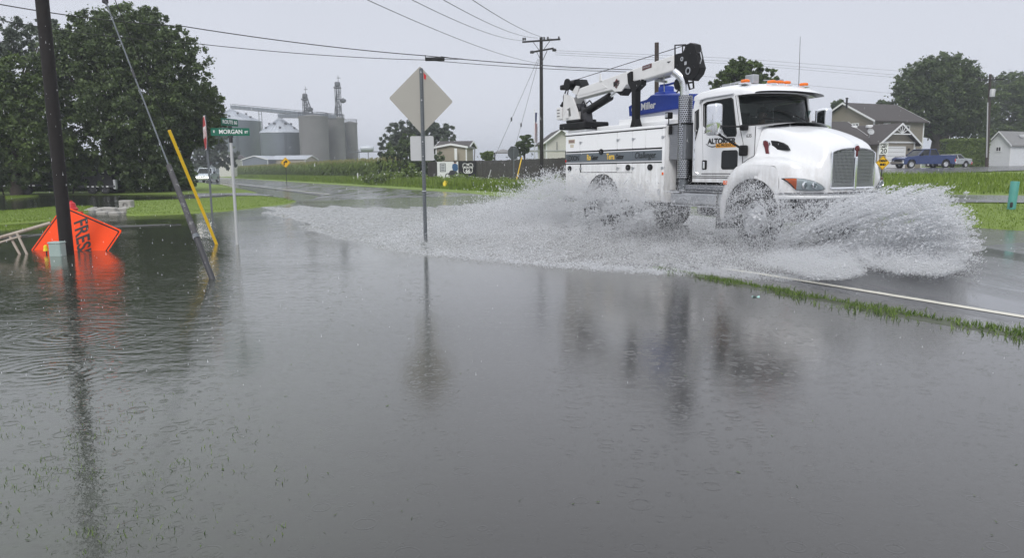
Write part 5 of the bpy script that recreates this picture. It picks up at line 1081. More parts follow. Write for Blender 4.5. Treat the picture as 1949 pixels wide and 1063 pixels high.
# ================================================================== SERVICE TRUCK (x forward, y away from the viewer, z up)
TO = RO(10.0, S0); TA = -(PI/2-PHI)
T = thing('service_truck', 'white crane service truck driving through the flood throwing up spray', 'truck', TO, TA)
def P(name, b, m, parent=None, smooth=False, angle=40, label=None):
    o = b.build(name, m, parent or T, smooth, angle)
    if label: o['label'] = label
    return o
def bev(o, w_, seg=2, ang=40):
    m_ = o.modifiers.new('b', 'BEVEL'); m_.width = w_; m_.segments = seg; m_.limit_method = 'ANGLE'; m_.angle_limit = rad(ang); return o
M['plate'] = None
def diamond_plate():
    m = mat('diamond_plate', (.27, .28, .30), .35, .85, var=.15, vs=5); t = m.node_tree; n = t.nodes; l = t.links
    tc = n.new('ShaderNodeTexCoord'); vo = n.new('ShaderNodeTexVoronoi'); vo.inputs['Scale'].default_value = 32; vo.inputs['Randomness'].default_value = .0; mp = n.new('ShaderNodeMapping'); mp.inputs['Rotation'].default_value = (rad(45), rad(45), 0)
    l.new(tc.outputs['Object'], mp.inputs[0]); l.new(mp.outputs[0], vo.inputs['Vector']); bu = n.new('ShaderNodeBump'); bu.inputs['Distance'].default_value = -.012; l.new(vo.outputs['Distance'], bu.inputs['Height']); l.new(bu.outputs[0], n['Principled BSDF'].inputs['Normal']); return m
M['plate'] = diamond_plate()
# chassis
b = MB()
for y in (.75, 1.57): b.box(-6.9, .9, y, y+.08, .62, .90)
for x in (-6.6, -5.6, -4.2, -3, -1.5, 0, .7): b.box(x, x+.1, .83, 1.57, .66, .86)
P('chassis', b, M['dgrey'])
b = MB().tube([(-4.93, .3, .52), (-4.93, 2.1, .52)], .09, 10).lathe([(0, -.2), (.16, -.1), (.2, 0), (.16, .1), (0, .2)], (-4.93, 1.2, .52), 'y', 12); P('rear_axle', b, M['black'])
P('front_axle', MB().tube([(0, .2, .48), (0, 2.2, .48)], .07, 8), M['black'])
# wheels
def twheel(x, y, side, dual=False):
    wh = bpy.data.objects.new('wheel', None); COL.objects.link(wh); wh.parent = T; wh.location = (x, y, .50); r = .505
    b = MB().lathe([(.30, -.12), (.40, -.145), (.475, -.135), (r, -.10), (r, -.04), (r-.012, -.035), (r-.012, -.025), (r, -.02), (r, .02), (r-.012, .025), (r-.012, .035), (r, .04), (r, .10), (.475, .135), (.40, .145), (.30, .12), (.30, -.12)], (0, 0, 0), 'y', 44)
    if dual: b.lathe([(.30, .19), (.40, .17), (r, .21), (r, .40), (.40, .44), (.30, .42), (.30, .19)], (0, 0, 0), 'y', 36)
    for j in range(40):
        a = 2*PI*j/40; b.beam((math.cos(a)*r, -.10, math.sin(a)*r), (math.cos(a)*r*.965, -.137, math.sin(a)*r*.965), .03, .02, (math.cos(a), 0, math.sin(a)))
    if side < 0: pass
    else: b.xform(Matrix.Scale(-1, 4, (0, 1, 0)))
    b.build('tyre', M['rub'], wh, smooth=True)
    s = side
    if dual: pr = [(.30, s*.12), (.285, s*.13), (.28, s*.02), (.22, s*-.02), (.12, s*-.02), (.12, s*.14), (.09, s*.17), (0, s*.17)]
    else: pr = [(.30, s*.12), (.285, s*.13), (.275, s*.06), (.24, s*.10), (.17, s*.13), (.12, s*.13), (.115, s*.19), (.08, s*.22), (0, s*.22)]
    MB().lathe(pr, (0, 0, 0), 'y', 36).build('rim', M['rim'], wh, smooth=True, angle=35)
    nb = MB()
    for j in range(10): a = 2*PI*j/10; nb.lathe([(.016, 0), (.016, s*.035), (0, s*.04)], (math.cos(a)*.145, s*(.0 if dual else .125), math.sin(a)*.145), 'y', 6)
    o = nb.build('wheel_nut', M['chrome'], wh); o['kind'] = 'stuff'
    hb = MB()
    for j in range(5): a = 2*PI*(j+.5)/5; hb.lathe([(.034, 0), (.034, s*.004), (0, s*.004)], (math.cos(a)*.215, s*(.0 if dual else .118), math.sin(a)*.215), 'y', 10)
    hb.build('hand_hole', M['black'], wh)['kind'] = 'stuff'
twheel(0, .20, -1); twheel(0, 2.20, 1); twheel(-4.93, .20, -1, True); twheel(-4.93, 2.20, 1, True)

# ---------------- service body
X0, X1, ZT = -6.68, -2.57, 2.335
arc = ell(-4.93, .55, .74, .74, 16, math.asin(.17/.74), PI-math.asin(.17/.74))
out_ = [(X0, ZT), (X1, ZT), (X1, .72)]+arc+[(X0, .72)]
P('body_shell', MB().yplate(out_, .016, 2.384), M['white_pan'])
P('seam_backing', MB().yplate([(X0+.02, ZT-.05), (X1-.02, ZT-.05), (X1-.02, .74)]+[(-4.93+(a+4.93)*1.01, .55+(c-.55)*1.01) for a, c in arc]+[(X0+.02, .74)], .010, .015), M['rub'])
P('arch_flare', MB().grid([[(-4.93+r*math.cos(a), y, .55+r*math.sin(a)) for a in np.linspace(.12, PI-.12, 24)] for r, y in ((.74, .0), (.745, -.02), (.765, -.02), (.77, .0))]), M['rub'], smooth=True)
P('wheel_well', MB().grid([[(-4.93+.75*math.cos(a), y, .55+.75*math.sin(a)) for a in np.linspace(-.1, PI+.1, 24)] for y in (.018, .7)]), M['black'])
def door(x0, x1, z0, z1, arcs=False, nm='compartment_door'):
    g = .006
    if arcs:
        ol = [(x0+g, z1-g), (x1-g, z1-g), (x1-g, .74)]+[(a, c) for a, c in ell(-4.93, .55, .745, .745, 16, math.asin(.19/.745), PI-math.asin(.19/.745))]+[(x0+g, .74)]
        return P(nm, MB().yplate(ol, .0, .012), M['white_pan'])
    return P(nm, MB().yplate(rrect(x0+g, x1-g, z0+g, z1-g, .02, 3), .0, .012), M['white_pan'])
us = [X0, -5.97, -5.15, -4.33, -3.73, -3.24, -2.66]
for a, c in zip(us[:-1], us[1:]): door(a, c, 1.885, 2.285)
door(X0, -5.97, .74, 1.565); door(-3.73, -3.24, .74, 1.565); door(-3.24, -2.66, .74, 1.565)
ol = [(-5.964, 1.35), (-3.736, 1.35), (-3.736, .74)]+[(a, c) for a, c in ell(-4.93, .55, .745, .745, 16, math.asin(.19/.745), PI-math.asin(.19/.745))]+[(-5.964, .74)]
P('side_panel', MB().yplate(ol, .0, .012), M['white_pan'])
door(-5.92, -5.15, 1.36, 1.56); door(-5.15, -4.36, 1.36, 1.56); P('side_panel', MB().yplate(rrect(-4.352, -3.736, 1.36, 1.56, .01), 0, .012), M['white_pan'])
P('corner_post', MB().box(-2.654, X1, -.004, .012, .74, ZT-.045), M['white_pan'])
for z0, z1, m_ in ((1.570, 1.585, 'black'), (1.585, 1.61, 'white'), (1.61, 1.832, 'stripe'), (1.832, 1.856, 'white'), (1.856, 1.874, 'black')):
    for a, c in zip([X0, -5.97, -4.33, -3.73], [-5.97, -4.33, -3.73, -2.655]): P('stripe_band', MB().box(a+.004, c-.004, -.001, .011, z0+.001, z1-.001), M[m_])
P('top_trim', MB().box(X0, X1, -.008, .012, 2.288, 2.302), M['black']); P('top_rail', MB().rbox(X0-.01, X1+.01, -.01, .05, 2.303, ZT+.03, .012), M['white_pan'])
for px, py in ((1084.8, 321), (1144.8, 289), (1196, 319), (1237.8, 318.4)):
    u, z = TR(px, py, 0); o = P('door_latch', MB().yplate(ell(u, z, .085, .066, 20), -.022, -.001), M['black']); MB().yplate(rrect(u-.03, u+.03, z-.03, z+.03, .01), -.032, -.0225).build('paddle', M['dgrey'], o)
for u in (-5.97, -4.33, -3.73, -2.66):
    for z in (2.10, 1.45):
        P('hinge', MB().box(u-.015, u+.05, -.014, -.001, z-.03, z+.03).tube([(u+.05, -.012, z), (u+.13, -.02, z+.02)], .006, 5), M['alu'])
P('placard', MB().yplate(rrect(-6.54, -6.22, 2.09, 2.20, .008), -.004, -.0005), mat('placard', (.62, .58, .48), .5)); P('placard', MB().yplate(rrect(-6.45, -6.28, 1.99, 2.07, .008), -.004, -.0005), mat('placard2', (.60, .55, .45), .5))
for x in np.linspace(-6.51, -6.27, 6): P('placard_text', MB().box(x, x+.03, -.0055, -.0045, 2.11, 2.185), M['red'])
P('marker_lamp', MB().rbox(-2.64, -2.59, -.02, .0, 1.30, 1.36, .008), M['ambre']); P('marker_lamp', MB().rbox(X0+.0, X0+.04, -.02, .0, 1.62, 1.68, .008), M['tail'])
P('steel_tag', MB().rbox(-2.78, -2.70, -.01, .0, .88, 1.0, .005), M['alu'])
zc = 1.72
def st(s, x, z, sz, m, wd=None, bold=.002, shear=0, al='CENTER', y=-.006): return txt(s, sz, M[m], T, (x, y, z), (1, 0, 0), (0, 0, 1), bold=bold, width=wd, shear=shear, align=al)
st('LEXION', -6.31, zc-.01, .19, 'ltr_k', .60, .003)
st('Ro', -5.55, zc, .19, 'ltr_y', .17, .006); st('Gator', -5.29, zc-.005, .155, 'ltr_k', .30, .006)
st('Terra', -4.60, zc+.005, .19, 'ltr_y', .33, .006); st('Gator', -4.23, zc-.005, .155, 'ltr_k', .33, .006)
st('Challenger', -3.27, zc+.01, .20, 'ltr_k', .76, .0, .35); P('swash', MB().box(-3.3, -2.84, -.0075, -.006, zc-.035, zc-.03), M['ltr_k'])
P('rear_panel', MB().box(X0-.012, X0-.001, .02, 2.38, .74, 2.33), M['white_pan']); P('rear_bumper', MB().rbox(-7.05, X0-.02, .1, 2.3, .60, .75, .02), M['plate'])
P('tail_light', MB().rbox(X0-.03, X0-.013, .1, .3, 1.0, 1.2, .01), M['tail']); P('tail_light', MB().rbox(X0-.03, X0-.013, 2.1, 2.3, 1.0, 1.2, .01), M['tail'])
# deck boxes
P('deck', MB().box(X0+.02, X1-.02, .05, 2.35, ZT, ZT+.04), M['plate'])
P('top_box', MB().rbox(-5.75, -2.62, .35, 2.1, ZT+.041, ZT+.15, .015).rbox(-5.0, -3.0, .5, 2.0, ZT+.152, ZT+.28, .015), M['white_pan'])
P('rear_tray', MB().rbox(X0+.02, -5.8, .06, .9, ZT+.041, ZT+.10, .01), M['white_pan'])
# welder under its blue cover
cv = [(-4.86, 2.70), (-3.0, 2.76), (-3.0, 3.03), (-3.55, 3.08), (-4.05, 3.12), (-4.2, 3.02), (-4.75, 2.98), (-4.9, 2.93)]
P('welder_body', MB().rbox(-4.8, -3.02, .85, 1.7, ZT+.285, 2.78, .02), M['white_pan'])
b = MB(); rows = []
for y, ins, dz in ((.72, .0, 0), (.78, .0, .03), (1.0, .02, .05), (1.4, .02, .05), (1.75, .0, .03), (1.8, .0, 0)):
    rows.append([(x+.01*math.sin(x*9+y*7), y+.012*math.sin(x*13+z*11), z+(dz if z > 2.9 else 0)+.008*math.sin(x*17+y*5)) for x, z in cv])
b.grid(rows, close=True); b.yplate(cv, .725, .73); b.rbox(-4.02, -3.78, .9, 1.2, 3.08, 3.33, .04, 2).rbox(-4.12, -3.7, .85, 1.25, 3.05, 3.2, .05)
P('welder_cover', b, M['blue'], smooth=True)
P('cover_handle', MB().tube([(-3.75, 1.2, 3.13), (-3.65, 1.2, 3.22), (-3.4, 1.2, 3.21), (-3.3, 1.2, 3.1)], .018, 6), M['black'])
P('logo_disc', MB().yplate(ell(-4.62, 2.855, .17, .125, 24), .713, .72), M['ltr_w'])
for i in range(3): P('logo_bar', MB().yplate([(-4.71+i*.06, 2.80), (-4.675+i*.06, 2.80), (-4.635+i*.06, 2.91), (-4.67+i*.06, 2.91)], .706, .712), M['ltr_k'])
txt('Miller', .22, M['ltr_w'], T, (-4.13, .71, 2.885), (1, 0, .03), (0, 0, 1), bold=.006, width=.56)
# ---------------- headboard, work light, frame behind cab
P('headboard', MB().rbox(-2.55, -2.03, .10, 2.3, 1.62, 2.34, .01), M['plate']); P('headboard_cap', MB().rbox(-2.56, -2.0, .08, 2.3, 2.341, 2.37, .008), M['black'])
P('frame_box', MB().box(-2.55, -2.0, .3, 2.2, .7, 1.6), M['black'])
u, z = TR(1273, 220, .2); o = P('work_light', MB().rbox(u-.07, u+.07, .14, .26, z-.07, z+.07, .02), M['black']); MB().rbox(u-.045, u+.045, .125, .14, z-.045, z+.045, .005, 1).build('lens', M['alu'], o); MB().tube([(u, .2, z-.07), (u, .2, 2.37)], .012, 6).build('bracket', M['black'], o)
P('rear_hook', MB().rbox(-2.53, -2.47, .05, .1, 2.15, 2.33, .01), M['black'])
# exhaust
b = MB().lathe([(.145, 1.23), (.145, 2.93)], (-2.2, .22, 0), 'z', 28)
def perf():
    m = mat('perforated_shield', (.62, .63, .65), .2, 1., var=.06, vs=9); t = m.node_tree; n = t.nodes; l = t.links
    tc = n.new('ShaderNodeTexCoord'); mp = n.new('ShaderNodeMapping'); mp.inputs['Location'].default_value = (2.2, -.22, 0); l.new(tc.outputs['Object'], mp.inputs[0]); sp = n.new('ShaderNodeSeparateXYZ'); l.new(mp.outputs[0], sp.inputs[0])
    at = n.new('ShaderNodeMath'); at.operation = 'ARCTAN2'; l.new(sp.outputs[1], at.inputs[0]); l.new(sp.outputs[0], at.inputs[1]); mu = n.new('ShaderNodeMath'); mu.operation = 'MULTIPLY'; mu.inputs[1].default_value = .145; l.new(at.outputs[0], mu.inputs[0])
    cb = n.new('ShaderNodeCombineXYZ'); l.new(mu.outputs[0], cb.inputs[0]); l.new(sp.outputs[2], cb.inputs[1]); br = n.new('ShaderNodeTexBrick'); br.inputs['Scale'].default_value = 1; br.inputs['Brick Width'].default_value = .038; br.inputs['Row Height'].default_value = .042; br.inputs['Mortar Size'].default_value = .006; br.inputs['Color1'].default_value = (0, 0, 0, 1); br.inputs['Color2'].default_value = (0, 0, 0, 1); br.inputs['Mortar'].default_value = (1, 1, 1, 1)
    l.new(cb.outputs[0], br.inputs['Vector']); mx_ = n.new('ShaderNodeMix'); mx_.data_type = 'RGBA'; l.new(br.outputs['Fac'], mx_.inputs[0]); mx_.inputs[6].default_value = (.02, .02, .02, 1); mx_.inputs[7].default_value = (.66, .67, .70, 1); l.new(mx_.outputs[2], n['Principled BSDF'].inputs['Base Color']); return m
P('heat_shield', b, perf(), smooth=True); P('exhaust_pipe', MB().tube([(-2.2, .22, .8), (-2.22, .20, 3.12), (-2.23, .18, 3.22), (-2.26, .15, 3.30), (-2.32, .12, 3.37), (-2.40, .08, 3.43)], .092, 16, False), M['chrome'], smooth=True)
P('muffler', MB().tube([(-2.2, .22, 1.0), (-2.2, .22, 1.24)], .10, 16), M['steel'], smooth=True)
P('far_tank', MB().lathe([(0, -2.4), (.3, -2.4), (.3, -1.0), (0, -1.0)], (0, 2.0, .68), 'x', 20), M['alu'], smooth=True); P('air_tank', MB().lathe([(0, -2.5), (.14, -2.45), (.14, -1.3), (0, -1.25)], (0, .95, .55), 'x', 16), M['black'], smooth=True); P('mud_flap', MB().box(-1.0, -.985, .05, .6, .25, 1.0), M['rub']); P('mud_flap', MB().box(-5.85, -5.84, .05, .75, .2, .9), M['rub'])
# steps and tank
P('tank', MB().rbox(-2.45, -.86, .07, .62, .70, .95, .04), M['alu']); P('step', MB().rbox(-2.42, -.82, .03, .40, .965, .985, .006), M['plate']); P('step', MB().rbox(-2.0, -.86, .10, .42, 1.0, 1.10, .01), M['plate'])
P('step_strip', MB().rbox(-2.44, -2.1, .02, .06, .93, .96, .008), M['chrome']); P('lower_rail', MB().rbox(-2.42, -.84, .05, .10, .66, .69, .008), M['alu'])

# ---------------- cab
CY0, CY1 = .20, 2.10; CC = 1.15
side = [(-1.90, 1.16), (-.2, 1.16), (-.18, 1.7), (-.17, 2.19), (-.57, 2.235), (-.65, 2.55), (-.71, 2.84), (-1.85, 2.88), (-1.92, 2.7)]
dw = [(-1.60, 2.70), (-1.50, 2.735), (-.84, 2.76), (-.78, 2.72), (-.66, 2.10), (-.69, 2.04), (-.92, 2.04), (-1.02, 2.10), (-1.08, 2.21), (-1.14, 2.235), (-1.50, 2.235), (-1.58, 2.28)]
qw = [(-1.86, 2.55), (-1.77, 2.60), (-1.75, 2.28), (-1.84, 2.05)]
cabo = P('cab_side', MB().yplate(side, CY0, CY0+.04, [dw[::-1], qw[::-1]]), M['white']); P('cab_side', MB().yplate(side, CY1-.04, CY1, [dw[::-1]]), M['white'])
P('cab_back', MB().xplate([(CY0+.041, 1.16), (CY1-.041, 1.16), (CY1-.041, 2.86), (CY0+.041, 2.86)], -1.90, -1.86, [[(.6, 2.2), (.6, 2.6), (1.7, 2.6), (1.7, 2.2)]]), M['white'])
P('rear_window', MB().box(-1.885, -1.875, .6, 1.7, 2.2, 2.6), M['glass']); P('cab_floor', MB().box(-1.85, -.2, CY0+.05, CY1-.05, 1.18, 1.26), M['int']); P('firewall', MB().box(-.24, -.2, CY0+.05, CY1-.05, 1.27, 2.17), M['int'])
P('bulkhead', MB().box(-.198, -.176, CY0+.042, CY1-.042, 1.3, 2.195), M['white']); P('quarter_window', MB().yplate(qw, CY0+.012, CY0+.02), M['glassd']); P('quarter_seal', MB().yplate([(-1.88, 2.58), (-1.755, 2.63), (-1.735, 2.27), (-1.835, 2.0), (-1.87, 2.03)], CY0-.004, CY0-.001, [qw[::-1]]), M['rub'])
do = [(-1.56, 1.40), (-1.62, 1.335), (-.52, 1.335), (-.49, 1.40), (-.49, 1.9), (-.60, 2.22), (-.735, 2.80), (-.80, 2.815), (-1.60, 2.80), (-1.67, 2.74)]
dro = P('door', MB().yplate(do, CY0-.014, CY0-.001, [dw[::-1]]), M['white']); bev(dro, .006)
def inset(pl, f): 
    cx_ = sum(p[0] for p in pl)/len(pl); cz_ = sum(p[1] for p in pl)/len(pl); return [(cx_+(a-cx_)*f, cz_+(c-cz_)*(f if abs(f-1) < .001 else (1+(f-1)*.9))) for a, c in pl]
P('door_seam', MB().yplate(inset(do, 1.022), CY0-.004, CY0-.0015, [inset(do, 1.0)[::-1]]), M['rub'])
P('window_seal', MB().yplate(inset(dw, 1.035), CY0-.018, CY0-.0145, [inset(dw, .975)[::-1]]), M['rub'], parent=dro); MB().yplate(inset(dw, .99), CY0+.004, CY0+.010).build('window', M['glass'], dro)
P('far_window', MB().yplate(inset(dw, .99), CY1-.025, CY1-.02), M['glass'])
MB().yplate(rrect(-1.03, -.615, 1.425, 1.765, .05), CY0-.019, CY0-.015).build('vent_window', M['glassd'], dro); MB().yplate(rrect(-1.045, -.60, 1.41, 1.78, .06), CY0-.0175, CY0-.0145).build('vent_seal', M['rub'], dro)
h = MB().yplate(rrect(-1.60, -1.455, 1.41, 1.60, .03), CY0-.019, CY0-.0145).build('handle_recess', M['black'], dro); MB().rbox(-1.56, -1.51, CY0-.04, CY0-.02, 1.43, 1.57, .01).build('handle', M['chrome'], dro)
P('visor_trim', MB().tube([(-1.70, CY0-.03, 2.72), (-1.66, CY0-.035, 2.79), (-1.5, CY0-.035, 2.815), (-.75, CY0-.035, 2.83)], .018, 6), M['alu'])
P('grab_handle', MB().tube([(-1.80, CY0, 2.20), (-1.80, CY0-.06, 2.17), (-1.80, CY0-.06, 1.5), (-1.78, CY0-.05, 1.36), (-1.72, CY0, 1.33)], .016, 8), M['chrome'], smooth=True)
P('sill_trim', MB().box(-1.9, -.5, CY0-.006, CY0-.001, 1.24, 1.255).box(-1.9, -.5, CY0-.006, CY0-.001, 1.275, 1.285), M['rub'])
P('door_lettering_strip', MB().yplate([(-1.21, 1.835), (-.66, 1.835), (-.66, 1.915), (-1.21, 1.915)], CY0-.018, CY0-.0145), M['orange_bar'])
yk = CY0-.0155
txt('ALTORFER', .145, M['ltr_k'], T, (-1.06, yk, 1.955), (1, 0, -.02), (0, 0, 1), bold=.008, width=.80); txt('AG PRODUCTS', .075, M['ltr_k'], T, (-.935, yk-.003, 1.875), (1, 0, 0), (0, 0, 1), bold=.002, width=.50)
sw = MB()
for i in range(9): a = -1.50+i*.032; z = 1.925-.065*math.sin((i+1)/10*PI*.75)+.0; sw.box(a, a+.026, yk-.002, yk, z-.006-.01*(i/9), z+.008)
P('swoosh', sw, M['ltr_k']); txt('635', .09, M['ltr_k'], T, (-.34, CY0-.003, 2.03), (1, 0, 0), (0, 0, 1), width=.13); txt('Sm', .09, M['ltr_k'], T, (-1.52, yk, 2.155), (1, 0, 0), (0, 0, 1), shear=.3)
# roof
rows = []
for x, zr_, wf in ((-1.95, 2.84, .96), (-1.93, 2.94, .97), (-1.80, 2.99, .985), (-1.3, 3.02, 1.0), (-.9, 3.02, .995), (-.6, 2.97, .98), (-.42, 2.90, .96), (-.30, 2.845, .93)):
    r = []
    for a in np.linspace(0, PI, 19):
        cx_, s_ = math.cos(a), math.sin(a); yy = CC-.97*wf*math.copysign(abs(cx_)**.35, cx_); fwd = .16*(1-((yy-CC)/.95)**2) if x > -.95 else 0
        r.append((x+fwd*(x+.95)/.65, yy, 2.80+(zr_-2.80)*abs(s_)**.45+.05*(1-((yy-CC)/.95)**2)*(1 if -1.85 < x < -.4 else .4)))
    rows.append(r)
P('roof', MB().grid(rows), M['white'], smooth=True)
vr = []
for x, z in ((-.76, 2.86), (-.74, 2.885), (-.52, 2.84), (-.51, 2.825), (-.74, 2.84)):
    vr.append([(x+.26*(1-((y-CC)/.92)**2)-.0, y, z-.02*((y-CC)/.92)**2) for y in np.linspace(.20, 2.10, 17)])
P('sun_visor', MB().grid(vr, False), M['white'], smooth=True)
for y in (.36, .93, 1.12, 1.31, 1.88):
    fx = -.72+.16*(1-((y-CC)/.95)**2); o = P('roof_lamp', MB().rbox(fx-.10, fx+.10, y-.075, y+.075, 3.00, 3.035, .012), M['chrome']); MB().rbox(fx-.06, fx+.085, y-.06, y+.06, 3.036, 3.095, .025).build('lens', M['amber'], o)
P('beacon_bracket', MB().tube([(-1.35, .55, 3.07), (-1.05, .55, 3.09), (-.9, .55, 3.09)], .02, 6).rbox(-1.45, -1.2, .5, .62, 3.04, 3.09, .01), M['alu'])
P('work_lamp', MB().rbox(-1.05, -.83, .72, .88, 3.06, 3.23, .015), M['alu']); P('roof_bracket', MB().box(-.85, -.65, 1.3, 1.34, 3.05, 3.14).box(-.85, -.83, 1.0, 1.34, 3.12, 3.14), M['alu'])
P('antenna', MB().tube([(-.75, 1.86, 2.98), (-.75, 1.86, 3.05), (-.77, 1.86, 4.0)], [.014, .006, .004], 6), M['dgrey'])
# windshield
def wsx(y): return .34*(1-((y-CC)/.92)**2)
def wrow(f, off=0., y0=.225, y1=2.075): return [(-.61+wsx(y)-f*(.13)+off*.9, CC+(y-CC)*(1-.03*f), 2.21+.07*(1-((y-CC)/.88)**2)*(1-f)+f*.60+off*.3) for y in np.linspace(y0, y1, 21)]
P('windshield', MB().grid([wrow(f) for f in np.linspace(0, 1, 5)]), M['glass'], smooth=True)
fr = MB(); c0 = wrow(0, .006); c1 = wrow(1, .006)
fr.tube(c0, .022, 6).tube(c1, .022, 6).tube([r[0] for r in (wrow(f, .006) for f in np.linspace(0, 1, 5))], .026, 6).tube([r[-1] for r in (wrow(f, .006) for f in np.linspace(0, 1, 5))], .022, 6)
P('windshield_seal', fr, M['rub'], smooth=True)
cwl = MB().grid([[(-.17+wsx(y)*1.2 if k else -.61+wsx(y), y, (2.20+.085*(1-((y-CC)/.88)**2)) - (.02 if k else 0)) for y in np.linspace(.21, 2.09, 21)] for k in (0, 1)]); P('cowl', cwl, M['white'])
for y in (.222, 2.078): P('pillar', MB().add([(-.56, y-.024, 2.2), (-.58, y+.02, 2.2), (-.65, y+.03, 2.2), (-.65, y-.026, 2.2), (-.71, y-.022, 2.84), (-.72, y+.02, 2.84), (-.78, y+.02, 2.84), (-.77, y-.024, 2.84)], [(0,1,2,3),(4,7,6,5),(0,4,5,1),(1,5,6,2),(2,6,7,3),(3,7,4,0)]), M['white'])
for y in (.222, 2.078): P('cowl_side', MB().add([(-.17, y-.024, 2.19), (-.17, y+.03, 2.215), (-.60, y+.03, 2.215), (-.60, y-.024, 2.20), (-.17, y-.022, 2.0), (-.60, y-.022, 2.0)], [(0,1,2,3),(0,3,5,4)]), M['white'])
for p in (((-.24, 1.55, 2.30), (-.30, 1.25, 2.42), (-.38, .85, 2.52)), ((-.22, 1.0, 2.30), (-.26, .75, 2.34), (-.33, .45, 2.36))): P('wiper', MB().tube([(a+.06, b_, c) for a, b_, c in p], .010, 6).tube([(p[2][0]+.10, p[2][1]-.18, p[2][2]-.03), (p[2][0]+.10, p[2][1]+.28, p[2][2]-.02)], .008, 5), M['black'])
# interior
P('dashboard', MB().rbox(-.62, -.26, .28, 1.96, 1.8, 2.16, .06), M['int'])
for y in (.7, 1.56): P('seat', MB().rbox(-1.55, -1.05, y-.25, y+.25, 1.55, 1.70, .05).rbox(-1.72, -1.55, y-.24, y+.24, 1.6, 2.3, .05).rbox(-1.70, -1.58, y-.13, y+.13, 2.32, 2.52, .04), M['int'])
sw = MB().lathe([(.20, -.012), (.212, 0), (.20, .012), (.188, 0), (.20, -.012)], (0, 0, 0), 'z', 24).beam((-.2, 0, 0), (.2, 0, 0), .03, .015).xform(Matrix.Translation((-.78, 1.56, 2.12)) @ Matrix.Rotation(rad(-35), 4, 'Y')); P('steering_wheel', sw, M['black'])
P('hanging_pennant', MB().add([(-.98, 2.05, 2.56), (-.80, 2.05, 2.56), (-.89, 2.05, 2.38), (-.72, 2.05, 2.56), (-.78+.2, 2.05, 2.56), (-.66, 2.05, 2.38)], [(0, 1, 2), (3, 4, 5)]), mat('pennant', (.35, .5, .48), .6))
P('headliner', MB().box(-1.85, -.65, .26, 1.98, 2.78, 2.80), M['int'])
# mirrors
def mirror(y, s):
    c = -.79; b = MB(); b.rbox(c-.145, c+.145, y-.10, y+.10, 2.05, 2.64, .055, 3); o = P('mirror', b, M['chrome'], smooth=True); MB().rbox(c-.155, c-.145, y-.08, y+.08, 2.1, 2.6, .004, 1).build('mirror_glass', M['black'], o)
    MB().tube([(c+.05, y, 2.22), (-.42, .12 if s < 0 else 2.06, 2.20)], .018, 6).tube([(c+.05, y, 2.10), (-.40, .12 if s < 0 else 2.06, 1.78)], .024, 6)  .rbox(-.50, -.34, *((.09, .19) if s < 0 else (2.03, 2.10)), 2.13, 2.24, .03).rbox(-.50, -.33, *((.09, .19) if s < 0 else (2.03, 2.10)), 1.66, 1.86, .03).build('arm', M['black'], o)
mirror(-.25, -1); mirror(2.66, 1)
# driver
def person():
    o = thing('person', 'driver in a yellow green safety vest and dark cap at the wheel', 'person', T.matrix_basis @ Vector((0, 0, 0)), TA)
    vs = [(-1.42, 1.56, 1.74), (-1.45, 1.56, 2.0), (-1.44, 1.56, 2.22), (-1.42, 1.56, 2.33), (-1.39, 1.56, 2.40), (-1.38, 1.56, 2.51), (-1.38, 1.56, 2.60), (-1.44, 1.36, 2.22), (-1.30, 1.32, 2.0), (-1.02, 1.42, 2.05), (-.88, 1.55, 2.14), (-1.44, 1.76, 2.22), (-1.30, 1.80, 2.0), (-1.02, 1.70, 2.05), (-.88, 1.67, 2.14), (-1.0, 1.55, 1.78), (-.8, 1.55, 1.4), (-1.0, 1.67, 1.78), (-.8, 1.67, 1.4)]
    r = [.16, .16, .17, .07, .06, .10, .085, .075, .05, .042, .035, .075, .05, .042, .035, .09, .06, .09, .06]
    ed = [(0,1),(1,2),(2,3),(3,4),(4,5),(5,6),(2,7),(7,8),(8,9),(9,10),(2,11),(11,12),(12,13),(13,14),(0,15),(15,16),(0,17),(17,18)]
    me = bpy.data.meshes.new('body'); me.from_pydata(vs, ed, []); ob = link('body', me, mat('driver_skin', (.35, .2, .14), .6), o)
    sk_ = ob.modifiers.new('s', 'SKIN'); me.skin_vertices.new() if not me.skin_vertices else None
    for i, q in enumerate(r): me.skin_vertices[0].data[i].radius = (q, q)
    me.skin_vertices[0].data[0].use_root = True; ob.modifiers.new('d', 'SUBSURF').levels = 2
    MB().rbox(-1.58, -1.27, 1.38, 1.74, 1.72, 2.29, .08, 3).build('vest', mat('hi_vis', (.45, .70, .03), .7), o, smooth=True); MB().lathe([(.115, 0), (.115, .06), (.09, .11), (0, .13)], (-1.38, 1.56, 2.56), n=16).rbox(-1.28, -1.18, 1.50, 1.62, 2.555, 2.575, .008, 1).build('cap', M['black'], o, smooth=True)
    for y in (1.53, 1.59): MB().lathe([(0, -.008), (.012, 0), (0, .008)], (-1.275, y, 2.53), n=6).build('eye', M['black'], o)
    MB().rbox(-1.285, -1.255, 1.548, 1.572, 2.48, 2.52, .008, 1).build('nose', mat('driver_nose', (.35, .2, .14), .6), o)
person()

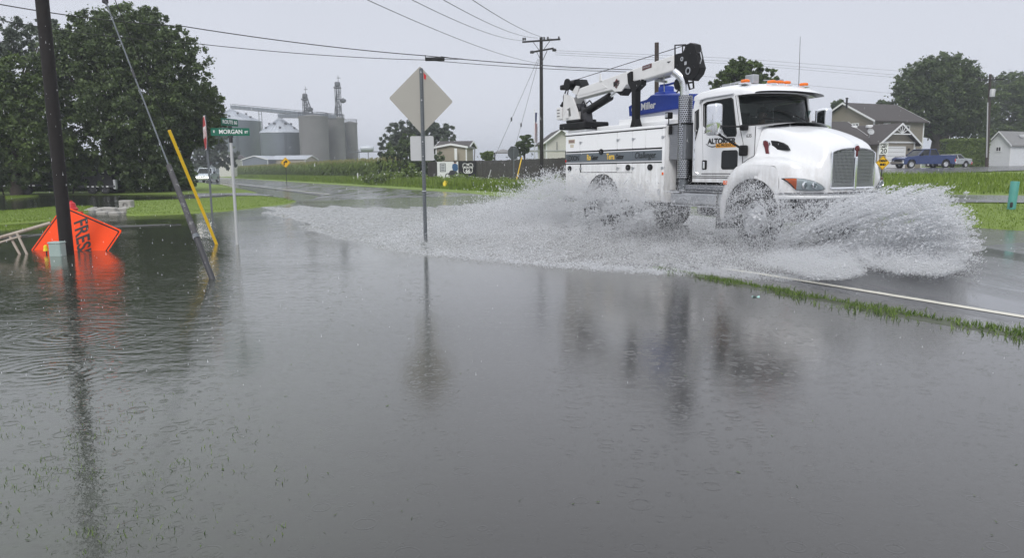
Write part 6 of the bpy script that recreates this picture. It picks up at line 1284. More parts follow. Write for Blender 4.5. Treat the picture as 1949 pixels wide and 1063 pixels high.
# ---------------- hood and fenders
def Hc_(u): return float(np.interp(u, [-.2, .15, .5, .86, 1.0, 1.12], [2.235, 2.20, 2.10, 1.975, 1.905, 1.83]))
def hw(u): return float(np.interp(u, [-.2, .3, .7, 1.0, 1.15], [.985, .90, .80, .70, .66]))
def Fz(u): return float(np.interp(u, [-.3, .2, .5, .8, 1.0, 1.2], [1.62, 1.63, 1.61, 1.53, 1.45, 1.36]))
def uf(y):
    t = min(y, 2.4-y); return float(np.interp(t, [0, .04, .1, .2, .32, .45, .6, .72, 1.2], [.58, .70, .80, .91, 1.0, 1.06, 1.10, 1.13, 1.16]))
def HZ(u, y):
    t = abs(y-1.2); h_ = hw(u); k = float(sst(h_-.16, h_+.07, t)); top = Hc_(u)-.10*(t/h_)**2.2; s_ = min(y, 2.4-y)
    side_ = Fz(u)-.05*(1-min(1, s_/.22))**2*1.0; z = top*(1-k)+side_*k
    ridge = .02*math.exp(-((t-.0)/.07)**2)*(u > .0)
    z += ridge*float(sst(.2, .9, u)); e_ = max(0, 1-s_/.10); z -= .09*e_**2.2
    return z
ys = np.concatenate([[0, .012, .03, .06, .10, .15, .2], np.linspace(.24, 2.16, 49), [2.2, 2.25, 2.3, 2.34, 2.37, 2.388, 2.4]])
rows = []
for u in np.linspace(0, 1, 26):
    r = []
    for y in ys:
        f_ = uf(y); x = -.17+(f_+.17)*(1-(1-u)**1.25); R_ = .10; dx = x-(f_-R_); z = HZ(min(x, f_-.02), y)
        if dx > 0: z -= R_*(1-math.sqrt(max(0, 1-(dx/R_)**2)))*1.0
        r.append((x, float(y), z))
    rows.append(r)
for k in np.linspace(.08, 1, 10):
    r = []
    for j, y in enumerate(ys):
        x, _, z = rows[25][j]; s_ = min(y, 2.4-y); zb = 1.00; bow = .035*math.sin(k*PI)*(s_ < .72); r.append((x+.03*k+bow, float(y), z+(zb-z)*k))
    rows.append(r)
hood = P('hood', MB().grid(rows), M['white'], smooth=True, angle=60)
# fender arches: inner lip circle (0,.55) r .72 ; crown joins the hood
for sy in (0, 1):
    rows = []
    A = np.linspace(rad(78), rad(187), 26)[::-1]
    def Rout(a):
        d_ = math.degrees(a); return float(np.interp(d_, [-3, 30, 60, 90, 120, 150, 187], [.80, .98, 1.08, 1.075, 1.05, .93, .83]))
    for fr_, y, in_ in ((0, .02, 0.), (0, .0, .012), (.45, -.012, 0), (.8, .012, 0), (.93, .05, 0), (1.0, .13, 0), (1.01, .45, 0)):
        rows.append([(-.03+(.70+in_+(Rout(a)-.70)*fr_)*math.cos(a), y if not sy else 2.4-y, .55+(.70+in_+(Rout(a)-.70)*fr_)*math.sin(a)*(.985)) for a in A])
    P('fender', MB().grid(rows), M['white'], smooth=True, angle=60)
    th = np.linspace(rad(84), rad(1), 26); oc = [(.02, HZ(.05, 0)), (.2, HZ(.2, 0)+.0), (.4, HZ(.4, 0)), (.52, HZ(.5, 0)-.02), (.575, HZ(.55, 0)-.07), (.60, 1.30), (.615, 1.1), (.625, .99)]
    ln_ = np.concatenate([[0], np.cumsum([math.hypot(oc[i+1][0]-oc[i][0], oc[i+1][1]-oc[i][1]) for i in range(len(oc)-1)])]); ln_ /= ln_[-1]
    rows = []
    for k_, yy_ in ((0, .02), (0, .0), (.06, -.014), (.14, -.004), (.5, -.004), (.88, -.002), (1, .004), (1.03, .05)):
        r = []
        for i_, a in enumerate(th):
            ix, iz = -.03+.70*math.cos(a), .55+.70*math.sin(a)*.985; t_ = i_/25; ox_ = float(np.interp(t_, ln_, [p[0] for p in oc])); oz_ = float(np.interp(t_, ln_, [p[1] for p in oc])); r.append((ix+(ox_-ix)*k_, yy_ if not sy else 2.4-yy_, iz+(oz_-iz)*k_))
        rows.append(r)
    P('fender_side', MB().grid(rows), M['white'], smooth=True, angle=60)
    rows = [[(-.03+.70*math.cos(a), y if not sy else 2.4-y, .55+.70*math.sin(a)*.985) for a in np.linspace(-.1, PI+.2, 26)] for y in (.021, 1.19)]
    P('wheel_well', MB().grid(rows), M['black'])
P('engine_bay', MB().box(-.2, .95, .72, 1.68, .7, 1.45), M['black'])
for sy in (0, 1): P('side_marker', MB().rbox(-.76, -.67, *((-.02, .03) if not sy else (2.37, 2.42)), 1.12, 1.20, .015), M['ambre'])
P('hood_seam', MB().tube([(-.175, .19, 2.2), (-.175, .185, 1.66)], .006, 5).tube([(-.175, .185, 1.66), (-.3, .15, 1.60), (-.45, .12, 1.50)], .006, 5), M['rub'])
# badge and side vent on the hood flank, following its surface
def flank(u, z):         # outward most y on the near flank at this height
    for y in np.linspace(.5, .12, 200):
        if HZ(u, y) < z: return y
    return .2
def fpx(px, py):
    y = .3
    for _ in range(8):
        u, z = TR(px, py, y); y = .5*y+.5*flank(u, z)
    return u, y, z
def patch(name, pix, m, d=.006):
    P3 = [fpx(*p) for p in pix]; ym = sum(p[1] for p in P3)/len(P3); vs_ = [(p[0], ym+(p[1]-ym)*.35-d-.02, p[2]) for p in P3]; b = MB(); n_ = len(vs_); c_ = tuple(sum(p[i] for p in vs_)/n_ for i in range(3))
    b.add(vs_+[c_]+[(p[0], p[1]+.08, p[2]) for p in vs_], [(i, (i+1) % n_, n_) for i in range(n_)]+[(i, (i+1) % n_, n_+1+(i+1) % n_, n_+1+i) for i in range(n_)]); return P(name, b, m)
patch('side_vent', [(1468, 267.5), (1480, 268.5), (1492, 272), (1500, 277), (1505, 286), (1495, 286.5), (1480, 285), (1467, 284), (1469, 275)], M['black'], .0)
bd = [(1456, 269), (1460, 267.5), (1464, 269), (1466, 275), (1464.5, 281), (1464, 292.5), (1457.5, 292.5), (1457, 281), (1455, 275)]
patch('badge_rim', [(1460.5+(a-1460.5)*1.25, 280+(c-280)*1.08) for a, c in bd], M['chrome'], .004); patch('hood_badge', bd, M['red'], .012)
# grille
def gx(y): return uf(y)+.035
gz0, gz1 = 1.075, 1.735
def gtop(y): t = abs(y-1.2); return gz1+.02-.07*(t/.53)**3
fr = MB(); ring = [(gx(y)+.01, y, gz0) for y in np.linspace(.66, 1.74, 12)]+[(gx(1.74)+.01, 1.74, z) for z in np.linspace(gz0, gtop(1.74), 8)]+[(gx(y)-.01, y, gtop(y)+.01) for y in np.linspace(1.72, .68, 14)]+[(gx(.66)+.01, .66, z) for z in np.linspace(gtop(.66), gz0, 8)]
P('grille_surround', fr.tube(ring, .020, 6), M['chrome'], smooth=True)
P('grille_backing', MB().grid([[(gx(y)-.012, y, z if z < gz1-.1 else min(z, gtop(y))) for z in (gz0, 1.3, 1.6, gz1)] for y in np.linspace(.66, 1.74, 12)]), M['black'])
gs = MB(); i = 0; z = gz0+.02
while z < gz1-.01:
    for y0, y1 in ((.68, 1.165), (1.235, 1.72)):
        yy = [y for y in np.linspace(y0, y1, 7) if gtop(y) > z+.01]
        if len(yy) > 1:
            for a, c in zip(yy[:-1], yy[1:]): gs.beam((gx(a)+.008, a, z), (gx(c)+.008, c, z), .020, .011)
    z += .0245
o = P('grille_bar', gs, mat('grille_silver', (.30, .31, .33), .35, .5, var=.05)); o['kind'] = 'stuff'
gs = MB()
for y in np.arange(.70, 1.72, .03):
    if abs(y-1.2) > .04: gs.beam((gx(y)+.002, y, gz0+.01), (gx(y)+.002, y, gtop(y)-.01), .008, .008)
o = P('grille_mesh', gs, M['alu']); o['kind'] = 'stuff'
P('grille_centre', MB().rbox(gx(1.2)-.01, gx(1.2)+.035, 1.17, 1.23, gz0-.04, 1.62, .015), M['chrome'])
P('nose_badge', MB().lathe([(0, 0), (.05, 0), (.05, .02), (0, .03)], (gx(1.2)+.015, 1.2, 1.76), 'x', 16).rbox(gx(1.2)+.01, gx(1.2)+.035, 1.18, 1.22, 1.62, 1.76, .010), M['red'], smooth=True); P('badge_trim', MB().rbox(gx(1.2)-.01, gx(1.2)+.022, 1.155, 1.245, 1.585, 1.83, .02), M['chrome'])
# headlights on the curved front corner
def fsurf(y, z, d=0.):     # front face x at y,z
    s_ = min(y, 2.4-y); k = min(1, max(0, (1.42-z)/.42)); return uf(y)+.03*k+.035*math.sin(k*PI)*(s_ < .72)+d
for sy in (0, 1):
    def hp(poly, d): return [(fsurf(y, z, d), y if not sy else 2.4-y, z) for y, z in poly]
    def corner(name, poly, m, d, par=None, nrow=8):
        zt_ = lambda y: float(np.interp(y, [p[0] for p in poly[0]], [p[1] for p in poly[0]])); zb_ = lambda y: float(np.interp(y, [p[0] for p in poly[1]], [p[1] for p in poly[1]])); y0, y1 = poly[0][0][0], poly[0][-1][0]
        rows = []
        for y in np.linspace(y0, y1, 14):
            a, c = zt_(y), zb_(y); nx, ny = 1, -1.0*(1-min(1, y/.5)); ln = math.hypot(nx, ny); rows.append([(fsurf(y, z)+d*nx/ln, (y+d*ny/ln) if not sy else 2.4-(y+d*ny/ln), z) for z in np.linspace(c, a, nrow)])
        return P(name, MB().grid(rows), m, parent=par, smooth=True)
    top = [(.012, 1.255), (.10, 1.26), (.22, 1.245), (.36, 1.205), (.49, 1.13), (.55, 1.07)]; bot = [(.012, 1.245), (.07, 1.15), (.12, 1.055), (.27, 1.035), (.46, 1.035), (.55, 1.065)]
    hl = corner('headlight', (top, bot), M['rub'], .006)
    def scl(pl, f, dy=0): return [(.28+(y-.28)*f+dy, 1.14+(z-1.14)*f) for y, z in pl]
    corner('reflector', (scl(top, .93), scl(bot, .93)), M['refl'], .010, hl)
    t1 = [(y, z) for y, z in scl(top, .93) if y < .14]+[(.135, 1.245)]; b1 = [(y, z) for y, z in scl(bot, .93) if y < .14]+[(.135, 1.065)]
    t1 = sorted(t1); b1 = sorted(b1); corner('turn_signal', (t1, b1), M['ambre'], .016, hl)
    for y_, r_ in ((.23, .068), (.36, .060)):
        yy = y_ if not sy else 2.4-y_; MB().lathe([(r_, .0), (r_*.97, .022), (r_*.72, .03), (r_*.5, .012), (0, .0)], (fsurf(y_, 1.13)+.004, yy, 1.13), 'x', 18).build('lamp', M['chrome'], hl, smooth=True); MB().lathe([(r_*.55, .022), (r_*.3, .034), (0, .038)], (fsurf(y_, 1.13)+.004, yy, 1.13), 'x', 14).build('bulb', M['lens'], hl, smooth=True)
    corner('lamp_cover', (scl(top, .95), scl(bot, .95)), M['lampglass'], .045, hl)
# bumper
def bpx(y): t = min(y, 2.4-y); return float(np.interp(t, [-.02, .05, .15, .35, .7, 1.2], [.55, .80, .95, 1.10, 1.22, 1.27]))
yb = np.concatenate([[-.02, 0, .05, .1, .15, .25, .35], np.linspace(.5, 1.9, 12), [2.05, 2.15, 2.25, 2.3, 2.35, 2.4, 2.42]])
P('bumper', MB().grid([[(bpx(y)+dx, y, z) for y in yb] for dx, z in ((-.10, .965), (-.01, .962), (.0, .95), (.0, .915), (-.015, .90), (-.07, .895))]), M['wh2'], smooth=True)
P('lower_bumper', MB().grid([[(bpx(y)+dx, y, z) for y in yb[4:-4]] for dx, z in ((-.07, .893), (-.05, .88), (-.06, .70), (-.10, .62), (-.2, .60))]), M['dgrey'], smooth=True)
P('bumper_gap', MB().grid([[(bpx(y)-.06, y, z) for y in yb] for z in (.96, 1.01)]), M['dgrey']); P('bumper_strip', MB().grid([[(bpx(y)+dx, y, z) for y in yb] for dx, z in ((-.012, .972), (.012, .974), (.012, .985), (-.012, .987))]), M['alu'])

# ---------------- crane (its own plane near the viewer's side)
YC = .25
def Q(px, py, y=YC): u, z = TR(px, py, y); return (u, y, z)
P('crane_base', MB().rbox(-6.98, -5.72, YC-.28, YC+.45, 2.46, 2.62, .03).rbox(-6.7, -6.05, YC-.24, YC+.30, 2.62, 2.70, .03), M['black'])
cr = thing('crane_arm_root', '', '', (0, 0, 0)); bpy.data.objects.remove(cr)
col_ = [(-6.92, 2.70), (-6.12, 2.70), (-6.25, 2.95), (-6.45, 3.26), (-6.86, 3.40), (-6.90, 3.1)]
b = MB(); hole = [(-6.72, 2.98), (-6.55, 3.02), (-6.5, 2.8), (-6.75, 2.78)]
for y0, y1 in ((YC-.20, YC-.15), (YC+.15, YC+.20)): b.yplate(col_, y0, y1, [hole[::-1]])
b.box(-6.9, -6.8, YC-.15, YC+.15, 2.7, 3.3).box(-6.5, -6.3, YC-.149, YC+.149, 2.7, 2.9)
P('crane_column', b, M['cream']); P('control_box', MB().rbox(-7.22, -6.95, YC-.22, YC+.05, 2.74, 3.06, .015), M['cream']); P('control_box', MB().rbox(-6.70, -6.6, YC-.25, YC-.205, 2.75, 2.95, .01), M['cream'])
for z in (2.82, 2.9, 2.98): P('control_label', MB().box(-7.18, -7.05, YC-.224, YC-.221, z, z+.02), M['dgrey'])
P('valve_block', MB().rbox(-6.55, -6.25, YC-.12, YC+.1, 2.92, 3.1, .03).rbox(-6.15, -5.98, YC-.1, YC+.1, 2.62, 2.72, .02), M['dgrey'])
# boom: outer section polygon
bo_ = [(-6.38, 3.19), (-6.22, 3.55), (-3.40, 3.77), (-2.50, 3.80), (-2.47, 3.49), (-3.70, 3.40), (-3.86, 3.36), (-4.35, 3.34), (-5.2, 3.24), (-6.2, 3.14)]
# straight boom following the sight line of top and bottom edges
tl = Q(1112, 168); tr_ = Q(1291, 105); bl_ = Q(1107, 188); br_ = Q(1293, 135)
zt_ = lambda x: tl[2]+(tr_[2]-tl[2])*(x-tl[0])/(tr_[0]-tl[0]); zb_ = lambda x: bl_[2]+(br_[2]-bl_[2])*(x-bl_[0])/(br_[0]-bl_[0])
bo_ = [(tl[0], zt_(tl[0])), (tr_[0], zt_(tr_[0])), (br_[0], zb_(br_[0])), (-3.78, zb_(-3.78)-.02), (-3.9, zb_(-3.9)+.03), (-4.3, zb_(-4.3)-.05), (-5.1, zb_(-5.1)-.02), (-6.30, zb_(-6.30)-.01), (-6.36, zb_(-6.36)+.05)]
bm_ = bev(P('boom', MB().yplate(bo_, YC-.13, YC+.13), M['cream']), .02)
MB().yplate([(-6.25, zb_(-6.25)+.06), (-6.10, zb_(-6.1)+.20), (-5.2, zb_(-5.2)+.20), (-4.95, zb_(-4.95)+.05)], YC-.14, YC-.131).build('side_plate', M['cream'], bm_)
MB().yplate([(-3.95, zb_(-3.95)+.05), (-3.4, zb_(-3.4)+.20), (-2.52, zb_(-2.52)+.21), (-2.52, zb_(-2.52)+.02), (-3.6, zb_(-3.6)+.01)], YC-.139, YC-.131).build('side_plate', M['cream'], bm_)
MB().yplate([(-2.70, zt_(-2.7)-.10), (-2.58, zt_(-2.6)-.11), (-2.64, zt_(-2.6)-.14)], YC-.15, YC-.131).build('bracket', M['dgrey'], bm_)
u, z = Q(1183, 160)[0], Q(1183, 160)[2]
MB().yplate([(u, z+.12), (u+.13, z), (u, z-.12), (u-.13, z)], YC-.145, YC-.14).build('logo_diamond', M['red'], bm_); o_ = txt('IMT', .15, M['ltr_k'], bm_, (u, YC-.148, z), (1, 0, .07), (-.07, 0, 1), bold=.006, width=.24)
u, z = Q(1241, 128)[0], Q(1241, 128)[2]; MB().yplate([(u-.16, z-.055), (u+.16, z-.03), (u+.16, z+.06), (u-.16, z+.035)], YC-.145, YC-.131).build('warning_label', mat('label_maroon', (.10, .03, .035), .5), bm_); txt('DANGER', .06, M['signback2'], bm_, (u, YC-.148, z), (1, 0, .07), (-.07, 0, 1), width=.26)
q = Q(1152, 150); MB().yplate([(q[0]-.05, q[2]-.07), (q[0]+.06, q[2]-.06), (q[0]+.01, q[2]+.12), (q[0]-.02, q[2]+.12)], YC-.15, YC-.132, [[(q[0]-.015, q[2]-.04), (q[0]+.0, q[2]+.06), (q[0]+.025, q[2]-.035)]]).build('rope_guide', M['cream'], bm_)
# winch
wc = MB().lathe([(0, -.2), (.09, -.2), (.09, -.1), (.14, -.1), (.14, .1), (.11, .12), (.11, .3), (0, .3)], (-6.65, YC, 3.60), 'x', 16).lathe([(0, -.26), (.15, -.26), (.15, -.22), (.10, -.2), (.10, .2), (.15, .22), (.15, .26), (0, .26)], (-6.63, YC, 3.60), 'y', 18).rbox(-7.30, -7.0, YC-.08, YC+.08, 3.53, 3.66, .03).tube([(-7.1, YC, 3.58), (-6.7, YC, 3.60)], .07, 10)
wc.yplate([(-6.5, 3.47), (-6.10, 3.47), (-6.14, 3.55), (-6.25, 3.70), (-6.5, 3.70)], YC-.12, YC+.12); P('winch', wc, M['black'], smooth=True)
P('winch_bracket', MB().yplate([(-6.55, 3.40), (-6.30, 3.32), (-6.20, 3.52), (-6.35, 3.55)], YC-.15, YC+.15), M['cream'])
P('hose', MB().tube([(-7.0, YC-.05, 3.50), (-7.08, YC-.08, 3.35), (-7.05, YC-.1, 3.2), (-7.18, YC-.12, 3.12), (-7.05, YC-.12, 3.03)], .018, 6).tube([(-6.95, YC-.02, 3.50), (-6.98, YC-.04, 3.3), (-7.05, YC-.05, 3.18)], .015, 6).tube([(-6.3, YC, 3.1), (-6.15, YC-.05, 3.15), (-6.0, YC-.08, 3.05), (-6.1, YC-.05, 2.9)], .016, 6).tube([(-6.0, YC-.05, 3.08), (-5.85, YC-.05, 3.14), (-5.7, YC-.05, 3.02)], .016, 6), M['black'], smooth=True)
P('hose_reel', MB().lathe([(0, -.05), (.11, -.05), (.11, .05), (0, .05)], (-7.0, YC-.1, 3.10), 'y', 14), M['black'], smooth=True)
c0_, c1_, c2_ = Vector((-6.10, YC, 2.88)), Vector((-5.02, YC, 3.16)), Vector((-4.70, YC, 3.275))
P('lift_cylinder', MB().tube([c0_, c1_], .10, 14), M['black'], smooth=True); P('cylinder_rod', MB().tube([c1_, c2_], .04, 10), M['chrome'], smooth=True); P('cylinder_mount', MB().yplate([(-6.22, 2.62), (-5.9, 2.62), (-5.98, 2.98), (-6.2, 3.0)], YC-.09, YC+.09), M['dgrey'])
P('cylinder_clevis', MB().yplate([(-4.80, 3.33), (-4.62, 3.24), (-4.35, 3.22), (-4.15, 3.36), (-4.5, 3.42)], YC-.145, YC+.145), M['cream']); P('boom_stop', MB().yplate([(-4.62, 3.23), (-4.42, 3.13), (-4.25, 3.26), (-4.3, 3.32)], YC-.11, YC+.11), M['black'])
b = MB(); sp_ = [(-3.93, 2.34), (-3.62, 2.34), (-3.72, 2.55), (-3.72, 3.18), (-3.52, 3.28), (-3.52, 3.40), (-3.90, 3.38), (-3.92, 3.62), (-4.06, 3.58), (-4.02, 3.36), (-3.88, 3.18), (-3.85, 2.55)]
bev(P('boom_rest', b.yplate(sp_, YC-.20, YC-.05), M['black']), .012)
# boom head
hd = [(-2.50, 3.47), (-2.48, 4.0), (-2.16, 3.97), (-2.18, 3.80)]
P('head_guard', MB().tube([(-2.49, YC-.1, 3.76), (-2.50, YC-.1, 3.98), (-2.16, YC-.1, 3.94), (-2.17, YC-.1, 3.78), (-2.49, YC-.1, 3.76)], .017, 6).tube([(-2.49, YC+.1, 3.76), (-2.50, YC+.1, 3.98), (-2.16, YC+.1, 3.94)], .017, 6), M['black'])
hp_ = [(-2.47, 3.46), (-2.47, 3.79), (-2.20, 3.79), (-2.12, 3.92), (-1.98, 3.95), (-1.84, 3.90), (-1.72, 3.55), (-1.66, 3.42), (-1.72, 3.30), (-1.88, 3.19), (-2.05, 3.22), (-2.20, 3.34), (-2.36, 3.43)]
bev(P('boom_head', MB().yplate(hp_, YC-.14, YC+.03), M['black']), .015)
P('head_sheave', MB().lathe([(.05, -.01), (.075, -.01), (.075, .01), (.05, .01)], (-2.0, YC-.15, 3.40), 'y', 16), M['alu']); P('head_bolt', MB().lathe([(.02, -.01), (.045, -.01), (.045, .01), (0, .01)], (-2.20, YC-.148, 3.66), 'y', 12).rbox(-2.13, -2.06, YC-.15, YC-.14, 3.53, 3.60, .005, 1), M['alu'])
for x, z in ((-2.1, 3.84), (-1.95, 3.74), (-2.35, 3.55), (-1.85, 3.48), (-2.3, 3.72)): P('head_bolt', MB().lathe([(0, -.012), (.016, -.01), (.016, 0)], (x, YC-.14, z), 'y', 8), M['dgrey'])
P('head_hose', MB().tube([(-1.80, YC-.1, 3.72), (-1.70, YC-.1, 3.72), (-1.66, YC-.1, 3.60), (-1.72, YC-.1, 3.48)], .012, 6), M['alu'])
P('hook_guard', MB().tube([(-2.14, YC-.08, 3.30), (-2.02, YC-.08, 3.04), (-1.90, YC-.08, 3.05), (-1.94, YC-.08, 3.30)], .02, 6).beam((-2.1, YC-.08, 3.17), (-1.94, YC-.08, 3.17), .03, .03), M['black'])
P('wire_rope', MB().tube([(-6.55, YC, 3.73), (-2.2, YC, 3.96)], .009, 5), M['dgrey'])
P('hook_block', MB().lathe([(0, -.07), (.12, -.06), (.16, 0), (.12, .06), (0, .07)], (-2.63, YC+.15, 3.22), 'y', 8), M['black']); P('hook_rigging', MB().tube([(-3.35, YC, 3.50), (-3.2, YC+.1, 3.38), (-2.9, YC+.15, 3.42), (-2.95, YC+.1, 3.48)], .03, 6).tube([(-2.98, YC, 3.50), (-3.08, YC+.1, 3.1)], .012, 5).tube([(-3.3, YC+.02, 3.36), (-3.0, YC+.1, 3.30)], .03, 6), M['alu'])
P('blue_strap', MB().tube([(-3.22, YC+.1, 3.24), (-2.95, YC+.12, 3.24), (-2.78, YC+.15, 3.26)], .025, 6), M['blue'])
# ================================================================== SPRAY, RAIN, HAZE
def inpoly(x, y, pl):
    ins = np.zeros(len(x), bool); n_ = len(pl)
    for i in range(n_):
        x1, y1 = pl[i]; x2, y2 = pl[(i+1) % n_]; ins ^= ((y1 > y) != (y2 > y)) & (x < (x2-x1)*(y-y1)/(y2-y1+1e-12)+x1)
    return ins
def rays(px, py): return (px-CX)[:, None]/F_*CR-(py-CY)[:, None]/F_*CU+_fw
def sample(pl, n_, o0, o1, jit=6, clump=.5, seed=0, wt=None):
    """drops spread through the slab between the vertical planes o0..o1 beside the road axis"""
    xs = [p[0] for p in pl]; ys = [p[1] for p in pl]; P_ = []; got = 0
    nc = max(20, n_//90); 
    while got < n_:
        m_ = n_*2; x = rng.uniform(min(xs), max(xs), m_); y = rng.uniform(min(ys), max(ys), m_); k = inpoly(x+rng.normal(0, jit, m_), y+rng.normal(0, jit, m_), pl)
        if wt is not None: k &= rng.uniform(0, 1, m_) < wt(x, y)
        if clump: k &= rng.uniform(0, 1, m_) < (1-clump)+clump*np.clip(.5+1.1*(np.sin(x*.11+seed)*np.sin(y*.16+x*.05+seed)+.6*np.sin(x*.31+y*.23)*np.cos(y*.37-x*.13)), 0, 1)
        q = rays(x[k], y[k]); off = rng.uniform(o0, o1, k.sum()); t = off/(q @ RN); p = CP+q*t[:, None]; p = p[p[:, 2] > -.02]; P_.append(p); got += len(p)
        if m_ and len(P_) > 40: break
    return np.concatenate(P_)[:n_]
def drops(pts, r0, r1, el=1.6, vel=None, pw=2.):
    n_ = len(pts); r = (r0+(r1-r0)*rng.uniform(0, 1, n_)**pw)*.60; d = rng.normal(0, 1, (n_, 3)) if vel is None else vel+rng.normal(0, .35, (n_, 3)); d /= np.linalg.norm(d, axis=1)[:, None]
    a = np.cross(d, rng.normal(0, 1, (n_, 3))); a /= np.linalg.norm(a, axis=1)[:, None]; b = np.cross(d, a); e_ = rng.uniform(1, el, n_)
    R_ = r[:, None]; v = [pts+d*R_*e_[:, None]]
    for j in range(3): an = 2*PI*j/3; v.append(pts-d*R_*.6*e_[:, None]*.8+(a*math.cos(an)+b*math.sin(an))*R_)
    vs = np.stack(v, 1).reshape(-1, 3); i = np.arange(n_)*4; f = np.concatenate([np.stack([i, i+1, i+2], 1), np.stack([i, i+2, i+3], 1), np.stack([i, i+3, i+1], 1), np.stack([i+1, i+3, i+2], 1)]); return vs, f
def dropmat():
    m = bpy.data.materials.new('white_water'); m.use_nodes = True; t = m.node_tree; n = t.nodes; l = t.links; b = n['Principled BSDF']; b.inputs['Base Color'].default_value = (.93, .94, .96, 1); b.inputs['Roughness'].default_value = .25
    tr = n.new('ShaderNodeBsdfTranslucent'); tr.inputs[0].default_value = (.93, .94, .96, 1); ms = n.new('ShaderNodeMixShader'); ms.inputs[0].default_value = .6; l.new(b.outputs[0], ms.inputs[1]); l.new(tr.outputs[0], ms.inputs[2]); tp = n.new('ShaderNodeBsdfTransparent'); m3 = n.new('ShaderNodeMixShader'); m3.inputs[0].default_value = .28; l.new(ms.outputs[0], m3.inputs[1]); l.new(tp.outputs[0], m3.inputs[2]); l.new(m3.outputs[0], n['Material Output'].inputs[0]); return m
M['drop'] = dropmat()
VV = []; FF = []; nb_ = 0
def put(pts, *a, **k):
    global nb_
    v, f = drops(pts, *a, **k); VV.append(v); FF.append(f+nb_); nb_ += len(v)
up = np.array([0, 0, .8])
def texture_(x, y, sd_):                # ragged streaks and holes, so the sheets never read as smooth lumps
    a = np.sin(x*.09+y*.05+sd_)*np.sin(y*.13-x*.03+sd_*2)+.7*np.sin(x*.27+y*.19+sd_)*np.cos(y*.33-x*.15)+.5*np.sin(x*.61-y*.4)*np.sin(y*.7+x*.2+sd_); 
    if sd_ in (7, 9):                    # streaks fanning out from the wheel
        an = np.arctan2(y-478, x-1462); r_ = np.hypot(x-1462, y-478); a = .8*np.sin(an*46+r_*.010+2*np.sin(an*17))+.7*np.sin(an*103-r_*.02)+.5*np.sin(r_*.09+an*9)+.35*a
    return np.clip(.45+.85*a, 0, 1)
def low(pl, n_, z0, z1, r0, r1, j=6, cl=.5, sd_=0, pw=2.6, vel=None, ex=False, el=2.4):
    """spray standing between heights z0 and z1 above the water"""
    n_ = int(n_*2.1); xs = [p[0] for p in pl]; ys = [p[1] for p in pl]; m_ = n_*6; x = rng.uniform(min(xs)-j, max(xs)+j, m_); y = rng.uniform(min(ys)-j, max(ys)+j, m_); k = inpoly(x+rng.normal(0, j, m_), y+rng.normal(0, j*.6, m_), pl)
    k &= rng.uniform(0, 1, m_) < (1-cl)+cl*texture_(x, y, sd_); x, y = x[k][:n_], y[k][:n_]; q = rays(x, y); z = rng.exponential(z1, len(x)) if ex else rng.uniform(z0, z1, len(x)); t = (z-EYE)/q[:, 2]; p = CP+q*t[:, None]; put(p, r0, r1, el, up*.6 if vel is None else vel, pw)
def slab_(pl, n_, o0, o1, r0, r1, j=8, cl=.6, sd_=0, pw=2.6, vel=None, el=3.0):
    n_ = int(n_*2.1); xs = [p[0] for p in pl]; ys = [p[1] for p in pl]; m_ = n_*6; x = rng.uniform(min(xs)-j, max(xs)+j, m_); y = rng.uniform(min(ys)-j, max(ys)+j, m_); k = inpoly(x+rng.normal(0, j, m_), y+rng.normal(0, j, m_), pl)
    k &= rng.uniform(0, 1, m_) < (1-cl)+cl*texture_(x, y, sd_); x, y = x[k][:n_], y[k][:n_]; q = rays(x, y); off = rng.uniform(o0, o1, len(x)); p = CP+q*(off/(q @ RN))[:, None]; p = p[p[:, 2] > -.01]; put(p, r0, r1, el, up if vel is None else vel, pw)
fwd = -RD
# rear wheels: boiling white water
slab_([(985, 374), (1030, 356), (1075, 348), (1080, 432), (960, 436), (850, 440), (830, 428), (905, 400)], 26000, 8.8, 12.2, .007, .024, 8, .75, 1, 2.5)
slab_([(1065, 368), (1110, 352), (1150, 362), (1190, 374), (1240, 390), (1250, 420), (1180, 434), (1080, 438), (1050, 425)], 15000, 8.6, 9.85, .005, .020, 9, .85, 2, 2.5)
slab_([(1000, 346), (1040, 338), (1090, 338), (1150, 345), (1190, 352), (1250, 375), (1150, 385), (1060, 375), (980, 370), (940, 380)], 3600, 8.6, 9.9, .006, .022, 11, .9, 5)
slab_([(1015, 330), (1075, 322), (1075, 372), (1000, 368)], 1500, 9., 12, .008, .026, 9, .9, 4)
low([(820, 415), (980, 398), (1180, 405), (1260, 425), (1180, 444), (960, 442), (830, 446)], 14000, 0, .30, .006, .018, 8, .6, 3)
# skirt between the axles
slab_([(1190, 385), (1300, 388), (1390, 392), (1400, 452), (1300, 455), (1180, 440)], 11000, 9.0, 9.9, .004, .012, 10, .5, 1)
slab_([(1255, 345), (1380, 366), (1395, 400), (1260, 400)], 1800, 9., 9.9, .004, .011, 12, .4, 1)
low([(1080, 436), (1250, 420), (1420, 440), (1520, 470), (1500, 500), (1300, 490), (1100, 462), (960, 450)], 20000, 0, .35, .0035, .009, 12, .35, 6)
# front wheel
slab_([(1370, 348), (1420, 336), (1470, 355), (1510, 385), (1545, 405), (1510, 470), (1400, 476), (1365, 430)], 7500, 9.0, 9.95, .004, .011, 9, .5, 3)
slab_([(1480, 384), (1560, 378), (1690, 374), (1700, 400), (1600, 420), (1520, 432), (1480, 440)], 6500, 8.9, 10.4, .004, .014, 10, .6, 3)
slab_([(1385, 352), (1440, 345), (1500, 380), (1500, 460), (1420, 468), (1380, 430)], 3000, 8.8, 9.9, .006, .018, 8, .7, 5)
slab_([(1085, 345), (1200, 352), (1270, 372), (1265, 400), (1080, 395)], 2600, 8.8, 9.9, .005, .018, 10, .8, 8)
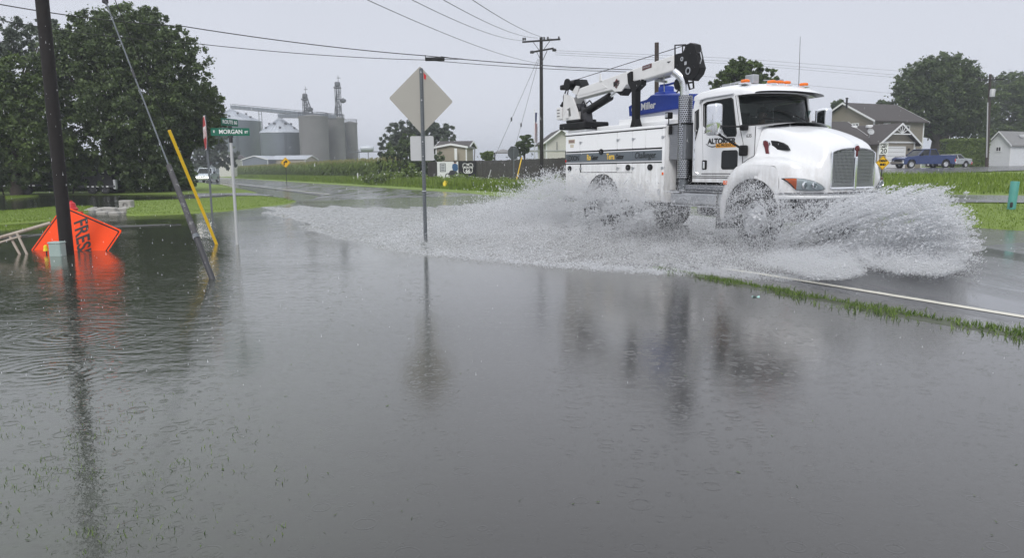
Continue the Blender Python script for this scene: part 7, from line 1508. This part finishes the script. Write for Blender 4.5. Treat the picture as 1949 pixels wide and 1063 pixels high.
# bow wave ahead of the front wheel
slab_([(1470, 458), (1530, 430), (1590, 402), (1650, 388), (1700, 380), (1770, 384), (1806, 402), (1820, 440), (1815, 470), (1760, 474), (1690, 458), (1640, 428), (1590, 424), (1530, 446), (1490, 470)], 26000, 8.9, 11.5, .005, .024, 9, .8, 7, 2.5, fwd*.8+up)
slab_([(1480, 470), (1600, 425), (1680, 445), (1760, 470), (1700, 490), (1560, 480)], 9000, 8.9, 11.0, .004, .012, 12, .4, 4)
slab_([(1600, 384), (1650, 374), (1720, 362), (1795, 368), (1815, 395), (1700, 400), (1580, 402)], 7500, 9.5, 13.2, .007, .026, 9, .85, 9, 2., up+fwd)
slab_([(1690, 364), (1795, 374), (1838, 440), (1855, 480), (1820, 500), (1800, 420)], 3000, 9.2, 12, .005, .018, 16, .6, 9, 2., fwd+up)
low([(1480, 480), (1580, 464), (1720, 470), (1835, 462), (1840, 492), (1790, 510), (1735, 508), (1690, 498), (1650, 500), (1600, 510), (1520, 512), (1440, 500)], 22000, 0, .42, .005, .015, 9, .5, 2)
low([(1490, 508), (1560, 496), (1630, 500), (1645, 518), (1600, 528), (1550, 528)], 16000, 0, .10, .006, .015, 6, .35, 2, ex=True)
low([(1640, 502), (1700, 494), (1800, 496), (1835, 508), (1790, 522), (1720, 518)], 14000, 0, .10, .006, .015, 6, .35, 5, ex=True)
low([(1590, 500), (1850, 500), (1880, 520), (1800, 530), (1700, 524)], 1800, 0, .05, .004, .012, 10, .7, 5, ex=True)
low([(1180, 430), (1500, 470), (1560, 500), (1440, 512), (1200, 500), (1000, 470), (900, 445)], 13000, 0, .22, .0035, .009, 12, .5, 6)
slab_([(1500, 440), (1640, 384), (1720, 366), (1800, 370), (1850, 430), (1865, 490), (1820, 525), (1700, 500), (1600, 470)], 2600, 8.6, 12, .012, .040, 14, .8, 9, 2.2, fwd+up, 2.5)
slab_([(960, 352), (1080, 332), (1200, 352), (1270, 380), (1250, 430), (1000, 430), (850, 430), (880, 390)], 2600, 8.6, 11.5, .012, .042, 14, .85, 4, 2.2, up, 2.5)
# the wash landing on the flood
low([(700, 466), (760, 476), (860, 488), (1000, 500), (1150, 512), (1260, 519), (1380, 514), (1440, 510), (1380, 500), (1200, 494), (1050, 482), (900, 474), (780, 466)], 17000, 0, .02, .004, .013, 6, .6, 1, ex=True)
low([(740, 476), (860, 488), (1000, 503), (1150, 514), (1260, 521), (1260, 514), (1100, 503), (950, 492), (820, 480)], 6500, 0, .012, .007, .020, 4, .8, 8, ex=True)
low([(800, 420), (960, 400), (1060, 400), (1100, 435), (950, 440), (830, 446), (760, 470), (700, 455)], 15000, 0, .05, .006, .017, 9, .6, 5, ex=True)
low([(520, 398), (700, 400), (830, 420), (900, 450), (1100, 450), (1250, 490), (1000, 480), (760, 466), (640, 440)], 9000, 0, .012, .004, .012, 10, .8, 3, ex=True)
low([(1300, 470), (1500, 480), (1560, 500), (1440, 512), (1200, 500), (1200, 470)], 5000, 0, .03, .003, .009, 10, .5, 3, ex=True)
low([(1240, 515), (1350, 512), (1480, 522), (1560, 530), (1500, 534), (1380, 526), (1270, 520)], 4500, 0, .012, .004, .012, 4, .6, 4, ex=True)
vs = np.concatenate(VV); fs = np.concatenate(FF)
tag(fast_mesh('splash', vs, fs, M['drop']), 'white spray and droplets thrown up by the truck wheels', 'spray', kind='stuff')
# churned water: real relief where the wash has run over the surface
cp = [(500, 396), (600, 394), (760, 398), (900, 390), (1000, 380), (1200, 395), (1500, 440), (1850, 440), (1860, 480), (1790, 516), (1640, 520), (1550, 528), (1400, 512), (1260, 517), (1120, 510), (980, 498), (860, 486), (740, 474), (640, 455), (560, 420)]
gp = np.array([G(*p)[:2] for p in cp]); o_ = gp @ RN[:2]; s_ = gp @ RD[:2]
oo = np.arange(o_.min()-.5, o_.max()+.5, .055); ss = np.arange(s_.min()-.5, min(s_.max()+.5, 40), .055)
Og, Sg = np.meshgrid(oo, ss); x = Og*RN[0]+Sg*RD[0]; y = Og*RN[1]+Sg*RD[1]
pr = np.stack([x, y, 0*x], -1)-CP; zz = pr @ _fw; X = CX+F_*(pr @ CR)/zz; Y = CY-F_*(pr @ CU)/zz; jx = 14*np.sin(x*3.1+y*2.3)+9*np.sin(x*7.7-y*5.1); jy = (5*np.sin(x*4.3+y*1.9)+4*np.sin(x*9.1+y*8.3))*np.clip(14/np.maximum(y, 1), .3, 1); ins = inpoly((X+jx).ravel(), (Y+jy).ravel(), cp).reshape(X.shape).astype(float)
for _ in range(3): ins = (ins+np.roll(ins, 2, 0)+np.roll(ins, -2, 0)+np.roll(ins, 2, 1)+np.roll(ins, -2, 1))/5
rn = rng.normal(0, 1, X.shape)
def blur(a, k):
    for _ in range(k): a = (a+np.roll(a, 1, 0)+np.roll(a, -1, 0)+np.roll(a, 1, 1)+np.roll(a, -1, 1))/5
    return a/a.std()
hz_ = np.abs(blur(rn.copy(), 2))*.5+np.abs(blur(rn.copy(), 10))*.6
h = (hz_*.020)*np.clip(ins*1.5-.3, 0, 1)+(ins-.55)*.03; h = np.minimum(h, .06)
ok = ins > .02; idx = -np.ones(X.shape, int); idx[ok] = np.arange(ok.sum()); vs = np.stack([x[ok], y[ok], h[ok]], 1)
a, b, c, d = idx[:-1, :-1], idx[:-1, 1:], idx[1:, 1:], idx[1:, :-1]; k = (a >= 0) & (b >= 0) & (c >= 0) & (d >= 0)
tag(fast_mesh('churned_water', vs, np.stack([a[k], b[k], c[k], d[k]], 1), M['churn'], smooth=True), kind='structure')
# falling rain
n_ = 4200; dd = rng.uniform(2.0, 16, n_)**1.0; x = rng.uniform(-.75, .75, n_)*dd; z = EYE+rng.uniform(-.30, .42, n_)*dd; k = z > .05; k &= (rng.uniform(0, 1, n_) < np.where(x/dd < -.38, 1., .38)); p = np.stack([x[k], dd[k], z[k]], 1)
n_ = len(p); v, f = drops(p, .0012, .0030, vel=None); L_ = rng.uniform(.006, .018, n_)
i = np.arange(n_); base = np.repeat(p, 4, 0); r_ = np.repeat(rng.uniform(.0009, .0023, n_)*np.sqrt(dd[k]/5), 4)[:, None]; an = np.tile(np.array([0, 2*PI/3, 4*PI/3, 0]), n_)
off = np.stack([np.cos(an), np.sin(an), 0*an], 1)*r_; off[3::4] = np.stack([0*L_, 0*L_-.0, L_*np.sqrt(dd[k]/5)], 1); vv = base+off; q = i*4
f = np.concatenate([np.stack([q, q+1, q+2], 1), np.stack([q, q+1, q+3], 1), np.stack([q+1, q+2, q+3], 1), np.stack([q+2, q, q+3], 1)])
tag(fast_mesh('rain', vv, f, M['drop']), 'falling raindrops', 'rain', kind='stuff')
# haze
hm = bpy.data.materials.new('haze'); hm.use_nodes = True; t = hm.node_tree; t.nodes.clear(); o_ = t.nodes.new('ShaderNodeOutputMaterial'); pv = t.nodes.new('ShaderNodeVolumePrincipled')
pv.inputs['Color'].default_value = (.88, .92, .98, 1); pv.inputs['Density'].default_value = .0010; pv.inputs['Anisotropy'].default_value = .2; t.links.new(pv.outputs[0], o_.inputs['Volume'])
tag(MB().box(-1500, 1150, -800, 1780, -1.4, 42).build('haze', hm), 'thin rain haze filling the air', 'haze', kind='stuff')
